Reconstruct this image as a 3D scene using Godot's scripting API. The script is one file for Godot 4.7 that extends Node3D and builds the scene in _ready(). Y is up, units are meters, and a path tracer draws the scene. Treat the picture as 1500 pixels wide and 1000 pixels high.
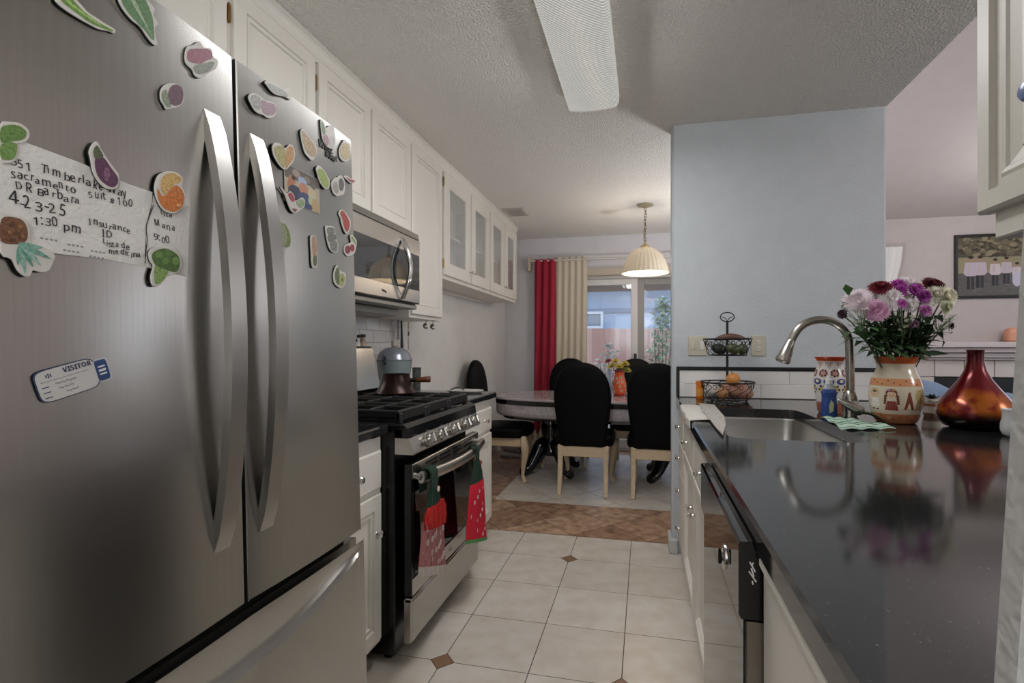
extends Node3D
# A galley kitchen looking towards a dining room. x to the right, y up, metres; d is the distance down the room (d = -z).

const CEIL := 2.507
const WALL_L := -1.67
const BACK := 5.85
const FL := Basis(Vector3(0, 0, -1), Vector3(0, 1, 0), Vector3(1, 0, 0))   # a face that looks right (+x): local x runs down the room
const FR := Basis(Vector3(0, 0, 1), Vector3(0, 1, 0), Vector3(-1, 0, 0))   # a face that looks left (-x): local x runs towards the viewer

var off := Vector3.ZERO      # minus the base of the thing being built; parts are modelled in room coordinates
var used := {}
var mats := {}
var tex := {}
var rng := RandomNumberGenerator.new()


func p(x: float, y: float, d: float) -> Vector3:
	return Vector3(x, y, -d)


# ---------------------------------------------------------------- nodes
func numbered(called: String) -> String:
	var n: int = used.get(called, 0)
	used[called] = n + 1
	return called if n == 0 else "%s_%03d" % [called, n]


func tag(o: Node3D, label := "", category := "", group := "") -> Node3D:
	if label: o.set_meta("label", label)
	if category: o.set_meta("category", category)
	if group: o.set_meta("group", group)
	return o


func thing(called: String, label: String, category: String, base: Vector3, group := "") -> Node3D:
	var o := Node3D.new()
	o.name = numbered(called)
	add_child(o)
	o.position = base
	off = -base
	tag(o, label, category, group)
	return o


func local_thing(called: String, label: String, category: String, xf: Transform3D, group := "") -> Node3D:
	var o := thing(called, label, category, Vector3.ZERO, group)
	o.transform = xf
	off = Vector3.ZERO
	return o


func done(s: SurfaceTool) -> Mesh:
	s.generate_normals()
	return s.commit()


func part(parent: Node3D, called: String, s, m: Material, label := "") -> MeshInstance3D:
	var o := MeshInstance3D.new()
	o.name = called
	o.mesh = done(s) if s is SurfaceTool else s
	o.material_override = m
	parent.add_child(o, true)
	if parent.get_parent() == self and parent is Node3D and not parent is MeshInstance3D:
		o.position = off
	if label: o.set_meta("label", label)
	return o


func solo(called: String, s, m: Material, label: String, category: String, group := "") -> MeshInstance3D:
	var o := MeshInstance3D.new()
	o.name = numbered(called)
	o.mesh = done(s) if s is SurfaceTool else s
	o.material_override = m
	add_child(o)
	tag(o, label, category, group)
	return o


func struct(called: String, s, m: Material, parent: Node3D = null) -> MeshInstance3D:
	var o := MeshInstance3D.new()
	o.mesh = done(s) if s is SurfaceTool else s
	o.material_override = m
	if parent:
		o.name = called
		parent.add_child(o, true)
	else:
		o.name = numbered(called)
		o.set_meta("kind", "structure")
		add_child(o)
	return o


func copy(o: Node3D, xf: Transform3D, label := "") -> Node3D:
	var c: Node3D = o.duplicate()
	c.name = numbered(String(o.get_meta("called")))
	add_child(c)
	c.transform = xf
	if label: c.set_meta("label", label)
	return c


# ---------------------------------------------------------------- shapes
func S() -> SurfaceTool:
	var s := SurfaceTool.new()
	s.begin(Mesh.PRIMITIVE_TRIANGLES)
	s.set_smooth_group(-1)
	return s


func face(s: SurfaceTool, pts: Array, out: Vector3) -> void:
	var n := Vector3.ZERO
	for i in range(1, pts.size() - 1):
		n += (pts[i] - pts[0]).cross(pts[i + 1] - pts[0])
	if n.dot(out) < 0.0:
		pts = pts.duplicate()
		pts.reverse()
	for i in range(1, pts.size() - 1):
		s.add_vertex(pts[0])
		s.add_vertex(pts[i + 1])
		s.add_vertex(pts[i])


func bx(s: SurfaceTool, c: Vector3, z: Vector3, b := 0.0, xf := Transform3D()) -> SurfaceTool:
	s.set_smooth_group(-1)
	var h := z * 0.5
	if b <= 0.0:
		for a in 3:
			for sg in [-1.0, 1.0]:
				var o := Vector3.ZERO
				o[a] = sg
				var u := Vector3.ZERO
				u[(a + 1) % 3] = h[(a + 1) % 3]
				var v := Vector3.ZERO
				v[(a + 2) % 3] = h[(a + 2) % 3]
				var m := c + o * h[a]
				face(s, [xf * (m - u - v), xf * (m + u - v), xf * (m + u + v), xf * (m - u + v)], xf.basis * o)
		return s
	b = minf(b, minf(h.x, minf(h.y, h.z)) * 0.95)
	var V := func(a: int, sg: Vector3) -> Vector3:
		var q := h - Vector3(b, b, b)
		q[a] = h[a]
		return xf * (c + q * sg)
	for a in 3:
		var e := (a + 1) % 3
		var f := (a + 2) % 3
		for sg in [-1.0, 1.0]:
			var pts := []
			for k in [[-1, -1], [1, -1], [1, 1], [-1, 1]]:
				var g := Vector3.ZERO
				g[a] = sg
				g[e] = k[0]
				g[f] = k[1]
				pts.append(V.call(a, g))
			var o := Vector3.ZERO
			o[a] = sg
			face(s, pts, xf.basis * o)
			for t in [-1.0, 1.0]:                       # the bevel between the faces across a and e
				var g0 := Vector3.ZERO
				g0[a] = sg
				g0[e] = t
				var g1 := g0
				g0[f] = -1
				g1[f] = 1
				var w := Vector3.ZERO
				w[a] = sg
				w[e] = t
				face(s, [V.call(a, g0), V.call(a, g1), V.call(e, g1), V.call(e, g0)], xf.basis * w)
	for x in [-1.0, 1.0]:
		for y in [-1.0, 1.0]:
			for w in [-1.0, 1.0]:
				var g := Vector3(x, y, w)
				face(s, [V.call(0, g), V.call(1, g), V.call(2, g)], xf.basis * g)
	return s


# a box between two corners given as x, y, d
func bb(s: SurfaceTool, x0: float, x1: float, y0: float, y1: float, d0: float, d1: float, b := 0.0) -> SurfaceTool:
	return bx(s, p((x0 + x1) / 2, (y0 + y1) / 2, (d0 + d1) / 2), Vector3(absf(x1 - x0), absf(y1 - y0), absf(d1 - d0)), b)


func box(x0: float, x1: float, y0: float, y1: float, d0: float, d1: float, b := 0.0) -> SurfaceTool:
	return bb(S(), x0, x1, y0, y1, d0, d1, b)


# a profile of (radius, height) turned about the y axis; uv: once round, once up
func lathe(s: SurfaceTool, prof: Array, seg := 24, xf := Transform3D(), ribs := 0, rib := 0.0) -> SurfaceTool:
	var g := 0
	var last := Vector2.ZERO
	var top := -1e9
	var low := 1e9
	for q in prof:
		top = maxf(top, q.y)
		low = minf(low, q.y)
	for i in prof.size() - 1:
		var a: Vector2 = prof[i]
		var c: Vector2 = prof[i + 1]
		var t := (c - a)
		if t.length() < 1e-6: continue
		t = t.normalized()
		if i > 0 and t.dot(last) < 0.78: g += 1
		last = t
		s.set_smooth_group(g)
		for j in seg:
			var pts := []
			var uvs := []
			for k in [[a, j], [a, j + 1], [c, j + 1], [c, j]]:
				var an: float = TAU * k[1] / seg
				var r: float = k[0].x * (1.0 + (rib * cos(an * ribs) if ribs else 0.0))
				pts.append(xf * Vector3(cos(an) * r, k[0].y, sin(an) * r))
				uvs.append(Vector2(1.0 - float(k[1]) / seg, 1.0 - (k[0].y - low) / maxf(top - low, 1e-6)))
			var am := TAU * (j + 0.5) / seg
			var out := xf.basis * Vector3(cos(am) * t.y, -t.x, sin(am) * t.y)
			var n: Vector3 = (pts[1] - pts[0]).cross(pts[2] - pts[0]) + (pts[2] - pts[0]).cross(pts[3] - pts[0])
			var o := [0, 2, 1, 0, 3, 2] if n.dot(out) >= 0 else [0, 1, 2, 0, 2, 3]
			for h in o:
				if (a.x < 1e-6 and (o.slice(0, 3).has(0) and false)): continue
				s.set_uv(uvs[h])
				s.add_vertex(pts[h])
	return s


# a round bar along points; radius one number or one per point
func tube(s: SurfaceTool, pts: Array, r, seg := 8, closed := false, flat := 1.0) -> SurfaceTool:
	var n := pts.size()
	var up := Vector3.UP
	var t0: Vector3 = (pts[1] - pts[0]).normalized()
	if absf(t0.dot(up)) > 0.95: up = Vector3.RIGHT
	var u := (up - t0 * up.dot(t0)).normalized()
	var rings := []
	for i in n:
		var a: Vector3 = pts[(i - 1 + n) % n] if closed or i > 0 else pts[0]
		var b: Vector3 = pts[(i + 1) % n] if closed or i < n - 1 else pts[n - 1]
		var t := (b - a).normalized()
		u = (u - t * u.dot(t)).normalized()
		var v := t.cross(u)
		var ri: float = r[i] if r is Array else r
		var ring := []
		for j in seg:
			var an := TAU * j / seg
			ring.append(pts[i] + (u * cos(an) * flat + v * sin(an)) * ri)
		rings.append(ring)
	s.set_smooth_group(0)
	for i in (n if closed else n - 1):
		var i2 := (i + 1) % n
		for j in seg:
			var k := (j + 1) % seg
			face(s, [rings[i][j], rings[i][k], rings[i2][k], rings[i2][j]], (rings[i][j] + rings[i][k] - pts[i] * 2.0) + (rings[i2][j] + rings[i2][k] - pts[i2] * 2.0))
	s.set_smooth_group(-1)
	if not closed:
		face(s, rings[0], pts[0] - pts[1])
		face(s, rings[n - 1], pts[n - 1] - pts[n - 2])
	return s


func smooth(pts: Array, per := 4, closed := false) -> Array:
	var out := []
	var n := pts.size()
	for i in (n if closed else n - 1):
		var a = pts[(i - 1 + n) % n] if closed or i > 0 else pts[i]
		var b = pts[i]
		var c = pts[(i + 1) % n]
		var e = pts[(i + 2) % n] if closed or i < n - 2 else pts[n - 1]
		for k in per:
			out.append(b.cubic_interpolate(c, a, e, float(k) / per))
	if not closed: out.append(pts[n - 1])
	return out


# a polygon in the local x-y plane, from z0 to z1
func prism(s: SurfaceTool, poly: PackedVector2Array, z0: float, z1: float, xf := Transform3D(), bev := 0.0) -> SurfaceTool:
	var tri := Geometry2D.triangulate_polygon(poly)
	s.set_smooth_group(-1)
	var mid := Vector2.ZERO
	for q in poly: mid += q
	mid /= maxf(1, poly.size())
	var top := poly
	if bev > 0.0:
		top = PackedVector2Array()
		for q in poly: top.append(q + (mid - q).normalized() * bev)
	for i in range(0, tri.size(), 3):
		var a := top[tri[i]]
		var b := top[tri[i + 1]]
		var c := top[tri[i + 2]]
		face(s, [xf * Vector3(a.x, a.y, z1), xf * Vector3(b.x, b.y, z1), xf * Vector3(c.x, c.y, z1)], xf.basis.z)
		a = poly[tri[i]]
		b = poly[tri[i + 1]]
		c = poly[tri[i + 2]]
		face(s, [xf * Vector3(a.x, a.y, z0), xf * Vector3(b.x, b.y, z0), xf * Vector3(c.x, c.y, z0)], -xf.basis.z)
	var cw := Geometry2D.is_polygon_clockwise(poly)
	for i in poly.size():
		var a := poly[i]
		var b := poly[(i + 1) % poly.size()]
		var n := Vector2(b.y - a.y, a.x - b.x) * (-1.0 if cw else 1.0)
		var zt := z1 - bev * 0.6
		face(s, [xf * Vector3(a.x, a.y, z0), xf * Vector3(b.x, b.y, z0), xf * Vector3(b.x, b.y, zt), xf * Vector3(a.x, a.y, zt)], xf.basis * Vector3(n.x, n.y, 0))
		if bev > 0.0:
			var a2 := top[i]
			var b2 := top[(i + 1) % poly.size()]
			face(s, [xf * Vector3(a.x, a.y, zt), xf * Vector3(b.x, b.y, zt), xf * Vector3(b2.x, b2.y, z1), xf * Vector3(a2.x, a2.y, z1)], xf.basis * (Vector3(n.x, n.y, 0).normalized() + Vector3(0, 0, 1)))
	return s


# a sheet from rows of points, with a little thickness
func sheet(s: SurfaceTool, g: Array, thick := 0.003, group := 0) -> SurfaceTool:
	var nr := g.size()
	var nc: int = g[0].size()
	var nm := []
	for i in nr:
		var row := []
		for j in nc:
			var du: Vector3 = g[i][mini(j + 1, nc - 1)] - g[i][maxi(j - 1, 0)]
			var dv: Vector3 = g[mini(i + 1, nr - 1)][j] - g[maxi(i - 1, 0)][j]
			row.append(du.cross(dv).normalized())
		nm.append(row)
	s.set_smooth_group(group)
	for sd in [1.0, -1.0]:
		for i in nr - 1:
			for j in nc - 1:
				var q := []
				for k in [[i, j], [i, j + 1], [i + 1, j + 1], [i + 1, j]]:
					q.append(g[k[0]][k[1]] + nm[k[0]][k[1]] * thick * 0.5 * sd)
				face(s, q, nm[i][j] * sd)
	s.set_smooth_group(-1)
	var h := thick * 0.5
	for j in nc - 1:
		for i in [0, nr - 1]:
			var ov: Vector3 = (g[0][j] - g[1][j]) if i == 0 else (g[nr - 1][j] - g[nr - 2][j])
			face(s, [g[i][j] + nm[i][j] * h, g[i][j + 1] + nm[i][j + 1] * h, g[i][j + 1] - nm[i][j + 1] * h, g[i][j] - nm[i][j] * h], ov)
	for i in nr - 1:
		for j in [0, nc - 1]:
			var ov: Vector3 = (g[i][0] - g[i][1]) if j == 0 else (g[i][nc - 1] - g[i][nc - 2])
			face(s, [g[i][j] + nm[i][j] * h, g[i + 1][j] + nm[i + 1][j] * h, g[i + 1][j] - nm[i + 1][j] * h, g[i][j] - nm[i][j] * h], ov)
	return s


# a padded shape: an outline in the local x-y plane that swells to both sides
func pillow(s: SurfaceTool, poly: Array, front: float, back: float, xf := Transform3D()) -> SurfaceTool:
	var mid := Vector2.ZERO
	for q in poly: mid += q
	mid /= poly.size()
	s.set_smooth_group(0)
	for sd in [[front, 1.0], [back, -1.0]]:
		var lv := [[1.0, 0.0], [0.99, 0.4], [0.96, 0.7], [0.88, 0.88], [0.7, 0.97], [0.35, 1.0], [0.0, 1.0]]
		for k in lv.size() - 1:
			for i in poly.size():
				var a: Vector2 = poly[i] - mid
				var b: Vector2 = poly[(i + 1) % poly.size()] - mid
				var q := []
				for w in [[a, lv[k]], [b, lv[k]], [b, lv[k + 1]], [a, lv[k + 1]]]:
					var v: Vector2 = mid + w[0] * w[1][0]
					q.append(xf * Vector3(v.x, v.y, w[1][1] * sd[0] * sd[1]))
				if lv[k + 1][0] == 0.0: q.resize(3)
				face(s, q, xf.basis * Vector3((a.x + b.x) * 0.2, (a.y + b.y) * 0.2, sd[1]))
	return s


# nested rectangular rings: profile of [inset, height]; a cabinet door with its mouldings
func rings(s: SurfaceTool, xf: Transform3D, w: float, h: float, prof: Array, fill := true, backing := true) -> SurfaceTool:
	s.set_smooth_group(-1)
	var R := func(q) -> Array:
		var i: float = q[0]
		return [xf * Vector3(i, i, q[1]), xf * Vector3(w - i, i, q[1]), xf * Vector3(w - i, h - i, q[1]), xf * Vector3(i, h - i, q[1])]
	var dirs := [Vector3(0, -1, 0), Vector3(1, 0, 0), Vector3(0, 1, 0), Vector3(-1, 0, 0)]
	for k in prof.size() - 1:
		var a: Array = R.call(prof[k])
		var b: Array = R.call(prof[k + 1])
		var di: float = prof[k + 1][0] - prof[k][0]
		var dz: float = prof[k + 1][1] - prof[k][1]
		for e in 4:
			face(s, [a[e], a[(e + 1) % 4], b[(e + 1) % 4], b[e]], xf.basis * (dirs[e] * dz + Vector3(0, 0, di)))
	if fill: face(s, R.call(prof[-1]), xf.basis.z)
	if backing: face(s, R.call(prof[0]), -xf.basis.z)
	return s


func oval(n: int, a: float, b: float, e := 2.0) -> Array:
	var out := []
	for i in n:
		var t := TAU * i / n
		out.append(Vector2(a * signf(cos(t)) * pow(absf(cos(t)), 2.0 / e), b * signf(sin(t)) * pow(absf(sin(t)), 2.0 / e)))
	return out


# stacked ovals: profile of [inset, y], axes in x and z
func stack(s: SurfaceTool, c: Vector3, a: float, b: float, e: float, prof: Array, n := 64) -> SurfaceTool:
	var g := 1
	for k in prof.size() - 1:
		g += 1
		s.set_smooth_group(g)
		var o0 := oval(n, a - prof[k][0], b - prof[k][0], e)
		var o1 := oval(n, a - prof[k + 1][0], b - prof[k + 1][0], e)
		var di: float = prof[k + 1][0] - prof[k][0]
		var dy: float = prof[k + 1][1] - prof[k][1]
		for i in n:
			var j := (i + 1) % n
			var m: Vector2 = (o0[i] + o0[j]).normalized()
			face(s, [c + Vector3(o0[i].x, prof[k][1], o0[i].y), c + Vector3(o0[j].x, prof[k][1], o0[j].y), c + Vector3(o1[j].x, prof[k + 1][1], o1[j].y), c + Vector3(o1[i].x, prof[k + 1][1], o1[i].y)], Vector3(m.x * dy, di, m.y * dy))
	s.set_smooth_group(-1)
	for w in [[prof[0], -1.0], [prof[-1], 1.0]]:
		var o := oval(n, a - w[0][0], b - w[0][0], e)
		var q := []
		for v in o: q.append(c + Vector3(v.x, w[0][1], v.y))
		face(s, q, Vector3(0, w[1], 0))
	return s


func letters(text: String, height: float, depth := 0.0006, font := "Droid Sans", weight := 400) -> Mesh:
	var t := TextMesh.new()
	var f := SystemFont.new()
	f.font_names = PackedStringArray([font])
	f.font_weight = weight
	t.font = f
	t.text = text
	t.font_size = 32
	t.pixel_size = height / 32.0
	t.depth = depth
	t.curve_step = 2.0
	t.horizontal_alignment = HORIZONTAL_ALIGNMENT_LEFT
	t.vertical_alignment = VERTICAL_ALIGNMENT_BOTTOM
	return t


func advance(ch: String, height: float) -> float:
	var f := SystemFont.new()
	f.font_names = PackedStringArray(["Droid Sans"])
	f.font_weight = 600
	return f.get_string_size(ch, HORIZONTAL_ALIGNMENT_LEFT, -1, 32).x * height / 32.0


# ---------------------------------------------------------------- materials
func hexc(h: String) -> Color:
	return Color.html(h)


func noise(called: String, freq: float, ramp: Array, kind := FastNoiseLite.TYPE_SIMPLEX_SMOOTH, size := 512, oct := 4, normal := 0.0) -> NoiseTexture2D:
	if tex.has(called): return tex[called]
	var n := FastNoiseLite.new()
	n.noise_type = kind
	n.frequency = freq
	n.fractal_octaves = oct
	n.seed = called.hash() % 1000
	var t := NoiseTexture2D.new()
	t.width = size
	t.height = size
	t.seamless = true
	t.noise = n
	if normal > 0.0:
		t.as_normal_map = true
		t.bump_strength = normal
	elif ramp.size():
		var g := Gradient.new()
		var offs := PackedFloat32Array()
		var cols := PackedColorArray()
		for r in ramp:
			offs.append(r[0])
			cols.append(hexc(r[1]))
		g.offsets = offs
		g.colors = cols
		t.color_ramp = g
	tex[called] = t
	return t


func mat(color: String, rough := 0.6, metal := 0.0, spec := 0.5) -> StandardMaterial3D:
	var key := "%s|%s|%s|%s" % [color, rough, metal, spec]
	if mats.has(key): return mats[key]
	var m := StandardMaterial3D.new()
	m.resource_name = "m_" + color
	m.albedo_color = hexc(color)
	m.roughness = rough
	m.metallic = metal
	m.metallic_specular = spec
	mats[key] = m
	return m


func grained(color: String, t: Texture2D, scale: Vector3, rough := 0.6, metal := 0.0, nrm: Texture2D = null, nstr := 0.5, world := true) -> StandardMaterial3D:
	var m := StandardMaterial3D.new()
	m.resource_name = "g_" + color
	m.albedo_color = hexc(color)
	m.albedo_texture = t
	m.roughness = rough
	m.metallic = metal
	m.uv1_triplanar = true
	m.uv1_world_triplanar = world
	m.uv1_scale = scale
	if nrm:
		m.normal_enabled = true
		m.normal_texture = nrm
		m.normal_scale = nstr
	return m


func pane(color: String, alpha: float, rough := 0.02) -> StandardMaterial3D:
	var m := StandardMaterial3D.new()
	m.resource_name = "pane"
	m.albedo_color = Color(hexc(color), alpha)
	m.transparency = BaseMaterial3D.TRANSPARENCY_ALPHA
	m.roughness = rough
	return m


func glow(color: String, energy: float, base := "ffffff") -> StandardMaterial3D:
	var m := StandardMaterial3D.new()
	m.resource_name = "glow"
	m.albedo_color = hexc(base)
	m.emission_enabled = true
	m.emission = hexc(color)
	m.emission_energy_multiplier = energy
	m.roughness = 0.4
	return m


# flat print on a small image, u to the right and v downwards
func dot(im: Image, x: float, y: float, rx: float, ry: float, c: Color) -> void:
	for j in range(maxi(0, int(y - ry)), mini(im.get_height(), int(y + ry) + 1)):
		for i in range(maxi(0, int(x - rx)), mini(im.get_width(), int(x + rx) + 1)):
			if pow((i - x) / maxf(rx, 0.5), 2) + pow((j - y) / maxf(ry, 0.5), 2) <= 1.0: im.set_pixel(i, j, c)


func wedge(im: Image, pts: Array, c: Color) -> void:
	var poly := PackedVector2Array(pts)
	var r := Rect2(poly[0], Vector2.ZERO)
	for q in poly: r = r.expand(q)
	for j in range(maxi(0, int(r.position.y)), mini(im.get_height(), int(r.end.y) + 1)):
		for i in range(maxi(0, int(r.position.x)), mini(im.get_width(), int(r.end.x) + 1)):
			if Geometry2D.is_point_in_polygon(Vector2(i, j), poly): im.set_pixel(i, j, c)


func printed(im: Image, rough := 0.4) -> StandardMaterial3D:
	var m := StandardMaterial3D.new()
	m.resource_name = "print"
	m.albedo_texture = ImageTexture.create_from_image(im)
	m.roughness = rough
	return m


# a flat picture w by h centred on the frame's origin, facing local z
func picture(w: float, h: float, xf: Transform3D) -> SurfaceTool:
	var s := S()
	var q := [Vector3(-w / 2, -h / 2, 0), Vector3(w / 2, -h / 2, 0), Vector3(w / 2, h / 2, 0), Vector3(-w / 2, h / 2, 0)]
	var uv := [Vector2(0, 1), Vector2(1, 1), Vector2(1, 0), Vector2(0, 0)]
	for i in [0, 2, 1, 0, 3, 2]:
		s.set_uv(uv[i])
		s.add_vertex(xf * q[i])
	return s


func _ready() -> void:
	rng.seed = 7
	# ---- camera: 1500 x 1000, focal length 727 px, principal point 785.8, 507.4
	var cam := Camera3D.new()
	cam.name = "camera"
	cam.projection = Camera3D.PROJECTION_FRUSTUM
	cam.near = 0.05
	cam.far = 80.0
	cam.size = 0.05 * 1000.0 / 727.27
	cam.frustum_offset = Vector2(-35.76, 7.37) * 0.05 / 727.27
	cam.position = Vector3(0, 1.21, 0)
	cam.rotation.y = 0.215439
	add_child(cam)
	cam.current = true
	# ---- sky and exposure
	var env := Environment.new()
	env.background_mode = Environment.BG_SKY
	var sm := ProceduralSkyMaterial.new()
	sm.sky_top_color = hexc("8fa6c4")
	sm.sky_horizon_color = hexc("d7dde2")
	sm.ground_horizon_color = hexc("b9b4ab")
	sm.ground_bottom_color = hexc("8d877c")
	sm.sky_energy_multiplier = 1.45
	sm.ground_energy_multiplier = 0.8
	var sky := Sky.new()
	sky.sky_material = sm
	env.sky = sky
	env.tonemap_mode = Environment.TONE_MAPPER_LINEAR
	env.tonemap_exposure = 1.78
	env.sdfgi_enabled = true
	env.ssao_enabled = true
	env.ssil_enabled = true
	var we := WorldEnvironment.new()
	we.name = "environment"
	we.environment = env
	add_child(we)
	# ---- the kitchen and pendant lamps, plus added fill lights out of view
	area_lamp("kitchen_light", p(-0.262, 2.40, 1.95), Vector2(0.2, 1.1), Vector3(-90, 0, 0), 0.82, "fbfcff")
	for sd in [-1.0, 1.0]:                              # the lens wraps round: its two flanks shine outwards and down
		var side: AreaLight3D = area_lamp("kitchen_flank_light", p(-0.262 + sd * 0.16, 2.41, 1.95), Vector2(1.1, 0.07), Vector3.ZERO, 0.09, "fbfcff")
		side.basis = Basis.looking_at(Vector3(sd * 0.64, -0.77, 0), Vector3(0, 0, 1)) * Basis(Vector3(0, 0, 1), PI / 2)
	area_lamp("entry_fill_light", p(0.5, 1.06, -1.2), Vector2(0.3, 0.3), Vector3(90, 0, 0), 3.1, "f6f9ff")  # added uplight fill behind the viewer, brightens the kitchen ceiling
	area_lamp("living_fill_light", p(3.9, 1.06, 1.2), Vector2(0.3, 0.3), Vector3(90, 0, 0), 0.5, "f8f9ff")  # added uplight fill out of view, brightens the sloping ceiling
	area_lamp("dining_fill_light", p(0.95, 1.06, 4.2), Vector2(0.3, 0.3), Vector3(90, 0, 0), 1.4, "f6f9ff")  # added uplight fill hidden by the blue wall, brightens the dining ceiling
	globe("living_fill_globe", p(3.2, 2.3, 4.6), 0.30, "f8f9ff")  # added fill out of view, for the mantel and a sheen on the fridge
	globe("living_fill_globe", p(3.4, 2.2, 0.9), 1.6, "f8f9ff")  # added fill out of view, reaches the left base cabinets
	globe("entry_fill_globe", p(0.0, 1.95, -1.9), 0.68, "f6f9ff")  # added soft fill from behind the viewer
	var om := OmniLight3D.new()
	om.name = "pendant_light"
	om.position = p(0.0, 1.97, 4.65)
	om.light_color = hexc("ffecd6")
	om.light_energy = 0.10
	om.light_size = 0.05
	om.omni_range = 12.0
	om.omni_attenuation = 2.0
	om.shadow_enabled = true
	add_child(om)

	materials()
	shell()
	floor_tiles()
	sliding_door()
	garden()
	left_kitchen()
	range_cooker()
	microwave()
	fridge()
	right_kitchen()
	dining()
	living()
	counter_things()
	bouquet()
	small_things()


func globe(called: String, at: Vector3, energy: float, color: String) -> void:  # one added fill light, inside a globe out of view
	var l := OmniLight3D.new()
	l.name = numbered(called)
	l.position = at
	l.light_color = hexc(color)
	l.light_energy = energy
	l.light_size = 0.2
	l.omni_range = 14.0
	l.omni_attenuation = 2.0
	l.shadow_enabled = true
	add_child(l)


func area_lamp(called: String, at: Vector3, size: Vector2, turn: Vector3, energy: float, color: String) -> AreaLight3D:
	var l := AreaLight3D.new()
	l.name = numbered(called)
	l.area_size = size
	l.position = at
	l.rotation_degrees = turn
	l.light_color = hexc(color)
	l.light_energy = energy
	l.area_normalize_energy = true
	l.area_range = 14.0
	l.area_attenuation = 2.0
	l.shadow_enabled = true
	add_child(l)
	return l


var M := {}


func materials() -> void:
	var soft := noise("soft", 0.006, [[0.0, "f7f7f7"], [1.0, "ffffff"]], FastNoiseLite.TYPE_SIMPLEX_SMOOTH, 512, 4)
	var peel := noise("peel", 0.05, [], FastNoiseLite.TYPE_SIMPLEX_SMOOTH, 512, 2, 3.0)
	var knock := noise("knock", 0.045, [], FastNoiseLite.TYPE_SIMPLEX, 512, 3, 12.0)
	M.ceiling = grained("ece7df", soft, Vector3.ONE * 0.7, 0.75, 0.0, knock, 1.0)
	M.ceiling.uv1_scale = Vector3.ONE * 2.8
	M.ceiling.albedo_texture = null
	M.ceiling.normal_scale = 1.0
	M.wall_white = grained("d8d5d0", soft, Vector3.ONE * 2.0, 0.7, 0.0, peel, 0.25)
	M.wall_dine = grained("cfccd0", soft, Vector3.ONE * 2.0, 0.7, 0.0, peel, 0.25)
	M.wall_blue = grained("babfc1", soft, Vector3.ONE * 2.0, 0.65, 0.0, peel, 0.35)
	M.wall_beige = grained("b9aeaa", soft, Vector3.ONE * 2.0, 0.7, 0.0, peel, 0.3)
	M.cab = mat("d9d4ca", 0.38)
	M.cab_in = mat("b9b6ae", 0.6)
	M.seam = mat("5d5a54", 0.8)
	M.grout = mat("40382f", 0.9)
	M.steel = grained("bcb9b4", noise("brush", 0.02, [[0.0, "f4f4f4"], [1.0, "ffffff"]], FastNoiseLite.TYPE_VALUE, 512, 3), Vector3(60.0, 0.8, 60.0), 0.25, 1.0, null, 0.0, false)
	M.steel_dark = mat("8f8c87", 0.32, 1.0)
	M.chrome = mat("d4d2ce", 0.12, 1.0)
	M.nickel = mat("a8a49c", 0.27, 1.0)
	M.brass = mat("9a7a45", 0.35, 1.0)
	M.black = mat("0b0b0c", 0.25)
	M.black_gloss = mat("060607", 0.04, 0.0, 0.6)
	M.iron = mat("141414", 0.5)
	M.granite = grained("ffffff", noise("granite", 0.09, [[0.0, "222223"], [0.62, "272728"], [0.78, "323234"], [0.86, "4a4a4c"], [1.0, "a5a5aa"]], FastNoiseLite.TYPE_CELLULAR, 1024, 2), Vector3.ONE * 2.2, 0.09)
	M.granite.metallic_specular = 0.75
	M.white_tile = mat("d9d7d2", 0.14)
	M.wood = grained("ffffff", noise("wood", 0.012, [[0.0, "b8a284"], [0.45, "cdb999"], [0.6, "c3ad8c"], [1.0, "d9c8ab"]], FastNoiseLite.TYPE_SIMPLEX_SMOOTH, 512, 4), Vector3(6, 1.2, 6), 0.5, 0.0, null, 0.0, false)
	M.leather = mat("040405", 0.5, 0.0, 0.25)
	M.lacquer = mat("07090a", 0.08, 0.0, 0.6)
	M.marble = grained("ffffff", noise("marble", 0.01, [[0.0, "8f898a"], [0.45, "b3acad"], [0.6, "a09899"], [1.0, "cbc4c4"]], FastNoiseLite.TYPE_SIMPLEX_SMOOTH, 512, 5), Vector3.ONE * 1.3, 0.12)
	M.paper = grained("d8d4cd", soft, Vector3.ONE * 8.0, 0.85, 0.0, noise("crumple", 0.03, [], FastNoiseLite.TYPE_SIMPLEX_SMOOTH, 512, 3, 6.0), 0.5)
	M.ink = mat("1b1a20", 0.8)


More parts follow.
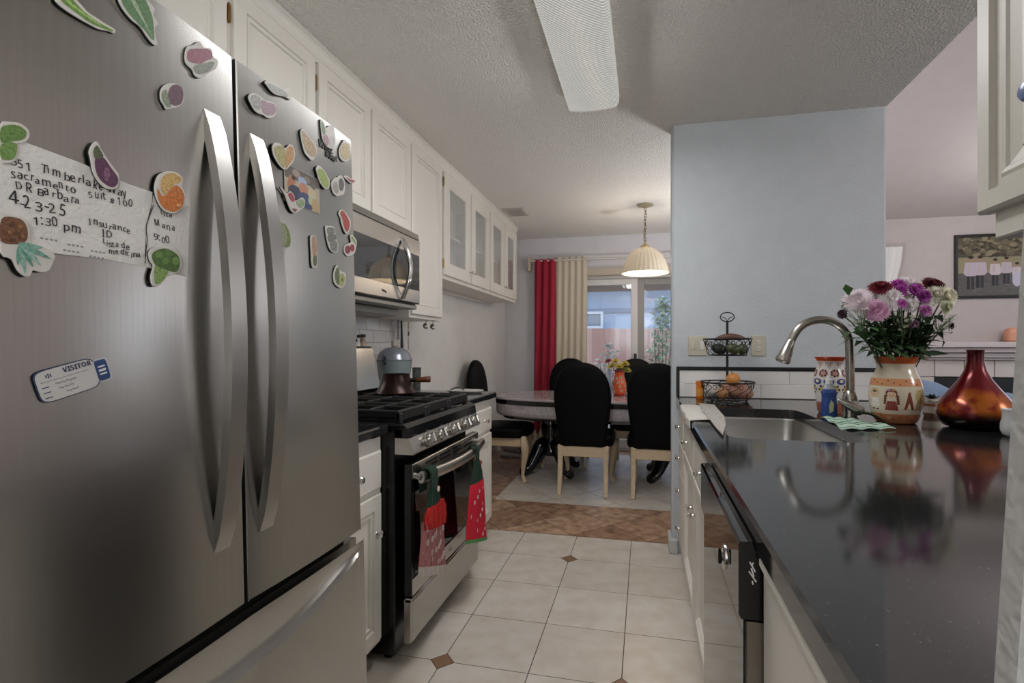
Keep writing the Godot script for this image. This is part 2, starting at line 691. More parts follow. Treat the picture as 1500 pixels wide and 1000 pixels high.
# ---------------------------------------------------------------- the rooms
func shell() -> void:
	var base := mat("8a8178", 0.9)
	struct("floor", box(-1.8, 4.6, -0.14, -0.0007, -2.6, BACK + 0.1), M.grout)
	var cs := bb(S(), -1.8, 1.274, CEIL, CEIL + 0.12, -2.6, BACK + 0.1)
	var ceil := struct("ceiling", cs, M.ceiling)
	# the living room's sloping ceiling, and the band between the two
	var v := S()
	prism(v, PackedVector2Array([Vector2(BACK + 0.1, 2.5), Vector2(1.2, 4.12), Vector2(-2.6, 4.12), Vector2(-2.6, 4.24), Vector2(1.2, 4.24), Vector2(BACK + 0.1, 2.62)]), 1.2, 4.65, Transform3D(Basis(Vector3(0, 0, -1), Vector3(0, 1, 0), Vector3(1, 0, 0)), Vector3.ZERO))
	struct("ceiling", v, M.wall_beige)
	struct("wall_header", box(1.2, 1.273, CEIL + 0.1, 4.3, -2.6, BACK), M.wall_beige)
	struct("wall_left", box(WALL_L - 0.13, WALL_L, -0.1, CEIL + 0.05, -2.6, BACK + 0.1), M.wall_white)
	# the back wall round the sliding door
	var b := S()
	bb(b, WALL_L - 0.1, -0.98, -0.1, CEIL + 0.05, BACK, BACK + 0.13)
	bb(b, -0.98, 0.86, 2.06, CEIL + 0.05, BACK, BACK + 0.13)
	bb(b, 0.86, 1.3, -0.1, CEIL + 0.05, BACK, BACK + 0.13)
	struct("wall_back", b, M.wall_dine)
	struct("wall_back", box(1.3, 4.6, -0.1, 2.6, BACK, BACK + 0.13), M.wall_beige)
	# the short blue wall behind the sink
	var w := S()
	bb(w, 0.153, 1.274, -0.02, CEIL + 0.02, 3.02, 3.15, 0.012)
	var blue := struct("wall_divider", w, M.wall_blue)
	struct("baseboard_divider", box(0.135, 0.19, 0.0, 0.085, 2.995, 3.16, 0.006), mat("b9b9b4", 0.5))
	struct("baseboard_back", box(WALL_L, -0.98, 0.0, 0.09, BACK - 0.015, BACK, 0.004), mat("c9c6c0", 0.5))
	# out-of-view walls, living room side and behind the viewer, each with a daylight window
	var r := S()
	bb(r, 4.5, 4.62, -0.1, 0.8, -2.6, BACK)
	bb(r, 4.5, 4.62, 2.2, 4.3, -2.6, BACK)
	bb(r, 4.5, 4.62, 0.8, 2.2, -2.6, 4.3)
	bb(r, 4.5, 4.62, 0.8, 2.2, 5.7, BACK)
	struct("wall_right", r, M.wall_beige)
	var f := S()
	bb(f, -1.8, 4.6, -0.1, 0.9, -2.72, -2.6)
	bb(f, -1.8, 4.6, 2.15, 4.3, -2.72, -2.6)
	bb(f, -1.8, -0.9, 0.9, 2.15, -2.72, -2.6)
	bb(f, 1.1, 4.6, 0.9, 2.15, -2.72, -2.6)
	struct("wall_front", f, M.wall_white)
	for q in [["window_1", 4.54, 4.58, 4.3, 5.7, true], ["window_2", -0.9, 1.1, -2.68, -2.64, false]]:  # unseen windows, placed for daylight and sheen on the fridge
		var o := Node3D.new()
		o.name = q[0]
		o.set_meta("kind", "structure")
		add_child(o)
		off = Vector3.ZERO
		var fr := S()
		var gl := S()
		if q[5]:
			for y in [0.83, 2.17]: bb(fr, 4.51, 4.61, y - 0.03, y + 0.03, 4.3, 5.7)
			for d in [4.33, 5.0, 5.67]: bb(fr, 4.51, 4.61, 0.86, 2.14, d - 0.03, d + 0.03)
			bb(gl, 4.555, 4.565, 0.85, 2.15, 4.35, 5.65)
		else:
			for y in [0.93, 2.12]: bb(fr, -0.9, 1.1, y - 0.03, y + 0.03, -2.71, -2.61)
			for x in [-0.87, 0.1, 1.07]: bb(fr, x - 0.03, x + 0.03, 0.96, 2.09, -2.71, -2.61)
			bb(gl, -0.85, 1.05, 0.95, 2.1, -2.665, -2.655)
		part(o, "frame", fr, mat("d6d3cd", 0.5))
		part(o, "pane", gl, pane("f4f8f6", 0.06))
	# the end of the near wall on the right, beside the viewer: a rounded plaster corner, a little out of plumb
	var near := S()
	for q in [[0.198, -0.318, -0.302], [0.2035, -0.302, -0.22], [0.209, -0.332, -0.318]]:
		prism(near, PackedVector2Array([Vector2(q[0] - 0.018, 0), Vector2(q[0] - 0.0135, 1.0), Vector2(q[0] + 0.003, 1.3), Vector2(q[0] + 0.016, 1.42), Vector2(q[0] + 0.02, CEIL), Vector2(1.3, CEIL), Vector2(1.3, 0)]), q[1], q[2])
	struct("wall_near", near, grained("b9b7b3", tex.soft, Vector3.ONE * 3.0, 0.8, 0.0, tex.peel, 0.6))
	# white backsplash tiles over the sink, with a dark pencil trim
	var tx := 0.192
	for row in 2:
		var y0 := 0.918 + row * 0.0775
		var x := 0.196 - (0.02 if row else 0.17)
		while x < 1.27:
			var a := maxf(x, 0.196)
			var c := minf(x + 0.306, 1.272)
			if c - a > 0.02: struct("tile", box(a + 0.0005, c - 0.0005, y0, y0 + 0.0767, 3.009, 3.0195, 0.002), M.white_tile, blue)
			x += 0.3065
	struct("trim", box(0.178, 1.274, 1.074, 1.094, 3.0, 3.0195, 0.004), mat("1d1e1e", 0.2), blue)
	struct("trim", box(0.178, 0.195, 0.916, 1.074, 3.0, 3.0195, 0.004), mat("1d1e1e", 0.2), blue)
	var left: Node3D = get_node("wall_left")
	for row in 6:
		var y0 := 0.925 + row * 0.0775
		var d := 2.36 + (0.0755 if row % 2 else 0.0)
		while d < 3.22:
			var e := minf(d + 0.151, 3.235)
			if e - d > 0.02: struct("tile", box(WALL_L - 0.002, WALL_L + 0.009, y0, y0 + 0.0755, d + 0.001, e - 0.001, 0.002), M.white_tile, left)
			d += 0.153


func floor_tiles() -> void:
	var fl: Node3D = get_node("floor")
	var T := 0.33964
	var soft2 := noise("tilecloud", 0.008, [[0.0, "ece6de"], [1.0, "ffffff"]], FastNoiseLite.TYPE_SIMPLEX_SMOOTH, 512, 3)
	var cream := []
	for c in ["d1cbc2", "cdc7be", "d4cec5", "cfc8be"]: cream.append(grained(c, soft2, Vector3.ONE * 1.7, 0.32))
	var tan_ := grained("94755c", noise("tan", 0.05, [[0.0, "c4b8ac"], [1.0, "ffffff"]]), Vector3.ONE * 4.0, 0.4)
	var brown := []
	for c in ["c0a088", "b3927a", "c6a991", "a98972"]:
		brown.append(grained(c, noise("slate", 0.012, [[0.0, "a39a92"], [0.5, "dfd6cc"], [1.0, "ffffff"]], FastNoiseLite.TYPE_SIMPLEX_SMOOTH, 512, 5), Vector3.ONE * 1.6, 0.3, 0.0, noise("slaten", 0.02, [], FastNoiseLite.TYPE_SIMPLEX_SMOOTH, 512, 4, 3.0), 0.3))
	var up := Transform3D(Basis(Vector3(1, 0, 0), Vector3(0, 0, -1), Vector3(0, 1, 0)), Vector3.ZERO)
	var g := 0.0016
	var e := 0.047
	# kitchen: cream squares on the room's axes with small tan diamonds where four corners meet
	for i in range(-2, 4):
		for j in range(1, 9):
			var x0 := -0.7626 + (i - 1) * T
			var d0 := 2.8088 - (j - 1) * T
			if x0 > 0.62: continue
			var x1 := x0 + T - g
			x0 += g
			var d1 := d0 + T - g
			d0 += g
			var pl := PackedVector2Array()
			for k in [[x0, d0, 1, 0, i - 1, j], [x1, d0, 0, 1, i, j], [x1, d1, -1, 0, i, j - 1], [x0, d1, 0, -1, i - 1, j - 1]]:
				if diamond(k[4], k[5]):
					var q := Vector2(k[0], k[1])
					var a := Vector2(0, 1) if k[1] == d0 else Vector2(0, -1)
					var b := Vector2(1, 0) if k[0] == x0 else Vector2(-1, 0)
					if (k[0] == x0) == (k[1] == d0):
						pl.append(q + a * e)
						pl.append(q + b * e)
					else:
						pl.append(q + b * e)
						pl.append(q + a * e)
				else: pl.append(Vector2(k[0], k[1]))
			var s := S()
			prism(s, pl, -0.008, 0.0, up, 0.001)
			struct("tile", s, cream[rng.randi() % 4], fl)
	for i in range(-2, 3):
		for j in range(0, 9):
			if not diamond(i, j): continue
			var c := Vector2(-0.7626 + i * T, 2.8088 - (j - 1) * T)
			var s := S()
			var r := e - 0.001
			prism(s, PackedVector2Array([c + Vector2(r, 0), c + Vector2(0, r), c - Vector2(r, 0), c - Vector2(0, r)]), -0.008, 0.0, up, 0.001)
			struct("diamond_tile", s, tan_, fl)
	# dining room: tiles on the diagonal, brown round a pale inset
	var whole := PackedVector2Array([Vector2(WALL_L, 3.151), Vector2(1.3, 3.151), Vector2(1.3, BACK), Vector2(WALL_L, BACK)])
	var inset := PackedVector2Array([Vector2(-1.165, 3.775), Vector2(1.0, 3.775), Vector2(1.0, 5.62), Vector2(-1.165, 5.62)])
	var R := 0.24
	g = 0.0026
	for i in range(-8, 9):
		for j in range(-2, 9):
			for half in 2:
				var c := Vector2(0.02 + i * 2 * R + half * R, 3.40 + j * 2 * R + half * R)
				if c.x < WALL_L - R or c.x > 1.3 + R or c.y < 3.15 - R or c.y > BACK + R: continue
				var sq := PackedVector2Array([c + Vector2(R - g, 0), c + Vector2(0, R - g), c - Vector2(R - g, 0), c - Vector2(0, R - g)])
				for q in Geometry2D.intersect_polygons(sq, whole):
					for z in Geometry2D.clip_polygons(q, inset):
						if z.size() > 2 and Geometry2D.triangulate_polygon(z).size():
							var s := S()
							prism(s, z, -0.008, 0.0, up)
							struct("brown_tile", s, brown[rng.randi() % 4], fl)
				for z in Geometry2D.intersect_polygons(sq, inset):
					if z.size() > 2 and Geometry2D.triangulate_polygon(z).size():
						var s := S()
						prism(s, z, -0.008, 0.0, up)
						struct("pale_tile", s, cream[rng.randi() % 4], fl)


func diamond(i: int, j: int) -> bool:
	var k := j - 4
	if posmod(k, 3) != 0: return false
	return posmod(i + k / 3, 2) == 0


func sliding_door() -> void:
	var o := Node3D.new()
	o.name = "door_1"
	o.set_meta("kind", "structure")
	add_child(o)
	off = Vector3.ZERO
	var al := mat("b4b0aa", 0.45)
	var f := S()
	bb(f, -0.98, -0.93, 0.0, 2.06, BACK - 0.01, BACK + 0.12, 0.004)
	bb(f, 0.81, 0.86, 0.0, 2.06, BACK - 0.01, BACK + 0.12, 0.004)
	bb(f, -0.93, 0.81, 2.0, 2.06, BACK - 0.01, BACK + 0.12, 0.004)
	bb(f, -0.93, 0.81, 0.0, 0.04, BACK - 0.01, BACK + 0.12, 0.004)
	part(o, "frame", f, al)
	for q in [[-0.93, -0.085, BACK + 0.02, "d0cdc8"], [-0.085, 0.81, BACK + 0.065, "8f8b86"]]:
		var a := S()
		var w := 0.075
		bb(a, q[0], q[0] + w, 0.04, 2.0, q[2], q[2] + 0.035, 0.004)
		bb(a, q[1] - w, q[1], 0.04, 2.0, q[2], q[2] + 0.035, 0.004)
		bb(a, q[0] + w, q[1] - w, 1.93, 2.0, q[2], q[2] + 0.035, 0.004)
		bb(a, q[0] + w, q[1] - w, 0.04, 0.13, q[2], q[2] + 0.035, 0.004)
		var sa := part(o, "sash", a, mat(q[3], 0.45))
		part(sa, "pane", box(q[0] + w - 0.005, q[1] - w + 0.005, 0.125, 1.935, q[2] + 0.014, q[2] + 0.02), pane("f4f8fa", 0.05))
	var h := S()
	bb(h, -0.125, -0.095, 1.02, 1.13, BACK - 0.025, BACK + 0.02, 0.006)
	part(o, "handle", h, mat("1a1a1a", 0.4))
	# the head rail of the old blind
	var b := S()
	bb(b, -0.72, 0.9, 2.035, 2.12, BACK - 0.07, BACK - 0.011, 0.006)
	solo("blind_rail", b, mat("b3a898", 0.5), "beige empty blind head rail above the sliding glass door", "blind")


func garden() -> void:
	var ground := grained("a39a8c", tex.soft, Vector3.ONE * 0.6, 0.95)
	struct("ground", box(-9, 9, -0.3, -0.12, BACK + 0.2, 22), ground)
	# fence of upright boards
	var f := thing("fence", "weathered reddish brown board fence across the back garden", "fence", p(0, -0.12, 10.4))
	var tones := [mat("cd9c8b", 0.85), mat("c28f7e", 0.85), mat("d4a594", 0.85)]
	var x := -5.2
	while x < 4.4:
		part(f, "board", box(x, x + 0.136, -0.12, 1.57 + rng.randf() * 0.02, 10.39, 10.41), tones[rng.randi() % 3])
		x += 0.142
	part(f, "rail", box(-5.2, 4.4, 1.25, 1.34, 10.41, 10.45), tones[1])
	part(f, "rail", box(-5.2, 4.4, 0.2, 0.29, 10.41, 10.45), tones[1])
	# the neighbour's house
	var h := thing("house", "pale blue neighbouring house behind the garden fence", "house", p(0, -0.12, 13))
	var sid := mat("9fb1c9", 0.8)
	part(h, "wall", box(-7, 6, -0.12, 3.0, 13.0, 15.5), sid)
	x = -6.9
	while x < 6:
		part(h, "batten", box(x, x + 0.04, -0.12, 3.0, 12.985, 13.0), sid)
		x += 0.41
	part(h, "belt", box(-7, 6, 2.08, 2.2, 12.97, 13.0), mat("7d8ca6", 0.8))
	part(h, "roof", prism(S(), PackedVector2Array([Vector2(12.3, 2.95), Vector2(14.3, 3.9), Vector2(16.2, 2.95)]), -7.3, 6.3, Transform3D(Basis(Vector3(0, 0, -1), Vector3(0, 1, 0), Vector3(1, 0, 0)), Vector3.ZERO)), mat("6b6661", 0.9))
	var wn := part(h, "window", rings(S(), Transform3D(Basis.IDENTITY, p(-1.66, 1.68, 12.98)), 0.60, 0.44, [[0.0, 0.0], [0.0, 0.03], [0.07, 0.03], [0.08, 0.0]]), mat("dfe3e6", 0.6))
	part(wn, "shade", box(-1.57, -1.15, 1.77, 2.03, 12.96, 12.975), mat("8e98a4", 0.3))
	# patio cover
	var c := thing("patio_cover", "brown slatted patio cover just outside the sliding door", "patio cover", p(0, 2.2, 7.4))
	part(c, "beam", box(-3.5, 3.0, 2.12, 2.24, 8.2, 8.3), mat("8d7468", 0.8))
	x = -3.4
	while x < 3.0:
		part(c, "rafter", box(x, x + 0.05, 2.24, 2.36, 6.1, 8.5), mat("9b857a", 0.8))
		x += 0.5
	for dd in range(0, 14):
		part(c, "slat", box(-3.5, 3.0, 2.36, 2.38, 6.3 + dd * 0.16, 6.39 + dd * 0.16), mat("8a7166", 0.8))
	for px in [-3.2, 2.7]: part(c, "post", box(px, px + 0.09, -0.12, 2.12, 8.2, 8.29), mat("8d7468", 0.8))
	# two shrubs, and a tree out of view that greens the reflections
	for q in [["broad green garden tree out of view right of the tall shrub, there for green reflections", 1.75, 9.3, 3.6, 0.95, ["6f9a5c", "8db878", "5a8048", "a8c890"], 1400], ["tall leafy green shrub behind the fixed pane of the sliding door", 0.30, 9.0, 1.95, 0.27, ["7f9e7a", "a6bd98", "5f7f5c", "c3d0b4"], 520], ["low pale shrub with a few pink blooms behind the dining table vase", -0.62, 8.8, 1.15, 0.28, ["b9beae", "cbcabd", "a3ad98", "d08a94"], 260]]:
		var t := thing("tree" if q[6] > 1000 else "shrub", q[0], "tree" if q[6] > 1000 else "shrub", p(q[1], -0.12, q[2]))
		var st := S()
		for k in 5: tube(st, [p(q[1] + (k - 2) * 0.02, -0.12, q[2]), p(q[1] + (k - 2) * 0.08, q[3] * 0.8, q[2] + (k % 2) * 0.05)], [0.02, 0.006], 5)
		part(t, "stem", st, mat("6f5a48", 0.9))
		var sets := []
		for k in 4: sets.append(S())
		for k in q[6]:
			var y: float = 0.25 + pow(rng.randf(), 0.85) * (q[3] - 0.15)
			var r: float = q[4] * (1.0 - pow(absf(y / q[3] - 0.45) * 1.5, 2.0)) * sqrt(rng.randf())
			var an := rng.randf() * TAU
			var b := Basis.from_euler(Vector3(rng.randf() * 2 - 1, rng.randf() * TAU, rng.randf() * 2 - 1))
			leaf(sets[rng.randi() % (4 if k % 3 else 3)], Transform3D(b, p(q[1] + cos(an) * r, y, q[2] + sin(an) * r)), 0.11, 0.05)
		for k in 4:
			var o := part(t, "foliage", sets[k], mat(q[5][k], 0.7))
			o.set_meta("kind", "stuff")


# a leaf along local x, bent
func leaf(s: SurfaceTool, xf: Transform3D, l: float, w: float, droop := 0.2) -> void:
	s.set_smooth_group(-1)
	var q := [Vector3(0, 0, 0), Vector3(l * 0.4, l * 0.06, w * 0.5), Vector3(l, -l * droop, 0), Vector3(l * 0.4, l * 0.06, -w * 0.5), Vector3(l * 0.45, 0, 0)]
	face(s, [xf * q[0], xf * q[1], xf * q[4]], xf.basis.y)
	face(s, [xf * q[1], xf * q[2], xf * q[4]], xf.basis.y)
	face(s, [xf * q[2], xf * q[3], xf * q[4]], xf.basis.y)
	face(s, [xf * q[3], xf * q[0], xf * q[4]], xf.basis.y)


# ---------------------------------------------------------------- left side: cabinets, stove, fridge
const PANEL := [[0.0, 0.0], [0.0, 0.014], [0.004, 0.018], [0.052, 0.018], [0.0545, 0.009], [0.060, 0.009], [0.063, 0.013], [0.070, 0.013], [0.073, 0.004], [0.078, 0.002], [0.082, 0.003]]
const SLAB := [[0.0, 0.0], [0.0, 0.013], [0.006, 0.018]]


func knob(parent: Node3D, at: Vector3, side: Vector3, r := 0.014, m: Material = null) -> void:
	var b := Basis(side.cross(Vector3.UP).cross(side).cross(side), side, Vector3.ZERO)
	b = Basis(Vector3.UP, side, Vector3.UP.cross(side))
	part(parent, "knob", lathe(S(), [Vector2(0, 0), Vector2(r * 0.62, 0), Vector2(r * 0.42, 0.004), Vector2(r * 0.36, 0.014), Vector2(r * 0.9, 0.019), Vector2(r, 0.024), Vector2(r * 0.75, 0.029), Vector2(0, 0.031)], 16, Transform3D(b, at)), m if m else M.chrome)


func door(parent: Node3D, called: String, basis: Basis, at: Vector3, w: float, h: float, prof: Array, m: Material = null) -> MeshInstance3D:
	return part(parent, called, rings(S(), Transform3D(basis, at), w, h, prof), m if m else M.cab)


func hinge(parent: Node3D, at: Vector3) -> void:
	var s := S()
	tube(s, [at + Vector3(0, -0.028, 0), at + Vector3(0, 0.028, 0)], 0.0055, 8)
	bx(s, at + Vector3(-0.004, 0, 0.009), Vector3(0.004, 0.05, 0.014), 0.001)
	for y in [-0.03, 0.03]: tube(s, [at + Vector3(0, y - 0.004, 0), at + Vector3(0, y + 0.004, 0)], 0.004, 6)
	part(parent, "hinge", s, M.brass)


func left_kitchen() -> void:
	var X := -1.385
	# wall cabinets: [d0, d1, bottom, label, doors as [d0, d1], knob depths, hinge depths]
	var rows := [
		[0.36, 1.885, 1.86, "white wall cabinet over the refrigerator with brass hinges", [[0.50, 0.94], [0.965, 1.405], [1.435, 1.862]], [], [1.42, 1.874]],
		[1.885, 2.748, 1.875, "white two door wall cabinet right above the microwave", [[1.888, 2.296], [2.318, 2.74]], [], []],
		[2.748, 3.232, 1.385, "tall white wall cabinet between the microwave and the glass doors", [[2.765, 3.215]], [], []],
	]
	for q in rows:
		var t := thing("wall_cabinet", q[3], "cabinet", p(X, q[2], (q[0] + q[1]) / 2))
		part(t, "body", box(WALL_L, X, q[2], 2.47, q[0] + 0.001, q[1] - 0.001, 0.002), M.cab)
		for e in q[4]:
			door(t, "door", FL, p(X, q[2] + 0.022, e[0]), e[1] - e[0], 2.435 - q[2] - 0.022, PANEL)
		for h in q[6]:
			hinge(t, p(X + 0.008, 2.34, h))
			hinge(t, p(X + 0.008, q[2] + 0.1, h))
	# the glass fronted cabinet, open inside with shelves
	var g := thing("glass_cabinet", "white wall cabinet with four glass doors beside the ceiling vent", "cabinet", p(X, 1.69, 4.2))
	var s := S()
	bb(s, WALL_L, X - 0.001, 1.685, 1.71, 3.234, 5.24, 0.002)
	bb(s, WALL_L, X - 0.001, 2.4, 2.47, 3.234, 5.24)
	bb(s, WALL_L, WALL_L + 0.012, 1.71, 2.4, 3.234, 5.24)
	for d in [3.234, 4.222, 5.22]: bb(s, WALL_L, X - 0.001, 1.71, 2.4, d, d + 0.02)
	part(g, "body", s, M.cab)
	part(g, "shelf", box(WALL_L + 0.012, X - 0.03, 2.02, 2.035, 3.256, 4.22), M.cab)
	part(g, "shelf", box(WALL_L + 0.012, X - 0.03, 2.02, 2.035, 4.244, 5.218), M.cab)
	var ff := S()
	bb(ff, X, X + 0.004, 1.685, 1.712, 3.234, 5.24)
	bb(ff, X, X + 0.004, 2.42, 2.47, 3.234, 5.24)
	for d in [3.234, 3.779, 4.275, 4.767, 5.23]: bb(ff, X, X + 0.004, 1.712, 2.42, d, d + 0.012)
	part(g, "face_frame", ff, M.cab)
	part(g, "under_rail", box(WALL_L, WALL_L + 0.03, 1.655, 1.685, 3.24, 4.9, 0.004), M.cab)
	var ds := [[3.25, 3.775], [3.80, 4.272], [4.295, 4.765], [4.787, 5.232]]
	for k in 4:
		var w: float = ds[k][1] - ds[k][0]
		var dr := part(g, "door", rings(S(), Transform3D(FL, p(X + 0.004, 1.712, ds[k][0])), w, 0.72, [[0.0, 0.0], [0.0, 0.014], [0.004, 0.018], [0.088, 0.018], [0.094, 0.01], [0.094, 0.0]], false, false), M.cab)
		part(dr, "pane", box(X + 0.008, X + 0.012, 1.712 + 0.09, 1.712 + 0.63, ds[k][0] + 0.09, ds[k][1] - 0.09), pane("e6ece8", 0.16, 0.06))
		knob(dr, p(X + 0.022, 1.80, ds[k][1] - 0.03 if k % 2 == 0 else ds[k][0] + 0.03), Vector3.RIGHT, 0.011)
	hinge(g, p(X + 0.012, 2.36, 3.242))
	hinge(g, p(X + 0.012, 1.79, 3.242))
	# the moulding along the top of all of them
	var cr := S()
	var pl := PackedVector2Array([Vector2(-0.0, 2.43), Vector2(0.006, 2.43), Vector2(0.006, 2.446), Vector2(0.011, 2.45), Vector2(0.014, 2.468), Vector2(0.021, 2.478), Vector2(0.024, 2.49), Vector2(0.031, 2.496), Vector2(0.031, CEIL - 0.001), Vector2(-0.0, CEIL - 0.001)])
	prism(cr, pl, -5.262, -0.36, Transform3D(Basis.IDENTITY, Vector3(X + 0.001, 0, 0)))
	prism(cr, PackedVector2Array([Vector2(WALL_L + 0.001, 2.432), Vector2(X + 0.001, 2.432), Vector2(X + 0.001, CEIL - 0.001), Vector2(WALL_L + 0.001, CEIL - 0.001)]), -5.262, -5.242)
	struct("trim_1", cr, M.cab)

	# base cabinets
	var F := -0.985
	for q in [[1.15, 1.722, "white base cabinet between the refrigerator and the stove", 1.2, 1.70], [2.506, 3.085, "white base cabinet at the far side of the stove", 2.525, 3.07]]:
		var t := thing("base_cabinet", q[2], "cabinet", p(F, 0, (q[0] + q[1]) / 2))
		part(t, "body", box(WALL_L, F, 0.09, 0.876, q[0], q[1], 0.002), M.cab)
		part(t, "toe_kick", box(WALL_L, F - 0.07, 0.0, 0.09, q[0], q[1]), mat("3a3632", 0.8))
		var dw := door(t, "drawer", FL, p(F, 0.68, q[3]), q[4] - q[3], 0.142, SLAB)
		knob(dw, p(F + 0.017, 0.752, q[3] + 0.33 if q[0] < 2 else q[3] + 0.4), Vector3.RIGHT)
		var dr := door(t, "door", FL, p(F, 0.115, q[3]), q[4] - q[3], 0.545, PANEL)
		if q[0] < 2: knob(dr, p(F + 0.017, 0.52, q[4] - 0.035), Vector3.RIGHT)
	for q in [[1.15, 1.718, "black granite counter piece between the refrigerator and the stove"], [2.508, 3.125, "black granite counter piece beyond the stove"]]:
		solo("counter_top", box(WALL_L, -0.95, 0.878, 0.915, q[0], q[1], 0.006), M.granite, q[2], "counter")


func range_cooker() -> void:
	var d0 := 1.73
	var d1 := 2.495
	var t := thing("gas_range", "stainless steel gas range with black cooktop and five knobs", "stove", p(-1.2, 0, 2.11))
	part(t, "body", box(-1.62, -0.93, 0.03, 0.895, d0, d1, 0.004), M.black)
	var ft := S()
	for d in [d0 + 0.05, d1 - 0.05]:
		for x in [-1.55, -0.98]: tube(ft, [p(x, 0.0, d), p(x, 0.03, d)], 0.02, 10)
	part(t, "foot", ft, M.black)
	# cooktop: a shallow black tray with a raised rim
	var ck := S()
	rings(ck, Transform3D(Basis(Vector3(0, 0, -1), Vector3(-1, 0, 0), Vector3(0, 1, 0)), p(-0.892, 0.893, d0 - 0.004)), d1 - d0 + 0.008, 0.62, [[0.0, 0.0], [0.0, 0.016], [0.006, 0.022], [0.03, 0.022], [0.05, 0.012]], true)
	part(t, "cooktop", ck, mat("0d0e0e", 0.15))
	part(t, "cooktop_lip", prism(S(), PackedVector2Array([Vector2(-0.9, 0.862), Vector2(-0.872, 0.862), Vector2(-0.878, 0.9), Vector2(-0.892, 0.912), Vector2(-0.9, 0.91)]), -d1 - 0.002, -d0 + 0.002), mat("101112", 0.12))
	for q in [[-1.05, 1.92], [-1.05, 2.31], [-1.38, 1.92], [-1.38, 2.31]]:
		part(t, "burner", lathe(S(), [Vector2(0, 0.905), Vector2(0.05, 0.905), Vector2(0.05, 0.921), Vector2(0.036, 0.923), Vector2(0.036, 0.93), Vector2(0.03, 0.934), Vector2(0, 0.934)], 20, Transform3D(Basis.IDENTITY, p(q[0], 0, q[1]))), M.iron)
	# three cast iron grates: each a frame with crossing bars
	for k in 3:
		var a := d0 + 0.012 + k * 0.2475
		var e := a + 0.243
		var s := S()
		var y := 0.954
		for x in [-0.925, -1.49]: bb(s, x - 0.009, x + 0.009, y - 0.032, y + 0.011, a, e, 0.005)
		for d in [a + 0.009, e - 0.009]: bb(s, -1.49, -0.925, y - 0.022, y + 0.011, d - 0.009, d + 0.009, 0.005)
		for x in [-1.05, -1.21, -1.38]: bb(s, x - 0.007, x + 0.007, y - 0.008, y + 0.014, a + 0.01, e - 0.01, 0.004)
		var dm := (a + e) / 2
		bb(s, -1.49, -0.925, y - 0.008, y + 0.014, dm - 0.007, dm + 0.007, 0.004)
		for x in [-0.925, -1.49]:
			for d in [a + 0.012, e - 0.012]: bb(s, x - 0.012, x + 0.012, 0.914, y, d - 0.012, d + 0.012, 0.003)
		part(t, "grate", s, M.iron)
	# back guard, leaning back, with its display
	var bg := S()
	prism(bg, PackedVector2Array([Vector2(-1.6, 0.9), Vector2(-1.425, 0.9), Vector2(-1.43, 0.985), Vector2(-1.475, 1.2), Vector2(-1.49, 1.211), Vector2(-1.6, 1.211)]), -d1, -d0)
	part(t, "back_guard", bg, mat("c2c0bb", 0.22, 1.0))
	part(t, "display", prism(S(), PackedVector2Array([Vector2(-1.444, 1.05), Vector2(-1.468, 1.165), Vector2(-1.470, 1.165), Vector2(-1.446, 1.05)]), -2.25, -1.95), M.black_gloss)
	part(t, "back_strip", prism(S(), PackedVector2Array([Vector2(-1.424, 0.915), Vector2(-1.428, 0.985), Vector2(-1.432, 0.985), Vector2(-1.428, 0.915)]), -d1, -d0), M.black_gloss)
	# sloping control panel with five knobs
	var cp := S()
	prism(cp, PackedVector2Array([Vector2(-0.93, 0.8), Vector2(-0.853, 0.8), Vector2(-0.85, 0.806), Vector2(-0.872, 0.862), Vector2(-0.93, 0.862)]), -d1, -d0, Transform3D.IDENTITY)
	part(t, "control_panel", cp, M.steel)
	var nrm := Vector3(0.93, 0.36, 0).normalized()
	for d in [1.862, 1.975, 2.125, 2.27, 2.385]:
		var xf := Transform3D(Basis(Vector3(0, 0, -1), nrm, Vector3(0, 0, -1).cross(nrm)), p(-0.8605, 0.834, d))
		var k := part(t, "knob", lathe(S(), [Vector2(0, 0), Vector2(0.029, 0), Vector2(0.029, 0.006), Vector2(0.023, 0.009), Vector2(0.021, 0.024), Vector2(0.018, 0.027), Vector2(0, 0.027)], 20, xf), M.nickel)
		part(k, "grip", bx(S(), Vector3(0, 0.032, 0), Vector3(0.014, 0.022, 0.04), 0.005, xf), M.nickel)
	# oven door: steel frame, dark window, row of slots, bowed handle
	var x := -0.862
	var dr := S()
	rings(dr, Transform3D(FL, p(x - 0.03, 0.262, d0 + 0.004)), d1 - d0 - 0.008, 0.5, [[0.0, 0.0], [0.0, 0.026], [0.004, 0.03], [0.012, 0.03], [0.012, 0.028]], true)
	var dm := part(t, "oven_door", dr, M.black)
	part(dm, "top_band", box(x - 0.002, x + 0.003, 0.705, 0.762, d0 + 0.006, d1 - 0.006, 0.002), M.steel)
	part(dm, "bottom_band", box(x - 0.002, x + 0.003, 0.264, 0.33, d0 + 0.006, d1 - 0.006, 0.002), M.steel)
	part(dm, "window", box(x - 0.002, x + 0.001, 0.334, 0.70, d0 + 0.03, d1 - 0.02, 0.001), M.black_gloss)
	for k in 4:
		var a := d0 + 0.12 + k * 0.143
		for y in [0.726, 0.744]: part(dm, "slot", box(x + 0.001, x + 0.0042, y - 0.004, y + 0.004, a, a + 0.11), M.black)
	var hp := []
	for k in 17:
		var u := k / 16.0
		hp.append(p(x + 0.03 + 0.036 * sin(PI * u), 0.712 - 0.006 * sin(PI * u), lerpf(d0 + 0.02, d1 - 0.02, u)))
	var h := tube(S(), hp, 0.0145, 14, false, 1.6)
	for k in [0, 16]: tube(h, [hp[k], hp[k] + Vector3(-0.03, 0.006, 0)], 0.012, 8)
	part(dm, "handle", h, mat("b9b6b1", 0.28, 1.0))
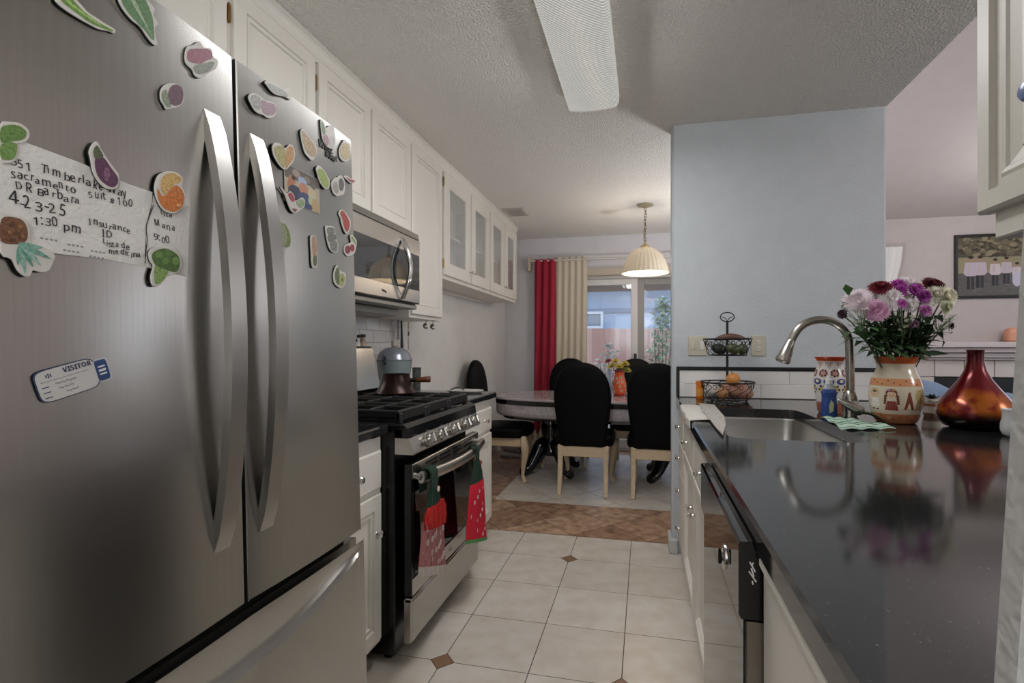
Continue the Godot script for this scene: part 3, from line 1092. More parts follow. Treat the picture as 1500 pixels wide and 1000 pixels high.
	part(dm, "logo", lathe(S(), [Vector2(0, 0), Vector2(0.012, 0), Vector2(0.012, 0.0015), Vector2(0, 0.0015)], 20, Transform3D(Basis(Vector3.UP, Vector3.RIGHT, Vector3.UP.cross(Vector3.RIGHT)), p(x + 0.003, 0.297, 2.11))), M.steel_dark)
	var dw := S()
	rings(dw, Transform3D(FL, p(x - 0.03, 0.085, d0 + 0.002)), d1 - d0 - 0.004, 0.165, [[0.0, 0.0], [0.0, 0.024], [0.008, 0.032]], true)
	bb(dw, x - 0.03, x - 0.002, 0.236, 0.254, d0 + 0.002, d1 - 0.002, 0.004)
	part(t, "drawer", dw, M.steel)

	# two hand towels buttoned over the oven handle
	for q in [[1.80, "snowflake", "faded rose hand towel with snowflakes and a shaggy red band on the oven handle"], [2.25, "red", "red hand towel with white flakes and a green knitted top on the oven handle"]]:
		var a: float = q[0]
		var hx := x + 0.03 + 0.036 * sin(PI * (a - d0 - 0.02) / (d1 - d0 - 0.04))
		var w := thing("hand_towel", q[2], "towel", p(hx, 0.3, a), "hand towels on the oven handle")
		var red: bool = q[1] == "red"
		# the loop over the bar
		var g := []
		for k in 15:
			var an := lerpf(-0.35, PI + 0.35, k / 14.0)
			var row := []
			for e in [-1, 0, 1]:
				var hw := 0.03 if not red else 0.018
				row.append(p(hx + cos(an) * 0.024, 0.715 + sin(an) * 0.026 - (0.06 if k == 0 or k == 14 else 0.0), a + e * hw))
			g.append(row)
		var green := grained("17412a", noise("knit", 0.06, [[0.0, "6a6a6a"], [1.0, "ffffff"]], FastNoiseLite.TYPE_CELLULAR, 256, 2), Vector3.ONE * 9, 0.95)
		part(w, "loop", sheet(S(), g, 0.006), green)
		var body := [[0.665, 0.03], [0.64, 0.045], [0.6, 0.075], [0.565, 0.088]] if red else [[0.668, 0.034], [0.63, 0.05], [0.59, 0.07]]
		part(w, "top", hang(hx + 0.012, a, body, 0.010, 5), green)
		part(w, "button", lathe(S(), [Vector2(0, 0), Vector2(0.011, 0), Vector2(0.011, 0.003), Vector2(0.008, 0.004), Vector2(0, 0.003)], 14, Transform3D(Basis(Vector3.UP, Vector3.RIGHT, Vector3.UP.cross(Vector3.RIGHT)), p(hx + 0.035, 0.655, a + 0.012))), mat("c9b9a2" if not red else "8a3f2c", 0.4))
		if red:
			var cl := [[0.568, 0.09], [0.5, 0.105], [0.42, 0.122], [0.34, 0.138], [0.295, 0.146]]
			part(w, "cloth", hang(hx + 0.012, a, cl, 0.013, 7), mat("c4152f", 0.95))
			part(w, "hem", hang(hx + 0.012, a, [[0.298, 0.1465], [0.282, 0.148]], 0.015, 7), mat("4f8a4f", 0.95))
			flakes(w, hx + 0.012, a, cl, 26, "f0e4e4", 0.022)
		else:
			part(w, "band", hang(hx + 0.014, a + 0.004, [[0.6, 0.07], [0.575, 0.09], [0.54, 0.098], [0.51, 0.09]], 0.018, 5), grained("ea2a22", tex.knit, Vector3.ONE * 12, 1.0))
			var cl := [[0.545, 0.088], [0.46, 0.098], [0.39, 0.11], [0.355, 0.116]]
			part(w, "cloth", hang(hx + 0.010, a + 0.006, cl, 0.013, 6), mat("9a6260", 0.95))
			part(w, "hem", hang(hx + 0.010, a + 0.006, [[0.357, 0.1165], [0.322, 0.12]], 0.014, 6), mat("b5a8a2", 0.95))
			flakes(w, hx + 0.010, a + 0.006, cl, 34, "d2c2be", 0.026)


func fold(x: float, a: float, u: float, amp: float, n: int) -> float:
	return amp * (0.5 + 0.5 * cos(u * PI * n + a * 9.0)) + 0.012 * (1.0 - u * u)


# a hanging cloth: rows of [height, half width], folds along its width
func hang(x: float, a: float, rows: Array, amp: float, n: int) -> SurfaceTool:
	var g := []
	var fine := []
	for i in rows.size() - 1:
		for k in 4: fine.append([lerpf(rows[i][0], rows[i + 1][0], k / 4.0), lerpf(rows[i][1], rows[i + 1][1], k / 4.0)])
	fine.append(rows[-1])
	for r in fine:
		var row := []
		for j in 25:
			var u := j / 12.0 - 1.0
			row.append(p(x + fold(x, a, u, amp, n), r[0] - 0.045 * u * clampf((0.6 - r[0]) / 0.25, 0.0, 1.0), a + u * r[1]))
		g.append(row)
	return sheet(S(), g, 0.005)


# woven flakes lying on the cloth's front
func flakes(w: Node3D, x: float, a: float, rows: Array, count: int, color: String, size: float) -> void:
	var s := S()
	for k in count:
		var y := lerpf(rows[0][0] - 0.02, rows[-1][0] + 0.02, (k + 0.5) / count)
		var hw: float = lerpf(rows[0][1], rows[-1][1], float(k) / count) * 0.88
		var u := fmod(k * 0.618 + 0.2, 1.0) * 2.0 - 1.0
		var c := p(x + fold(x, a, u, 0.013, 7 if count < 20 else 6) + 0.0032, y - 0.045 * u * clampf((0.6 - y) / 0.25, 0.0, 1.0), a + u * hw)
		for e in 3:
			var an := e * PI / 3 + k
			var dv := Vector3(0.0, sin(an), cos(an)) * size * 0.5
			var cr := Vector3(0.0, cos(an), -sin(an)) * size * 0.12
			face(s, [c - dv - cr, c + dv - cr, c + dv + cr, c - dv + cr], Vector3.RIGHT)
	part(w, "flakes", s, mat(color, 0.95)).set_meta("kind", "stuff")


func microwave() -> void:
	var X := -1.285
	var a := 1.915
	var e := 2.69
	var t := thing("microwave", "stainless over the range microwave with a bowed handle", "microwave", p(X, 1.42, 2.3))
	part(t, "body", box(WALL_L, X - 0.03, 1.44, 1.862, a, e, 0.003), mat("4a4846", 0.5))
	var top := S()
	prism(top, PackedVector2Array([Vector2(X - 0.05, 1.83), Vector2(X - 0.006, 1.83), Vector2(X - 0.012, 1.862), Vector2(X - 0.05, 1.866)]), -e, -a)
	part(t, "vent_cap", top, M.steel)
	part(t, "vent_gap", box(X - 0.04, X - 0.008, 1.824, 1.832, a, e), M.black)
	var dr := part(t, "door", box(X - 0.032, X, 1.455, 1.826, a, e, 0.006), M.steel)
	part(dr, "window", box(X - 0.004, X + 0.0015, 1.532, 1.735, a + 0.02, 2.40, 0.001), mat("2a2c2c", 0.03, 0.0, 0.9))
	part(dr, "keypad", box(X - 0.004, X + 0.0015, 1.532, 1.735, 2.52, e - 0.012, 0.001), mat("27292a", 0.06, 0.0, 0.7))
	part(dr, "frame_strip", box(X - 0.004, X + 0.0018, 1.532, 1.735, 2.402, 2.518, 0.001), mat("1b1c1d", 0.05, 0.0, 0.7))
	var hp := []
	for k in 13:
		var u := k / 12.0
		hp.append(p(X + 0.004 + 0.05 * sin(PI * u), lerpf(1.468, 1.792, u), 2.462))
	part(dr, "handle", tube(S(), hp, 0.013, 10, false, 1.0), M.chrome)
	var lg := letters("L", 0.03, 0.0015)
	var l := part(dr, "logo", lg, mat("3a3938", 0.5))
	l.transform = Transform3D(FL, off + p(X + 0.0015, 1.474, 2.24))
	part(dr, "logo", tube(S(), [p(X + 0.002, 1.498, 2.262), p(X + 0.002, 1.488, 2.275), p(X + 0.002, 1.494, 2.285), p(X + 0.002, 1.484, 2.30)], 0.002, 5), mat("3a3938", 0.5))
	var bt := S()
	bb(bt, WALL_L, X - 0.02, 1.425, 1.45, a, e, 0.004)
	bb(bt, -1.6, -1.4, 1.385, 1.425, a + 0.1, e - 0.06, 0.004)
	part(t, "underside", bt, mat("8f8d86", 0.4, 0.6))


func bulge(s: float) -> float:
	var c := 0.1875 if s > 0 else -0.1875
	var u := (s - c) / 0.1835
	return 0.007 * (1.0 - u * u)


func fridge() -> void:
	var FX := Transform3D(Basis(Vector3(0, 0, 1), deg_to_rad(1.6)), Vector3(-0.6865, 0, -0.77))
	var t := local_thing("refrigerator", "stainless french door refrigerator covered in magnets", "refrigerator", FX)
	var L := Transform3D(FL, Vector3.ZERO)
	var s := bx(S(), Vector3(-0.40, 0.9, 0), Vector3(0.68, 1.66, 0.735), 0.006)
	part(t, "body", s, mat("37383a", 0.5))
	part(t, "gasket", bx(S(), Vector3(-0.052, 1.1, 0), Vector3(0.02, 1.26, 0.72), 0.002), mat("17201b", 0.8))
	var steel: Material = M.steel
	for q in [[-0.371, -0.005], [0.004, 0.371]]:
		var g := S()
		var ed := S()
		var n := 14
		var y0 := 0.744
		var y1 := 1.74
		g.set_smooth_group(1)
		for k in n:
			var a := lerpf(q[0] + 0.0015, q[1] - 0.0015, float(k) / n)
			var b := lerpf(q[0] + 0.0015, q[1] - 0.0015, float(k + 1) / n)
			face(g, [L * Vector3(a, y0 + 0.003, bulge(a)), L * Vector3(b, y0 + 0.003, bulge(b)), L * Vector3(b, y1 - 0.003, bulge(b)), L * Vector3(a, y1 - 0.003, bulge(a))], L.basis.z)
		g.set_smooth_group(-1)
		for k in n:
			var a := lerpf(q[0] + 0.0015, q[1] - 0.0015, float(k) / n)
			var b := lerpf(q[0] + 0.0015, q[1] - 0.0015, float(k + 1) / n)
			for y in [[y0 + 0.003, y0, -1.0], [y1 - 0.003, y1, 1.0]]:
				face(g, [L * Vector3(a, y[0], bulge(a)), L * Vector3(b, y[0], bulge(b)), L * Vector3(b, y[1], bulge(b) - 0.004), L * Vector3(a, y[1], bulge(a) - 0.004)], L.basis * Vector3(0, y[2], 0.5))
				face(g, [L * Vector3(a, y[1], bulge(a) - 0.004), L * Vector3(b, y[1], bulge(b) - 0.004), L * Vector3(b, y[1], -0.04), L * Vector3(a, y[1], -0.04)], L.basis * Vector3(0, y[2], 0))
		for x in [[q[0] + 0.0015, q[0], -1.0], [q[1] - 0.0015, q[1], 1.0]]:
			face(g, [L * Vector3(x[0], y0, bulge(x[0])), L * Vector3(x[0], y1, bulge(x[0])), L * Vector3(x[1], y1, -0.002), L * Vector3(x[1], y0, -0.002)], L.basis * Vector3(x[2], 0, 0.5))
			face(ed, [L * Vector3(x[1], y0, -0.002), L * Vector3(x[1], y1, -0.002), L * Vector3(x[1], y1, -0.042), L * Vector3(x[1], y0, -0.042)], L.basis * Vector3(x[2], 0, 0))
		var dr := part(t, "door", g, steel)
		part(dr, "door_edge", ed, mat("1f2522", 0.5))
		var hs := -0.055 if q[0] < 0 else 0.046
		var hg := S()
		var pr := []
		for k in 25:
			var u := k / 24.0
			var z := 0.004 + 0.046 * pow(sin(PI * u), 0.7)
			pr.append([lerpf(0.862, 1.613, u), z])
		hg.set_smooth_group(2)
		for k in 24:
			var a = pr[k]
			var b = pr[k + 1]
			var w := 0.0165
			for f in [[1, 0.0, 1.0], [2, -0.016, -1.0]]:
				hg.set_smooth_group(f[0])
				face(hg, [L * Vector3(hs - w, a[0], a[1] + f[1]), L * Vector3(hs + w, a[0], a[1] + f[1]), L * Vector3(hs + w, b[0], b[1] + f[1]), L * Vector3(hs - w, b[0], b[1] + f[1])], L.basis * Vector3(0, 0, f[2]))
			for sd in [-1.0, 1.0]:
				hg.set_smooth_group(-1)
				face(hg, [L * Vector3(hs + w * sd, a[0], a[1]), L * Vector3(hs + w * sd, b[0], b[1]), L * Vector3(hs + w * sd, b[0], b[1] - 0.016), L * Vector3(hs + w * sd, a[0], a[1] - 0.016)], L.basis * Vector3(sd, 0, 0))
		for k in [0, 24]:
			hg.set_smooth_group(-1)
			face(hg, [L * Vector3(hs - 0.0165, pr[k][0], pr[k][1]), L * Vector3(hs + 0.0165, pr[k][0], pr[k][1]), L * Vector3(hs + 0.0165, pr[k][0], pr[k][1] - 0.016), L * Vector3(hs - 0.0165, pr[k][0], pr[k][1] - 0.016)], L.basis * Vector3(0, -1 if k == 0 else 1, 0))
		part(dr, "handle", hg, mat("aeaba6", 0.3, 1.0))
	# freezer drawer with a scooped pull: a curved lip, hollow above it
	var z0 := 0.012
	var g := S()
	g.set_smooth_group(1)
	var rows := []
	var NX := 60
	for i in 17:
		var row := []
		for k in NX + 1:
			var sx := lerpf(-0.371, 0.371, float(k) / NX)
			var arc := 0.634 + 0.064 * pow((sx - 0.01) / 0.33, 2.0)
			arc = minf(arc, 0.716)
			var y: float
			var z := z0
			if i <= 5:
				y = lerpf(0.09, arc, i / 5.0)
				z = z0 + (0.003 if i == 5 else 0.0) * (1.0 if absf(sx - 0.01) < 0.335 else 0.0)
			else:
				var u := (i - 6) / 10.0
				y = lerpf(arc + 0.003, 0.724, u)
				var room := clampf(1.0 - pow(absf(sx - 0.01) / 0.335, 8.0), 0.0, 1.0)
				z = z0 - 0.013 * room * pow(1.0 - u, 1.3)
			row.append(L * Vector3(sx, y, z + bulge(sx) * 0.4 - (0.006 if k == 0 or k == NX else 0.0)))
		rows.append(row)
	for i in 16:
		g.set_smooth_group(1 if i < 5 else (2 if i == 5 else 3))
		for k in NX:
			face(g, [rows[i][k], rows[i][k + 1], rows[i + 1][k + 1], rows[i + 1][k]], L.basis.z + Vector3.UP * (1.0 if i == 5 else 0.0))
	g.set_smooth_group(-1)
	bx(g, Vector3(-0.04, 0.407, 0), Vector3(0.05, 0.634, 0.742), 0.0)
	part(t, "freezer_drawer", g, steel)
	part(t, "hinge_cover", bx(S(), Vector3(-0.03, 0.734, 0.352), Vector3(0.04, 0.014, 0.03), 0.003), M.steel_dark)
	part(t, "kick_plate", bx(S(), Vector3(-0.05, 0.045, 0), Vector3(0.04, 0.08, 0.72), 0.003), M.black)
	magnets(FX)


func magnets(FX: Transform3D) -> void:
	var says := {
		"bean_magnet": "green bean pod magnet at the top left of the fridge", "leaf_magnet": "big green leaf magnet near the top edge of the fridge door", "radish_magnet": "pink radish magnet high on the left fridge door beside the door gap",
		"beet_magnet": "small dark purple beet magnet under the pink radish magnet", "clover_magnet": "green round leaved magnet over the left end of the handwritten note", "eggplant_magnet": "purple eggplant magnet at the top edge of the handwritten note",
		"orange_magnet": "orange fruit magnet with a cut slice at the right end of the note", "pineapple_magnet": "upside down pineapple magnet at the lower left of the note", "broccoli_magnet": "green broccoli magnet under the orange magnet",
		"white_radish_magnet": "long pale white radish magnet at the top of the right fridge door", "garlic_magnet": "grey and pink garlic magnet below the white radish magnet", "mango_magnet": "green and orange mango magnet above the snapshot",
		"potato_magnet": "long tan potato magnet up right of the mango magnet", "radish_pair_magnet": "magnet of two radishes with upright leaves above the black lettering", "pepper_magnet": "pale yellow bell pepper magnet at the right edge of the fridge",
		"lime_magnet": "lime green pear shaped magnet at the right of the snapshot", "plum_magnet": "grey plum magnet with a pale half near the right fridge edge", "chili_magnet": "tiny red chili magnet at the very edge of the fridge",
		"radish_slice_magnet": "red radish and green slice magnet on the corner of the snapshot", "red_pepper_magnet": "red pepper magnet below the grey plum magnet", "cabbage_magnet": "pale green half cabbage magnet beside the right handle",
		"carrot_magnet": "narrow upright tan and green stick magnet", "artichoke_magnet": "grey scaly artichoke magnet left of the cherries", "cherry_magnet": "pair of dark red cherries magnet with a green leaf", "kiwi_magnet": "dark green fruit and lime half magnet, lowest on the right door"}
	for q in MAGNETS:
		var at := FX * Transform3D(FL, FL * Vector3(q[1], q[2], bulge(q[1]) + 0.0008))
		if q[1] < -0.005 and (q[0] in ["clover_magnet", "eggplant_magnet", "orange_magnet", "pineapple_magnet", "broccoli_magnet"]): at = at * Transform3D(Basis.IDENTITY, Vector3(0, 0, 0.0022))
		if q[0] in ["radish_slice_magnet", "mango_magnet", "lime_magnet"]: at = at * Transform3D(Basis.IDENTITY, Vector3(0, 0, 0.0015))
		var t := local_thing(q[0], says[q[0]], "magnet", at, "food magnets on the refrigerator")
		var o := outline(q[3])
		part(t, "backing", prism(S(), o, 0.0, 0.0022), mat("1c2620", 0.8))
		part(t, "border", prism(S(), o, 0.0022, 0.0036, Transform3D.IDENTITY, 0.0006), mat("c8c3ba", 0.5))
		var k := 0
		for e in q[4]:
			k += 1
			part(t, e[0], prism(S(), outline(e[2]), 0.0036, 0.004 + k * 0.00006), grained(e[1], noise("inks", 0.03, [[0.0, "a8a8a8"], [0.5, "e8e8e8"], [1.0, "ffffff"]], FastNoiseLite.TYPE_SIMPLEX_SMOOTH, 256, 4), Vector3.ONE * 22, 0.45))
	# the handwritten note, torn kitchen paper, held by five magnets
	var nb := -0.2
	var xf := FX * Transform3D(FL, FL * Vector3(-0.235, 1.387, bulge(-0.235) + 0.0004))
	var n := local_thing("paper_note", "white paper note with handwriting held by magnets on the left fridge door", "note", xf)
	part(n, "sheet", prism(S(), PackedVector2Array([Vector2(-0.122, 0.062), Vector2(-0.09, 0.066), Vector2(-0.03, 0.063), Vector2(0.03, 0.055), Vector2(0.067, 0.054), Vector2(0.066, 0.04), Vector2(0.056, 0.0), Vector2(0.053, -0.05), Vector2(0.052, -0.06), Vector2(0.0, -0.058), Vector2(-0.06, -0.061), Vector2(-0.125, -0.058)]), 0.0, 0.0008), M.paper)
	part(n, "torn_strip", prism(S(), PackedVector2Array([Vector2(0.069, 0.05), Vector2(0.13, 0.049), Vector2(0.126, 0.0), Vector2(0.122, -0.064), Vector2(0.07, -0.062), Vector2(0.055, -0.06), Vector2(0.057, 0.0), Vector2(0.066, 0.03)]), 0.0003, 0.001), M.paper)
	var words := [["5551", -0.111, 0.0305, 1.0], ["Timberlake", -0.0745, 0.032, 1.05], ["Way", 0.003, 0.0305, 1.05], ["Sacramento", -0.104, 0.0175, 0.92], ["Suit # 100", -0.021, 0.0185, 0.95], ["DR Barbara", -0.099, 0.0045, 1.0], ["4-23-25", -0.106, -0.0165, 1.35], ["1:30 pm", -0.083, -0.0325, 1.1], ["Insurance", -0.021, -0.0185, 0.9], ["ID", -0.006, -0.031, 1.0], ["lista de", -0.004, -0.042, 0.8], ["medicina", 0.002, -0.051, 0.8], ["cita", 0.078, 0.0205, 0.9], ["Maria", 0.069, 0.0, 0.95], ["9:00", 0.067, -0.021, 1.05]]
	var k := 0
	for q in words:
		var x: float = q[1]
		for ch in q[0]:
			if ch != " ":
				var l := part(n, "lettering", letters(ch, 0.0130 * q[3], 0.0003, "Droid Sans", 500), M.ink)
				k += 1
				l.transform = Transform3D(Basis(Vector3(0, 0, 1), sin(k * 2.3) * 0.10 + 0.02) * Basis.from_scale(Vector3(0.92 + 0.12 * sin(k * 1.7), 1.0 + 0.15 * sin(k * 3.1), 1)), Vector3(x, q[2] + sin(k * 1.3) * 0.0012, 0.0013))
			x += advance(ch, 0.0128 * q[3])
	part(n, "pen_line", tube(S(), smooth([Vector3(0.068, 0.035, 0.0012), Vector3(0.062, 0.018, 0.0012), Vector3(0.056, 0.0, 0.0012), Vector3(0.057, -0.02, 0.0012), Vector3(0.053, -0.045, 0.0012)], 3), 0.0006, 4), M.ink)
	var faint := S()
	for q in [[-0.074, -0.045], [-0.045, -0.047], [-0.018, -0.05], [-0.05, -0.055], [-0.02, -0.0575]]:
		for i in 4: bx(faint, Vector3(q[0] + i * 0.005, q[1], 0.0009), Vector3(0.003, 0.0022, 0.0002), 0.0)
	part(n, "faint_writing", faint, mat("8d8a88", 0.9))
	# visitor badge
	var bx_ := FX * Transform3D(FL * Basis(Vector3(0, 0, 1), 0.27), FL * Vector3(-0.283, 1.168, bulge(-0.283) + 0.0004))
	var b := local_thing("visitor_badge", "white and blue visitor badge stuck askew on the left fridge door", "badge", bx_)
	part(b, "card", prism(S(), PackedVector2Array(oval(32, 0.035, 0.0205, 6.0)), 0.0, 0.001, Transform3D(Basis.IDENTITY, Vector3(0, 0, 0.0))), mat("2c3a52", 0.6))
	part(b, "face", prism(S(), PackedVector2Array(oval(32, 0.0338, 0.0193, 6.0)), 0.001, 0.0014), mat("c3c0bc", 0.5))
	var tb := part(b, "tab", prism(S(), PackedVector2Array(oval(24, 0.0095, 0.0155, 5.0)), 0.0, 0.0012, Transform3D(Basis.IDENTITY, Vector3(0.0425, 0.0, 0))), mat("b9bbc0", 0.5))
	part(b, "tab_print", prism(S(), PackedVector2Array(oval(24, 0.0078, 0.0138, 6.0)), 0.0012, 0.0016, Transform3D(Basis.IDENTITY, Vector3(0.0415, 0.0, 0))), mat("27406e", 0.5))
	var tp := S()
	bx(tp, Vector3(0.0415, 0.005, 0.0018), Vector3(0.009, 0.002, 0.0003))
	bx(tp, Vector3(0.0415, 0.0, 0.0018), Vector3(0.009, 0.003, 0.0003))
	bx(tp, Vector3(0.0415, -0.005, 0.0018), Vector3(0.009, 0.002, 0.0003))
	part(b, "tab_mark", tp, mat("d3d2d0", 0.5))
	var v := part(b, "lettering", letters("VISITOR", 0.0088, 0.0003, "Droid Sans", 700), mat("2b3350", 0.6))
	v.position = Vector3(-0.003, 0.0085, 0.0016)
	var ln := S()
	bx(ln, Vector3(-0.002, 0.0055, 0.0015), Vector3(0.055, 0.0005, 0.0002))
	for y in [-0.001, -0.0075, -0.014]: bx(ln, Vector3(-0.026, y, 0.0015), Vector3(0.008, 0.0012, 0.0002))
	for i in 3: bx(ln, Vector3(-0.022 + i * 0.0025, 0.0118, 0.0015), Vector3(0.0014, 0.004 + 0.002 * (i % 2), 0.0002))
	part(b, "rule", ln, mat("4a5068", 0.6))
	var wr := S()
	for q in [[-0.015, 0.0005, 7], [-0.013, -0.006, 5], [-0.006, -0.0125, 4]]:
		var pts := []
		for i in q[2] * 4: pts.append(Vector3(q[0] + i * 0.0009, q[1] + 0.0012 * sin(i * 2.2) + 0.0006 * sin(i * 0.9), 0.0015))
		tube(wr, pts, 0.0003, 4)
	part(b, "writing", wr, mat("8d8b90", 0.8)).set_meta("kind", "stuff")
	# snapshot and the black lettering above it
	var px := FX * Transform3D(FL, FL * Vector3(0.169, 1.549, bulge(0.169) + 0.0004))
	var im := Image.create(128, 96, false, Image.FORMAT_RGB8)
	im.fill(hexc("b9ad97"))
	wedge(im, [Vector2(0, 0), Vector2(128, 0), Vector2(128, 26), Vector2(0, 34)], hexc("6d645c"))
	for q in [[40, 12, 14, 10, "a7978c"], [80, 16, 12, 9, "8f857a"], [26, 34, 14, 12, "b98a72"], [20, 52, 13, 20, "b57a5f"], [36, 66, 26, 20, "46485a"], [62, 26, 16, 12, "a9b6d0"], [66, 46, 17, 17, "c08a72"], [72, 78, 30, 24, "4d5878"], [98, 50, 16, 18, "c9bd9c"], [96, 70, 14, 12, "b7bd98"], [112, 80, 16, 22, "bca27a"], [104, 26, 10, 8, "6f7268"], [30, 28, 7, 6, "4b3a34"]]:
		dot(im, q[0], q[1], q[2], q[3], hexc(q[4]))
	var sn := local_thing("snapshot", "colour snapshot of people held by magnets on the right fridge door", "photo", px)
	part(sn, "paper", bx(S(), Vector3(0, 0, 0.0006), Vector3(0.112, 0.078, 0.001), 0.0002), mat("b9b4ac", 0.5))
	part(sn, "print", picture(0.110, 0.076, Transform3D(Basis.IDENTITY, Vector3(0, 0, 0.0013))), printed(im, 0.3))
	var lx := FX * Transform3D(FL, FL * Vector3(0.229, 1.652, bulge(0.25) + 0.0004))
	var le := local_thing("letter_magnet", "black and white word magnet under the two radishes", "magnet", lx)
	var l1 := part(le, "lettering", letters("Whiz", 0.022, 0.002, "Droid Sans", 700), mat("35332f", 0.6))
	l1.position = Vector3(0, 0.010, 0.001)
	var l2 := part(le, "lettering", letters("Bowl", 0.018, 0.002, "Droid Sans", 700), mat("35332f", 0.6))
	l2.position = Vector3(0.024, -0.003, 0.001)


func outline(a: Array) -> PackedVector2Array:
	var pts := []
	for i in range(0, a.size(), 2): pts.append(Vector2(a[i], a[i + 1]) * 0.001)
	var out := PackedVector2Array(smooth(pts, 3, true))
	if Geometry2D.triangulate_polygon(out).is_empty(): out = PackedVector2Array(pts)
	return out


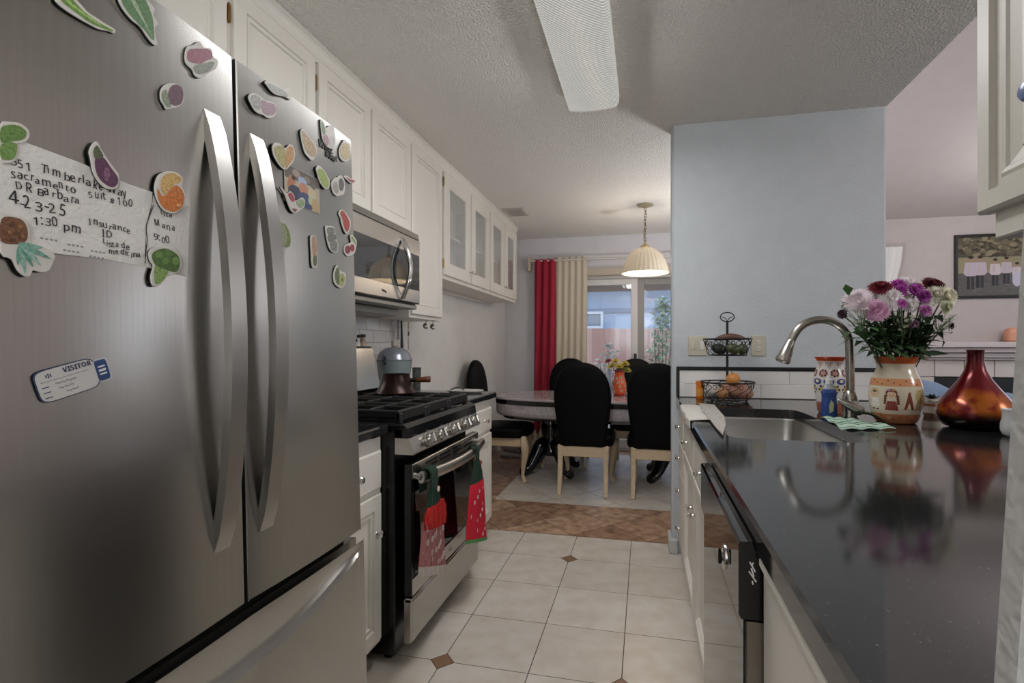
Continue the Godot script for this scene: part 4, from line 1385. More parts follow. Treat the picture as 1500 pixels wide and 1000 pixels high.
const MAGNETS := [
	["bean_magnet", -0.252, 1.6484, [-39, -2, -32, -8, -17, -10, -2, -10, 12, -9, 23, -4, 32, -2, 33, 4, 21, 4, 10, 5, -2, 6, -13, 12, -28, 15], [["pod", "6f9a3a", [-33, 0, -20, -4, 0, -7, 14, -5, 27, -2, 29, 1, 11, 0, -7, 3, -25, 11]], ["seam", "a8c66e", [-28, 3, -14, -1, 10, -3, 11, -1, -12, 2, -26, 6]]]],
	["leaf_magnet", -0.177, 1.6944, [-37, 4, -30, -7, -18, -14, -6, -16, 3, -24, 13, -30, 19, -27, 17, -15, 16, -3, 21, 7, 14, 14, 16, 26, 6, 31, 0, 38, -33, 15], [["leaf", "5f8a55", [-34, 5, -22, -8, -2, -16, 13, -24, 13, 0, 10, 15, -3, 32, -29, 15]], ["rib", "a9bd9a", [-21, 15, -5, -3, 15, -24, -1, -3, -15, 19]]]],
	["radish_magnet", -0.0792, 1.6901, [-30, -12, -26, 5, -13, 17, -2, 29, 6, 24, 21, 30, 24, 19, 34, 17, 30, 1, 14, -15, -1, -32, -12, -34, -17, -27, -28, -23], [["root", "a45f72", [-24, 1, -5, 15, 18, 26, 22, 15, 9, 3, -3, -9, -24, -16]], ["leaf", "8f9683", [-14, -19, 6, -3, 26, 10, 17, -9, -1, -25, -12, -28]]]],
	["beet_magnet", -0.1358, 1.5991, [-18, 0, -11, 13, 1, 22, 13, 25, 21, 19, 21, 4, 12, -10, 0, -18, -9, -24, -13, -19, -18, -13], [["root", "6f4a58", [20, 13, 16, -2, 6, -11, -3, -11, -6, 0, -2, 14, 7, 23, 17, 23]], ["leaf", "8d9a7d", [-16, -1, -9, 6, -5, -7, -2, -16, -9, -20, -16, -12]]]],
	["clover_magnet", -0.3331, 1.4498, [-15, 13, -4, 21, 5, 23, 12, 19, 13, 11, 8, 2, 1, -2, 2, -11, -1, -22, -7, -28, -15, -27], [["leaf", "6d9146", [-14, 10, -4, 18, 5, 19, 10, 14, 6, 5, -2, 0, -14, -7]], ["leaf", "7a9c50", [-14, -9, -1, -2, 0, -11, -3, -21, -10, -25, -15, -24]]]],
	["eggplant_magnet", -0.2405, 1.4542, [-17, 13, -11, 27, -6, 29, -3, 23, 3, 15, 12, 4, 20, -5, 20, -17, 15, -27, 3, -30, -7, -23, -13, -12, -15, 2], [["fruit", "5f2e50", [-10, 6, 0, 11, 10, 0, 18, -9, 18, -18, 11, -26, -1, -23, -9, -12]], ["shine", "8a5a7a", [8, -10, 6, -17, 4, -20, 1, -18, 0, -12, 1, -5, 4, -1, 7, -3]], ["stem", "55603f", [-12, 15, -8, 24, -4, 20, 0, 12, -10, 6]]]],
	["orange_magnet", -0.1425, 1.4487, [-25, 6, -19, 20, -5, 30, 11, 33, 21, 27, 19, 15, 24, 3, 23, -13, 12, -27, 0, -34, -13, -32, -22, -21, -26, -8], [["fruit", "d77a2c", [-22, -2, -13, -11, 5, 11, 16, 10, 22, -2, 17, -19, 3, -30, -12, -29, -21, -18]], ["shine", "eeb27c", [16, -17, 14, -19, 12, -20, 9, -20, 8, -19, 9, -16, 12, -15, 14, -15]], ["slice", "d9b267", [-17, 5, -12, 20, 2, 30, 16, 28, 17, 21, 5, 13, -12, -8]]]],
	["pineapple_magnet", -0.3228, 1.3229, [-27, 36, -16, 39, -5, 38, 0, 30, 1, 13, 8, 11, 17, 6, 26, 1, 24, -8, 19, -20, 10, -23, 3, -22, 0, -29, -5, -30, -12, -24, -17, -12, -27, -6], [["fruit", "7d5234", [-26, 32, -16, 37, -6, 35, -2, 25, -3, 13, -11, 7, -27, 7]], ["leaf", "6fa38f", [-10, 7, -13, -4, -12, -18, -8, -4, -8, 8]], ["leaf", "8dbba8", [-10, 7, -10, -9, -5, -27, -5, -7, -8, 8]], ["leaf", "5f9580", [-10, 6, -6, -6, 3, -18, -2, -2, -8, 8]], ["leaf", "9cc5b4", [-10, 6, -2, -5, 11, -15, 2, 0, -8, 8]], ["leaf", "79ac99", [-10, 6, 3, -1, 21, -5, 5, 5, -9, 9]], ["leaf", "88b7a2", [-9, 6, 0, 4, 13, 7, 1, 10, -9, 9]], ["eye", "5f3c24", [-14, 29, -15, 27, -16, 26, -18, 26, -19, 28, -18, 29, -16, 31, -15, 30]], ["eye", "94683f", [-6, 28, -7, 26, -9, 25, -11, 26, -11, 27, -11, 29, -9, 30, -7, 30]], ["eye", "5f3c24", [-10, 20, -11, 18, -13, 17, -14, 17, -15, 18, -14, 20, -12, 21, -11, 21]], ["eye", "94683f", [-17, 19, -17, 17, -19, 16, -21, 17, -21, 18, -21, 20, -19, 21, -17, 21]], ["eye", "94683f", [-5, 17, -6, 15, -7, 14, -9, 15, -9, 16, -9, 18, -7, 19, -6, 19]], ["eye", "5f3c24", [-14, 11, -15, 9, -17, 8, -18, 9, -19, 10, -18, 12, -17, 12, -15, 12]]]],
	["broccoli_magnet", -0.159, 1.3306, [-21, 18, -14, 26, 4, 31, 23, 29, 31, 17, 29, 0, 19, -9, 7, -14, 0, -23, -9, -31, -17, -30, -19, -17, -15, -2, -20, 6], [["floret", "50702f", [-16, 17, 2, 28, 22, 24, 28, 12, 23, -4, 8, -5, -6, -3, -14, 3]], ["bud", "6d9043", [1, 18, -1, 14, -5, 12, -10, 12, -12, 16, -10, 20, -5, 22, -1, 21]], ["bud", "5d803a", [16, 23, 14, 19, 9, 16, 4, 17, 2, 20, 4, 25, 9, 27, 14, 26]], ["bud", "74974a", [26, 14, 24, 8, 20, 6, 15, 7, 14, 11, 16, 16, 20, 19, 24, 18]], ["bud", "668a3e", [11, 10, 9, 6, 4, 4, -1, 4, -2, 8, 0, 12, 4, 14, 9, 14]], ["stalk", "8aa85c", [-13, -1, -5, -3, 8, -6, -2, -22, -13, -27]]]],
	["white_radish_magnet", 0.1047, 1.7319, [-41, -6, -32, 4, -19, 6, -4, 7, 10, 9, 32, 23, 26, 12, 22, 6, 34, 2, 29, -6, 15, -7, 3, -11, -14, -16, -27, -14, -36, -9], [["root", "a9aca0", [-34, -4, -11, 1, 12, 4, 23, -2, 3, -9, -19, -12]]]],
	["garlic_magnet", 0.0602, 1.6784, [-37, -1, -30, 10, -18, 15, -4, 15, 4, 13, 19, 18, 32, 19, 37, 12, 33, -1, 23, -13, 10, -19, 0, -18, -14, -21, -24, -18, -32, -10], [["bulb", "a9a7a2", [-32, 2, -20, 12, -6, 11, -5, -2, -14, -15, -26, -12]], ["clove", "a98791", [-4, 9, 10, 12, 28, 17, 35, 9, 25, -6, 7, -14, -4, -10]]]],
	["mango_magnet", 0.1107, 1.6028, [-33, 2, -25, 14, -10, 17, 4, 14, 16, 27, 26, 28, 32, 16, 29, -2, 16, -18, 4, -30, -8, -31, -21, -23, -30, -13], [["fruit", "b9b06a", [-29, 2, -12, 13, 2, 9, -1, -27, -15, -22, -26, -11]], ["half", "cf9b5a", [5, 9, 18, 24, 26, 22, 27, 3, 12, -17, 3, -26]]]],
	["potato_magnet", 0.1876, 1.6522, [-25, 16, -20, 27, -11, 29, 2, 21, 20, 13, 29, 1, 23, -16, 11, -30, 0, -28, -11, -23, -19, -9], [["tuber", "c2a67b", [-21, 17, -16, 24, 0, 17, 17, 9, 25, -2, 19, -17, 5, -20, -8, -16, -17, -5]]]],
	["radish_pair_magnet", 0.2609, 1.7078, [-27, 21, -17, 22, -8, 11, 8, 24, 21, 26, 25, 12, 27, -7, 22, -25, 6, -32, -10, -31, -22, -20, -26, 0], [["root", "b98a92", [-19, -13, -8, -5, 1, -14, -3, -29, -14, -27]], ["root", "cfc7c6", [4, -8, 19, 1, 23, -15, 13, -27, 4, -23]], ["leaf", "7f9470", [-25, 16, -18, 16, -11, 0, -18, -9, -23, 1]]]],
	["pepper_magnet", 0.3299, 1.6959, [-20, 0, -8, 17, 0, 27, 15, 26, 25, 25, 22, -4, 13, -21, -5, -29, -19, -26, -24, -14], [["fruit", "cbb78a", [-17, 2, -4, 16, 18, 21, 21, -5, 7, -21, -10, -24, -19, -16]]]],
	["lime_magnet", 0.2333, 1.5966, [-23, 12, -14, 22, -3, 21, 13, 13, 25, 1, 24, -14, 12, -24, -2, -21, -13, -11, -19, 2], [["fruit", "a5b862", [-18, 9, -6, 17, 11, 10, 20, -1, 20, -14, 11, -21, -1, -18, -11, -7]]]],
	["plum_magnet", 0.299, 1.5996, [-29, -4, -18, 10, -3, 19, 8, 27, 21, 25, 27, 11, 22, -13, 6, -23, -10, -29, -25, -23], [["fruit", "6f6a68", [1, 12, 13, 21, 22, 9, 14, -9, 3, -9]], ["half", "b5aca3", [-23, -5, -11, 5, -2, -8, -6, -22, -19, -19]]]],
	["chili_magnet", 0.352, 1.6308, [-26, -1, -13, 6, 4, 4, 22, 7, 20, -2, 3, -8, -10, -6], [["fruit", "a8525c", [-16, 2, 1, 1, 19, 4, 16, -1, 5, -5, -7, -3]]]],
	["radish_slice_magnet", 0.132, 1.5157, [-36, 15, -31, 15, -18, 8, -7, 16, 5, 10, 8, 0, 28, 13, 39, 9, 34, -7, 19, -18, 5, -27, -6, -24, -15, -12, -24, 4], [["root", "b0464f", [-14, 8, -5, 13, 4, 5, 3, -3, -7, -3]], ["slice", "9fb287", [10, 0, 26, 9, 36, 5, 27, -9, 14, -9]], ["root", "a84a52", [-3, -19, 11, -17, 5, -24]]]],
	["red_pepper_magnet", 0.3213, 1.5202, [-24, 11, -15, 22, 1, 23, 14, 15, 26, 6, 24, -15, 9, -32, -4, -24, -14, -7, -16, 1], [["fruit", "b9564e", [-18, 12, -12, 20, 0, 20, 20, 2, 17, -16, 8, -26, -3, -17, -9, 0]]]],
	["cabbage_magnet", 0.107, 1.4293, [-17, 30, -6, 35, 6, 29, 17, 17, 19, 1, 16, -13, 7, -17, -1, -32, -5, -30, -5, -19, -11, -8, -20, 6], [["half", "b3bb95", [-16, 28, -7, 31, 5, 22, 7, -1, -1, -17, -11, -6, -17, 7]], ["leaf", "87985c", [-3, 32, 8, 26, 17, 9, 15, -10, 7, -15, 1, -16, 9, -1, 7, 20]]]],
	["carrot_magnet", 0.1983, 1.4202, [-12, 29, -5, 35, 6, 35, 9, 13, 11, -10, 9, -31, 1, -36, -9, -34, -11, -2], [["root", "c2a184", [-8, 28, 5, 32, 7, -6, -5, -11]], ["top", "70795a", [-5, -13, 7, -8, 6, -28, -3, -32]]]],
	["artichoke_magnet", 0.2654, 1.4642, [-24, 21, -16, 25, 6, 29, 13, 20, 15, 5, 24, -12, 18, -30, -2, -32, -13, -22, -20, -3], [["scale", "8b8d84", [-18, 20, 5, 26, 9, 14, -15, 6]], ["scale", "85877d", [-16, 4, 10, 12, 13, -2, -12, -11]], ["scale", "8f9188", [-10, -13, 15, -4, 20, -16, 14, -28, -1, -29]]]],
	["cherry_magnet", 0.3485, 1.4656, [-2, 21, 7, 27, 18, 22, 27, 14, 23, -2, 14, -19, -12, -31, -28, -26, -30, -11, -16, -1, 1, 7], [["fruit", "93404a", [-4, -13, -7, -21, -15, -25, -23, -24, -26, -17, -22, -9, -14, -4, -7, -6]], ["fruit", "9b3d48", [15, -5, 12, -12, 5, -16, -2, -14, -5, -8, -2, -1, 5, 3, 12, 1]], ["leaf", "8ba873", [1, 21, 13, 19, 23, 5, 11, 10]]]],
	["kiwi_magnet", 0.293, 1.3785, [-24, 2, -16, 19, -7, 26, 2, 15, 15, 13, 25, 9, 24, -13, 10, -27, -8, -26, -22, -17], [["fruit", "707d58", [-19, 3, -8, 21, -1, 12, -4, -20, -15, -15]], ["half", "b9bd7a", [1, 4, 14, 9, 21, -4, 11, -23, -2, -18]], ["seed", "6e7a4e", [14, -6, 13, -9, 9, -11, 6, -10, 5, -7, 6, -4, 10, -2, 13, -3]]]],
]


# ---------------------------------------------------------------- right side: counter, sink, dishwasher
func right_kitchen() -> void:
	# counter with the sink cut out of it
	var cx := 0.476
	var cd := 2.108
	var a := 0.214
	var b := 0.4125
	var s := S()
	var N := 96
	var inn := oval(N, a, b, 10.0)
	var top := []
	var low := []
	for r in [[0.178, 1.30, 0.336, 3.018, 0.909, 0.875], [0.184, 1.294, 0.342, 3.012, 0.915, 0.915]]:
		var ring := []
		for q in inn:
			var u := Vector2(q.x / a, q.y / b)
			u /= maxf(absf(u.x), absf(u.y))
			var x: float = cx + (u.x * (r[1] - cx) if u.x > 0 else u.x * (cx - r[0]))
			var z: float = -cd + (u.y * (cd - r[2]) if u.y > 0 else u.y * (r[3] - cd))
			ring.append(Vector3(x, r[4], z))
		if r[4] < 0.912: low = ring
		else: top = ring
	for i in N:
		var j := (i + 1) % N
		var i0 := Vector3(cx + inn[i].x, 0.915, -cd + inn[i].y)
		var i1 := Vector3(cx + inn[j].x, 0.915, -cd + inn[j].y)
		var dn := Vector3(0, 0.04, 0)
		var mid := Vector3(cx, 0.9, -cd)
		face(s, [i0, i1, top[j], top[i]], Vector3.UP)
		face(s, [top[i], top[j], low[j], low[i]], Vector3.UP + (low[i] - mid) * 0.5)
		var e := Vector3(0, 0.034, 0)
		face(s, [low[i], low[j], low[j] - e, low[i] - e], (low[i] + low[j]) * 0.5 - mid)
		face(s, [i0, i1, i1 - dn, i0 - dn], mid - i0)
		face(s, [i0 - dn, i1 - dn, low[j] - e, low[i] - e], Vector3.DOWN)
	solo("counter_top", s, M.granite, "long glossy black granite counter with the sink set into it", "counter")
	# basin
	var k := thing("kitchen_sink", "stainless undermount sink set into the black granite counter", "sink", p(cx, 0.69, cd))
	var bs := S()
	var prof := [[-0.012, 0.8735], [0.004, 0.8735], [0.006, 0.866], [0.014, 0.73], [0.03, 0.705], [0.06, 0.695], [0.19, 0.69]]
	for i in prof.size() - 1:
		bs.set_smooth_group(1 if i > 1 else 2 + i)
		var o0 := oval(N, a - prof[i][0], b - prof[i][0], 10.0)
		var o1 := oval(N, a - prof[i + 1][0], b - prof[i + 1][0], 10.0)
		for q in N:
			var r := (q + 1) % N
			var m: Vector2 = o0[q].normalized()
			var dy: float = prof[i + 1][1] - prof[i][1]
			face(bs, [Vector3(cx + o0[q].x, prof[i][1], -cd + o0[q].y), Vector3(cx + o0[r].x, prof[i][1], -cd + o0[r].y), Vector3(cx + o1[r].x, prof[i + 1][1], -cd + o1[r].y), Vector3(cx + o1[q].x, prof[i + 1][1], -cd + o1[q].y)], Vector3(m.x * dy, prof[i + 1][0] - prof[i][0], m.y * dy))
	part(k, "basin", bs, mat("c2bfba", 0.3, 1.0))
	part(k, "bottom", box(cx - 0.03, cx + 0.03, 0.686, 0.6905, cd - 0.23, cd + 0.23), mat("c2bfba", 0.3, 1.0))
	part(k, "drain", lathe(S(), [Vector2(0, 0.691), Vector2(0.045, 0.691), Vector2(0.045, 0.6945), Vector2(0.034, 0.695), Vector2(0.03, 0.6915), Vector2(0, 0.6915)], 24, Transform3D(Basis.IDENTITY, p(cx, 0, cd))), M.chrome)
	# tap
	var f := thing("faucet", "brushed nickel gooseneck faucet with a pull down spray head", "faucet", p(0.835, 0.915, 2.3))
	part(f, "base", lathe(S(), [Vector2(0, 0), Vector2(0.031, 0), Vector2(0.031, 0.006), Vector2(0.028, 0.012), Vector2(0.031, 0.05), Vector2(0.0285, 0.085), Vector2(0.021, 0.105), Vector2(0.0165, 0.112), Vector2(0, 0.112)], 24, Transform3D(Basis.IDENTITY, p(0.835, 0.9155, 2.3))), M.nickel)
	var sp := [p(0.835, 1.01, 2.3), p(0.834, 1.12, 2.3), p(0.832, 1.22, 2.3)]
	for i in range(1, 12):
		var an := lerpf(0.0, 2.72, i / 11.0)
		sp.append(p(0.722 + cos(an) * 0.110, 1.22 + sin(an) * 0.103, 2.3))
	var last: Vector3 = sp[-1]
	sp.append(last + Vector3(-0.012, -0.026, 0))
	part(f, "spout", tube(S(), smooth(sp, 2), 0.0163, 16), M.nickel)
	var hd := Vector3(-0.40, -1, 0).normalized()
	var h0: Vector3 = sp[-1]
	part(f, "spray_head", tube(S(), [h0 - hd * 0.004, h0 + hd * 0.002, h0 + hd * 0.004, h0 + hd * 0.07, h0 + hd * 0.092, h0 + hd * 0.095, h0 + hd * 0.102], [0.0163, 0.0163, 0.0175, 0.027, 0.031, 0.0305, 0.022], 24), M.nickel)
	part(f, "lever", tube(S(), [p(0.752, 0.996, 2.195), p(0.758, 0.994, 2.193), p(0.785, 0.982, 2.19), p(0.815, 0.964, 2.185), p(0.832, 0.954, 2.182), p(0.838, 0.950, 2.181)], [0.005, 0.010, 0.016, 0.0205, 0.0195, 0.009], 16), M.nickel)
	part(f, "joint", tube(S(), [p(0.832, 0.975, 2.285), p(0.812, 0.968, 2.20)], 0.021, 14), M.nickel)

	# drawers beside the wall, sink cupboard, filler beside the dishwasher
	var X := 0.206
	var t := thing("drawer_cabinet", "narrow white cabinet of four drawers against the blue wall", "cabinet", p(X, 0, 2.8))
	part(t, "body", box(X, 1.2, 0.09, 0.874, 2.61, 3.0, 0.002), M.cab)
	part(t, "toe_kick", box(X + 0.06, 1.2, 0.0, 0.09, 2.61, 3.0), M.cab)
	for q in [[0.69, 0.165], [0.525, 0.155], [0.335, 0.18], [0.115, 0.21]]:
		var dw := door(t, "drawer", FR, p(X, q[0], 2.985), 0.355, q[1], SLAB)
		knob(dw, p(X - 0.017, q[0] + q[1] * 0.5, 2.81), Vector3.LEFT)
	t = thing("sink_cabinet", "white cabinet under the sink between the drawers and the dishwasher", "cabinet", p(X, 0, 2.0))
	var bd := S()
	bb(bd, X, 1.2, 0.09, 0.66, 1.475, 2.607, 0.002)
	bb(bd, X, X + 0.02, 0.66, 0.874, 1.475, 2.607)
	part(t, "body", bd, M.cab)
	part(t, "toe_kick", box(X + 0.06, 1.2, 0.0, 0.09, 1.475, 2.607), M.cab)
	for q in [[2.59, 0.535], [2.035, 0.535]]:
		var ff := door(t, "drawer_front", FR, p(X, 0.705, q[0]), q[1], 0.148, SLAB)
		knob(ff, p(X - 0.017, 0.779, q[0] - 0.27), Vector3.LEFT)
		var dr := door(t, "door", FR, p(X, 0.115, q[0]), q[1], 0.575, PANEL)
		knob(dr, p(X - 0.017, 0.56, q[0] - (0.50 if q[0] > 2.3 else 0.04)), Vector3.LEFT)
	t = thing("end_cabinet", "white cabinet at the near end of the right counter", "cabinet", p(X, 0, 0.6))
	part(t, "body", box(0.188, 1.2, 0.09, 0.874, 0.34, 0.868, 0.003), M.cab)
	part(t, "top_rail", box(0.181, 0.188, 0.852, 0.868, 0.34, 0.868, 0.003), M.cab)
	part(t, "toe_kick", box(X + 0.06, 1.2, 0.0, 0.09, 0.34, 0.853), M.cab)
	door(t, "door", FR, p(0.188, 0.115, 0.855), 0.50, 0.52, PANEL)
	# dishwasher, standing a little proud of the counter
	var xf := Transform3D(FR, p(0.162, 0, 1.452))
	var w := local_thing("dishwasher", "black dishwasher with a chrome dial and glossy mirrored front", "dishwasher", xf)
	var L := 0.572
	part(w, "tub", bx(S(), Vector3(L / 2, 0.47, -0.31), Vector3(L - 0.01, 0.76, 0.5), 0.003), M.black)
	var pn := S()
	prism(pn, PackedVector2Array([Vector2(-0.035, 0.757), Vector2(0.006, 0.757), Vector2(0.010, 0.765), Vector2(0.010, 0.881), Vector2(0.006, 0.886), Vector2(-0.013, 0.886), Vector2(-0.0145, 0.872), Vector2(-0.035, 0.872)]), 0.0, L, Transform3D(Basis(Vector3(0, 0, 1), Vector3(0, 1, 0), Vector3(1, 0, 0)) , Vector3.ZERO))
	var cp := part(w, "control_panel", pn, M.black_gloss)
	part(cp, "dial", lathe(S(), [Vector2(0, 0), Vector2(0.024, 0), Vector2(0.024, 0.002), Vector2(0.021, 0.004), Vector2(0.017, 0.004), Vector2(0.015, 0.007), Vector2(0, 0.0075)], 28, Transform3D(Basis(Vector3(1, 0, 0), Vector3(0, 0, 1), Vector3(0, -1, 0)), Vector3(0.425, 0.80, 0.010))), M.chrome)
	part(cp, "dial_grip", bx(S(), Vector3(0.425, 0.80, 0.019), Vector3(0.006, 0.03, 0.006), 0.002), M.black)
	var sc := S()
	for q in [[0.845, 0.018, 0.5], [0.836, 0.014, 0.3], [0.829, 0.02, 0.6], [0.819, 0.006, 0.2], [0.85, 0.005, -0.3]]:
		bx(sc, Vector3(0, 0, 0), Vector3(0.0006, q[1], 0.0022), 0.0, Transform3D(Basis(Vector3(1, 0, 0), q[2]), Vector3(L + 0.0002, q[0], -0.012)))
	part(cp, "scuff", sc, mat("c9c5bf", 0.8))
	part(w, "door", bx(S(), Vector3(L / 2, 0.43, -0.016), Vector3(L - 0.002, 0.65, 0.036), 0.002), M.black_gloss)
	part(w, "door_edge", bx(S(), Vector3(L - 0.002, 0.43, -0.0175), Vector3(0.005, 0.646, 0.030), 0.001), grained("857a6e", tex.soft, Vector3.ONE * 30, 0.35, 0.8))
	part(w, "kick_plate", bx(S(), Vector3(L / 2, 0.055, -0.05), Vector3(L - 0.01, 0.09, 0.02), 0.002), M.black)

	# wall cabinet at the upper right
	t = thing("wall_cabinet", "white wall cabinet hanging at the upper right with a blue ceramic knob", "cabinet", p(0.62, 1.405, 0.7))
	part(t, "body", box(0.622, 0.95, 1.405, 2.44, 0.335, 1.062, 0.003), M.cab)
	var dr := part(t, "door", rings(S(), Transform3D(FR, p(0.622, 1.453, 1.076)), 0.70, 0.97, [[0.0, 0.0], [0.0, 0.016], [0.005, 0.022], [0.036, 0.022], [0.039, 0.012], [0.052, 0.013], [0.058, 0.016], [0.066, 0.014], [0.07, 0.010], [0.092, 0.004], [0.094, 0.008]]), M.cab)
	knob(dr, p(0.598, 1.605, 0.908), Vector3.LEFT, 0.017, grained("8795b8", noise("bluek", 0.03, [[0.0, "6478b0"], [0.5, "d9dde6"], [1.0, "ffffff"]]), Vector3.ONE * 18, 0.2))
	part(t, "hinge", tube(S(), [p(0.612, 1.55, 1.079), p(0.612, 1.60, 1.079)], 0.004, 8), M.brass)


# ---------------------------------------------------------------- dining room
func dining_chair(label: String, xf: Transform3D) -> Node3D:
	var t := local_thing("dining_chair", label, "chair", xf, "black padded dining chairs")
	t.set_meta("called", "dining_chair")
	# local: the chair looks along -z, its back is at z = 0
	var bl := Transform3D(Basis(Vector3(1, 0, 0), 0.09), Vector3(0, 0.40, 0.012))
	var pl := [Vector2(-0.185, 0.0), Vector2(-0.195, 0.10), Vector2(-0.215, 0.22), Vector2(-0.232, 0.36), Vector2(-0.228, 0.47), Vector2(-0.195, 0.575), Vector2(-0.13, 0.645), Vector2(-0.06, 0.678), Vector2(0.0, 0.685), Vector2(0.06, 0.678), Vector2(0.13, 0.645), Vector2(0.195, 0.575), Vector2(0.228, 0.47), Vector2(0.232, 0.36), Vector2(0.215, 0.22), Vector2(0.195, 0.10), Vector2(0.185, 0.0), Vector2(0.09, -0.005), Vector2(-0.09, -0.005)]
	part(t, "backrest", pillow(S(), smooth(pl, 2, true), 0.022, 0.045, bl), M.leather)
	var st := S()
	stack(st, Vector3(0, 0, -0.235), 0.245, 0.245, 5.0, [[0.004, 0.395], [0.0, 0.41], [0.0, 0.455], [0.012, 0.475], [0.05, 0.488], [0.14, 0.495]], 40)
	part(t, "seat", st, M.leather)
	var rl := S()
	bx(rl, Vector3(0, 0.352, 0.0), Vector3(0.36, 0.088, 0.024), 0.004)
	bx(rl, Vector3(0, 0.355, -0.455), Vector3(0.40, 0.078, 0.024), 0.006)
	for sx in [-1.0, 1.0]: bx(rl, Vector3(sx * 0.198, 0.355, -0.23), Vector3(0.024, 0.078, 0.45), 0.004)
	part(t, "seat_rail", rl, M.wood)
	for sx in [-1.0, 1.0]:
		var bk := S()
		var q := [Vector3(sx * 0.186, 0.40, 0.0), Vector3(sx * 0.186, 0.26, 0.0), Vector3(sx * 0.188, 0.12, 0.016), Vector3(sx * 0.19, 0.0, 0.05)]
		var c := smooth(q, 3)
		for i in c.size() - 1:
			var m: Vector3 = (c[i] + c[i + 1]) / 2
			var w := lerpf(0.042, 0.032, float(i) / c.size())
			var dv: Vector3 = c[i] - c[i + 1]
			var an := atan2(dv.z, dv.y)
			bx(bk, Vector3.ZERO, Vector3(w, dv.length() + 0.004, w), 0.004, Transform3D(Basis(Vector3(1, 0, 0), an), m))
		part(t, "leg", bk, M.wood)
		var ft := tube(S(), smooth([Vector3(sx * 0.19, 0.40, -0.448), Vector3(sx * 0.212, 0.335, -0.468), Vector3(sx * 0.216, 0.26, -0.474), Vector3(sx * 0.198, 0.14, -0.455), Vector3(sx * 0.192, 0.06, -0.449), Vector3(sx * 0.205, 0.022, -0.464), Vector3(sx * 0.212, 0.0, -0.472)], 3), [0.03, 0.032, 0.034, 0.036, 0.037, 0.036, 0.033, 0.029, 0.026, 0.022, 0.019, 0.017, 0.016, 0.017, 0.02, 0.024, 0.026, 0.026, 0.025], 10)
		part(t, "leg", ft, M.wood)
	return t


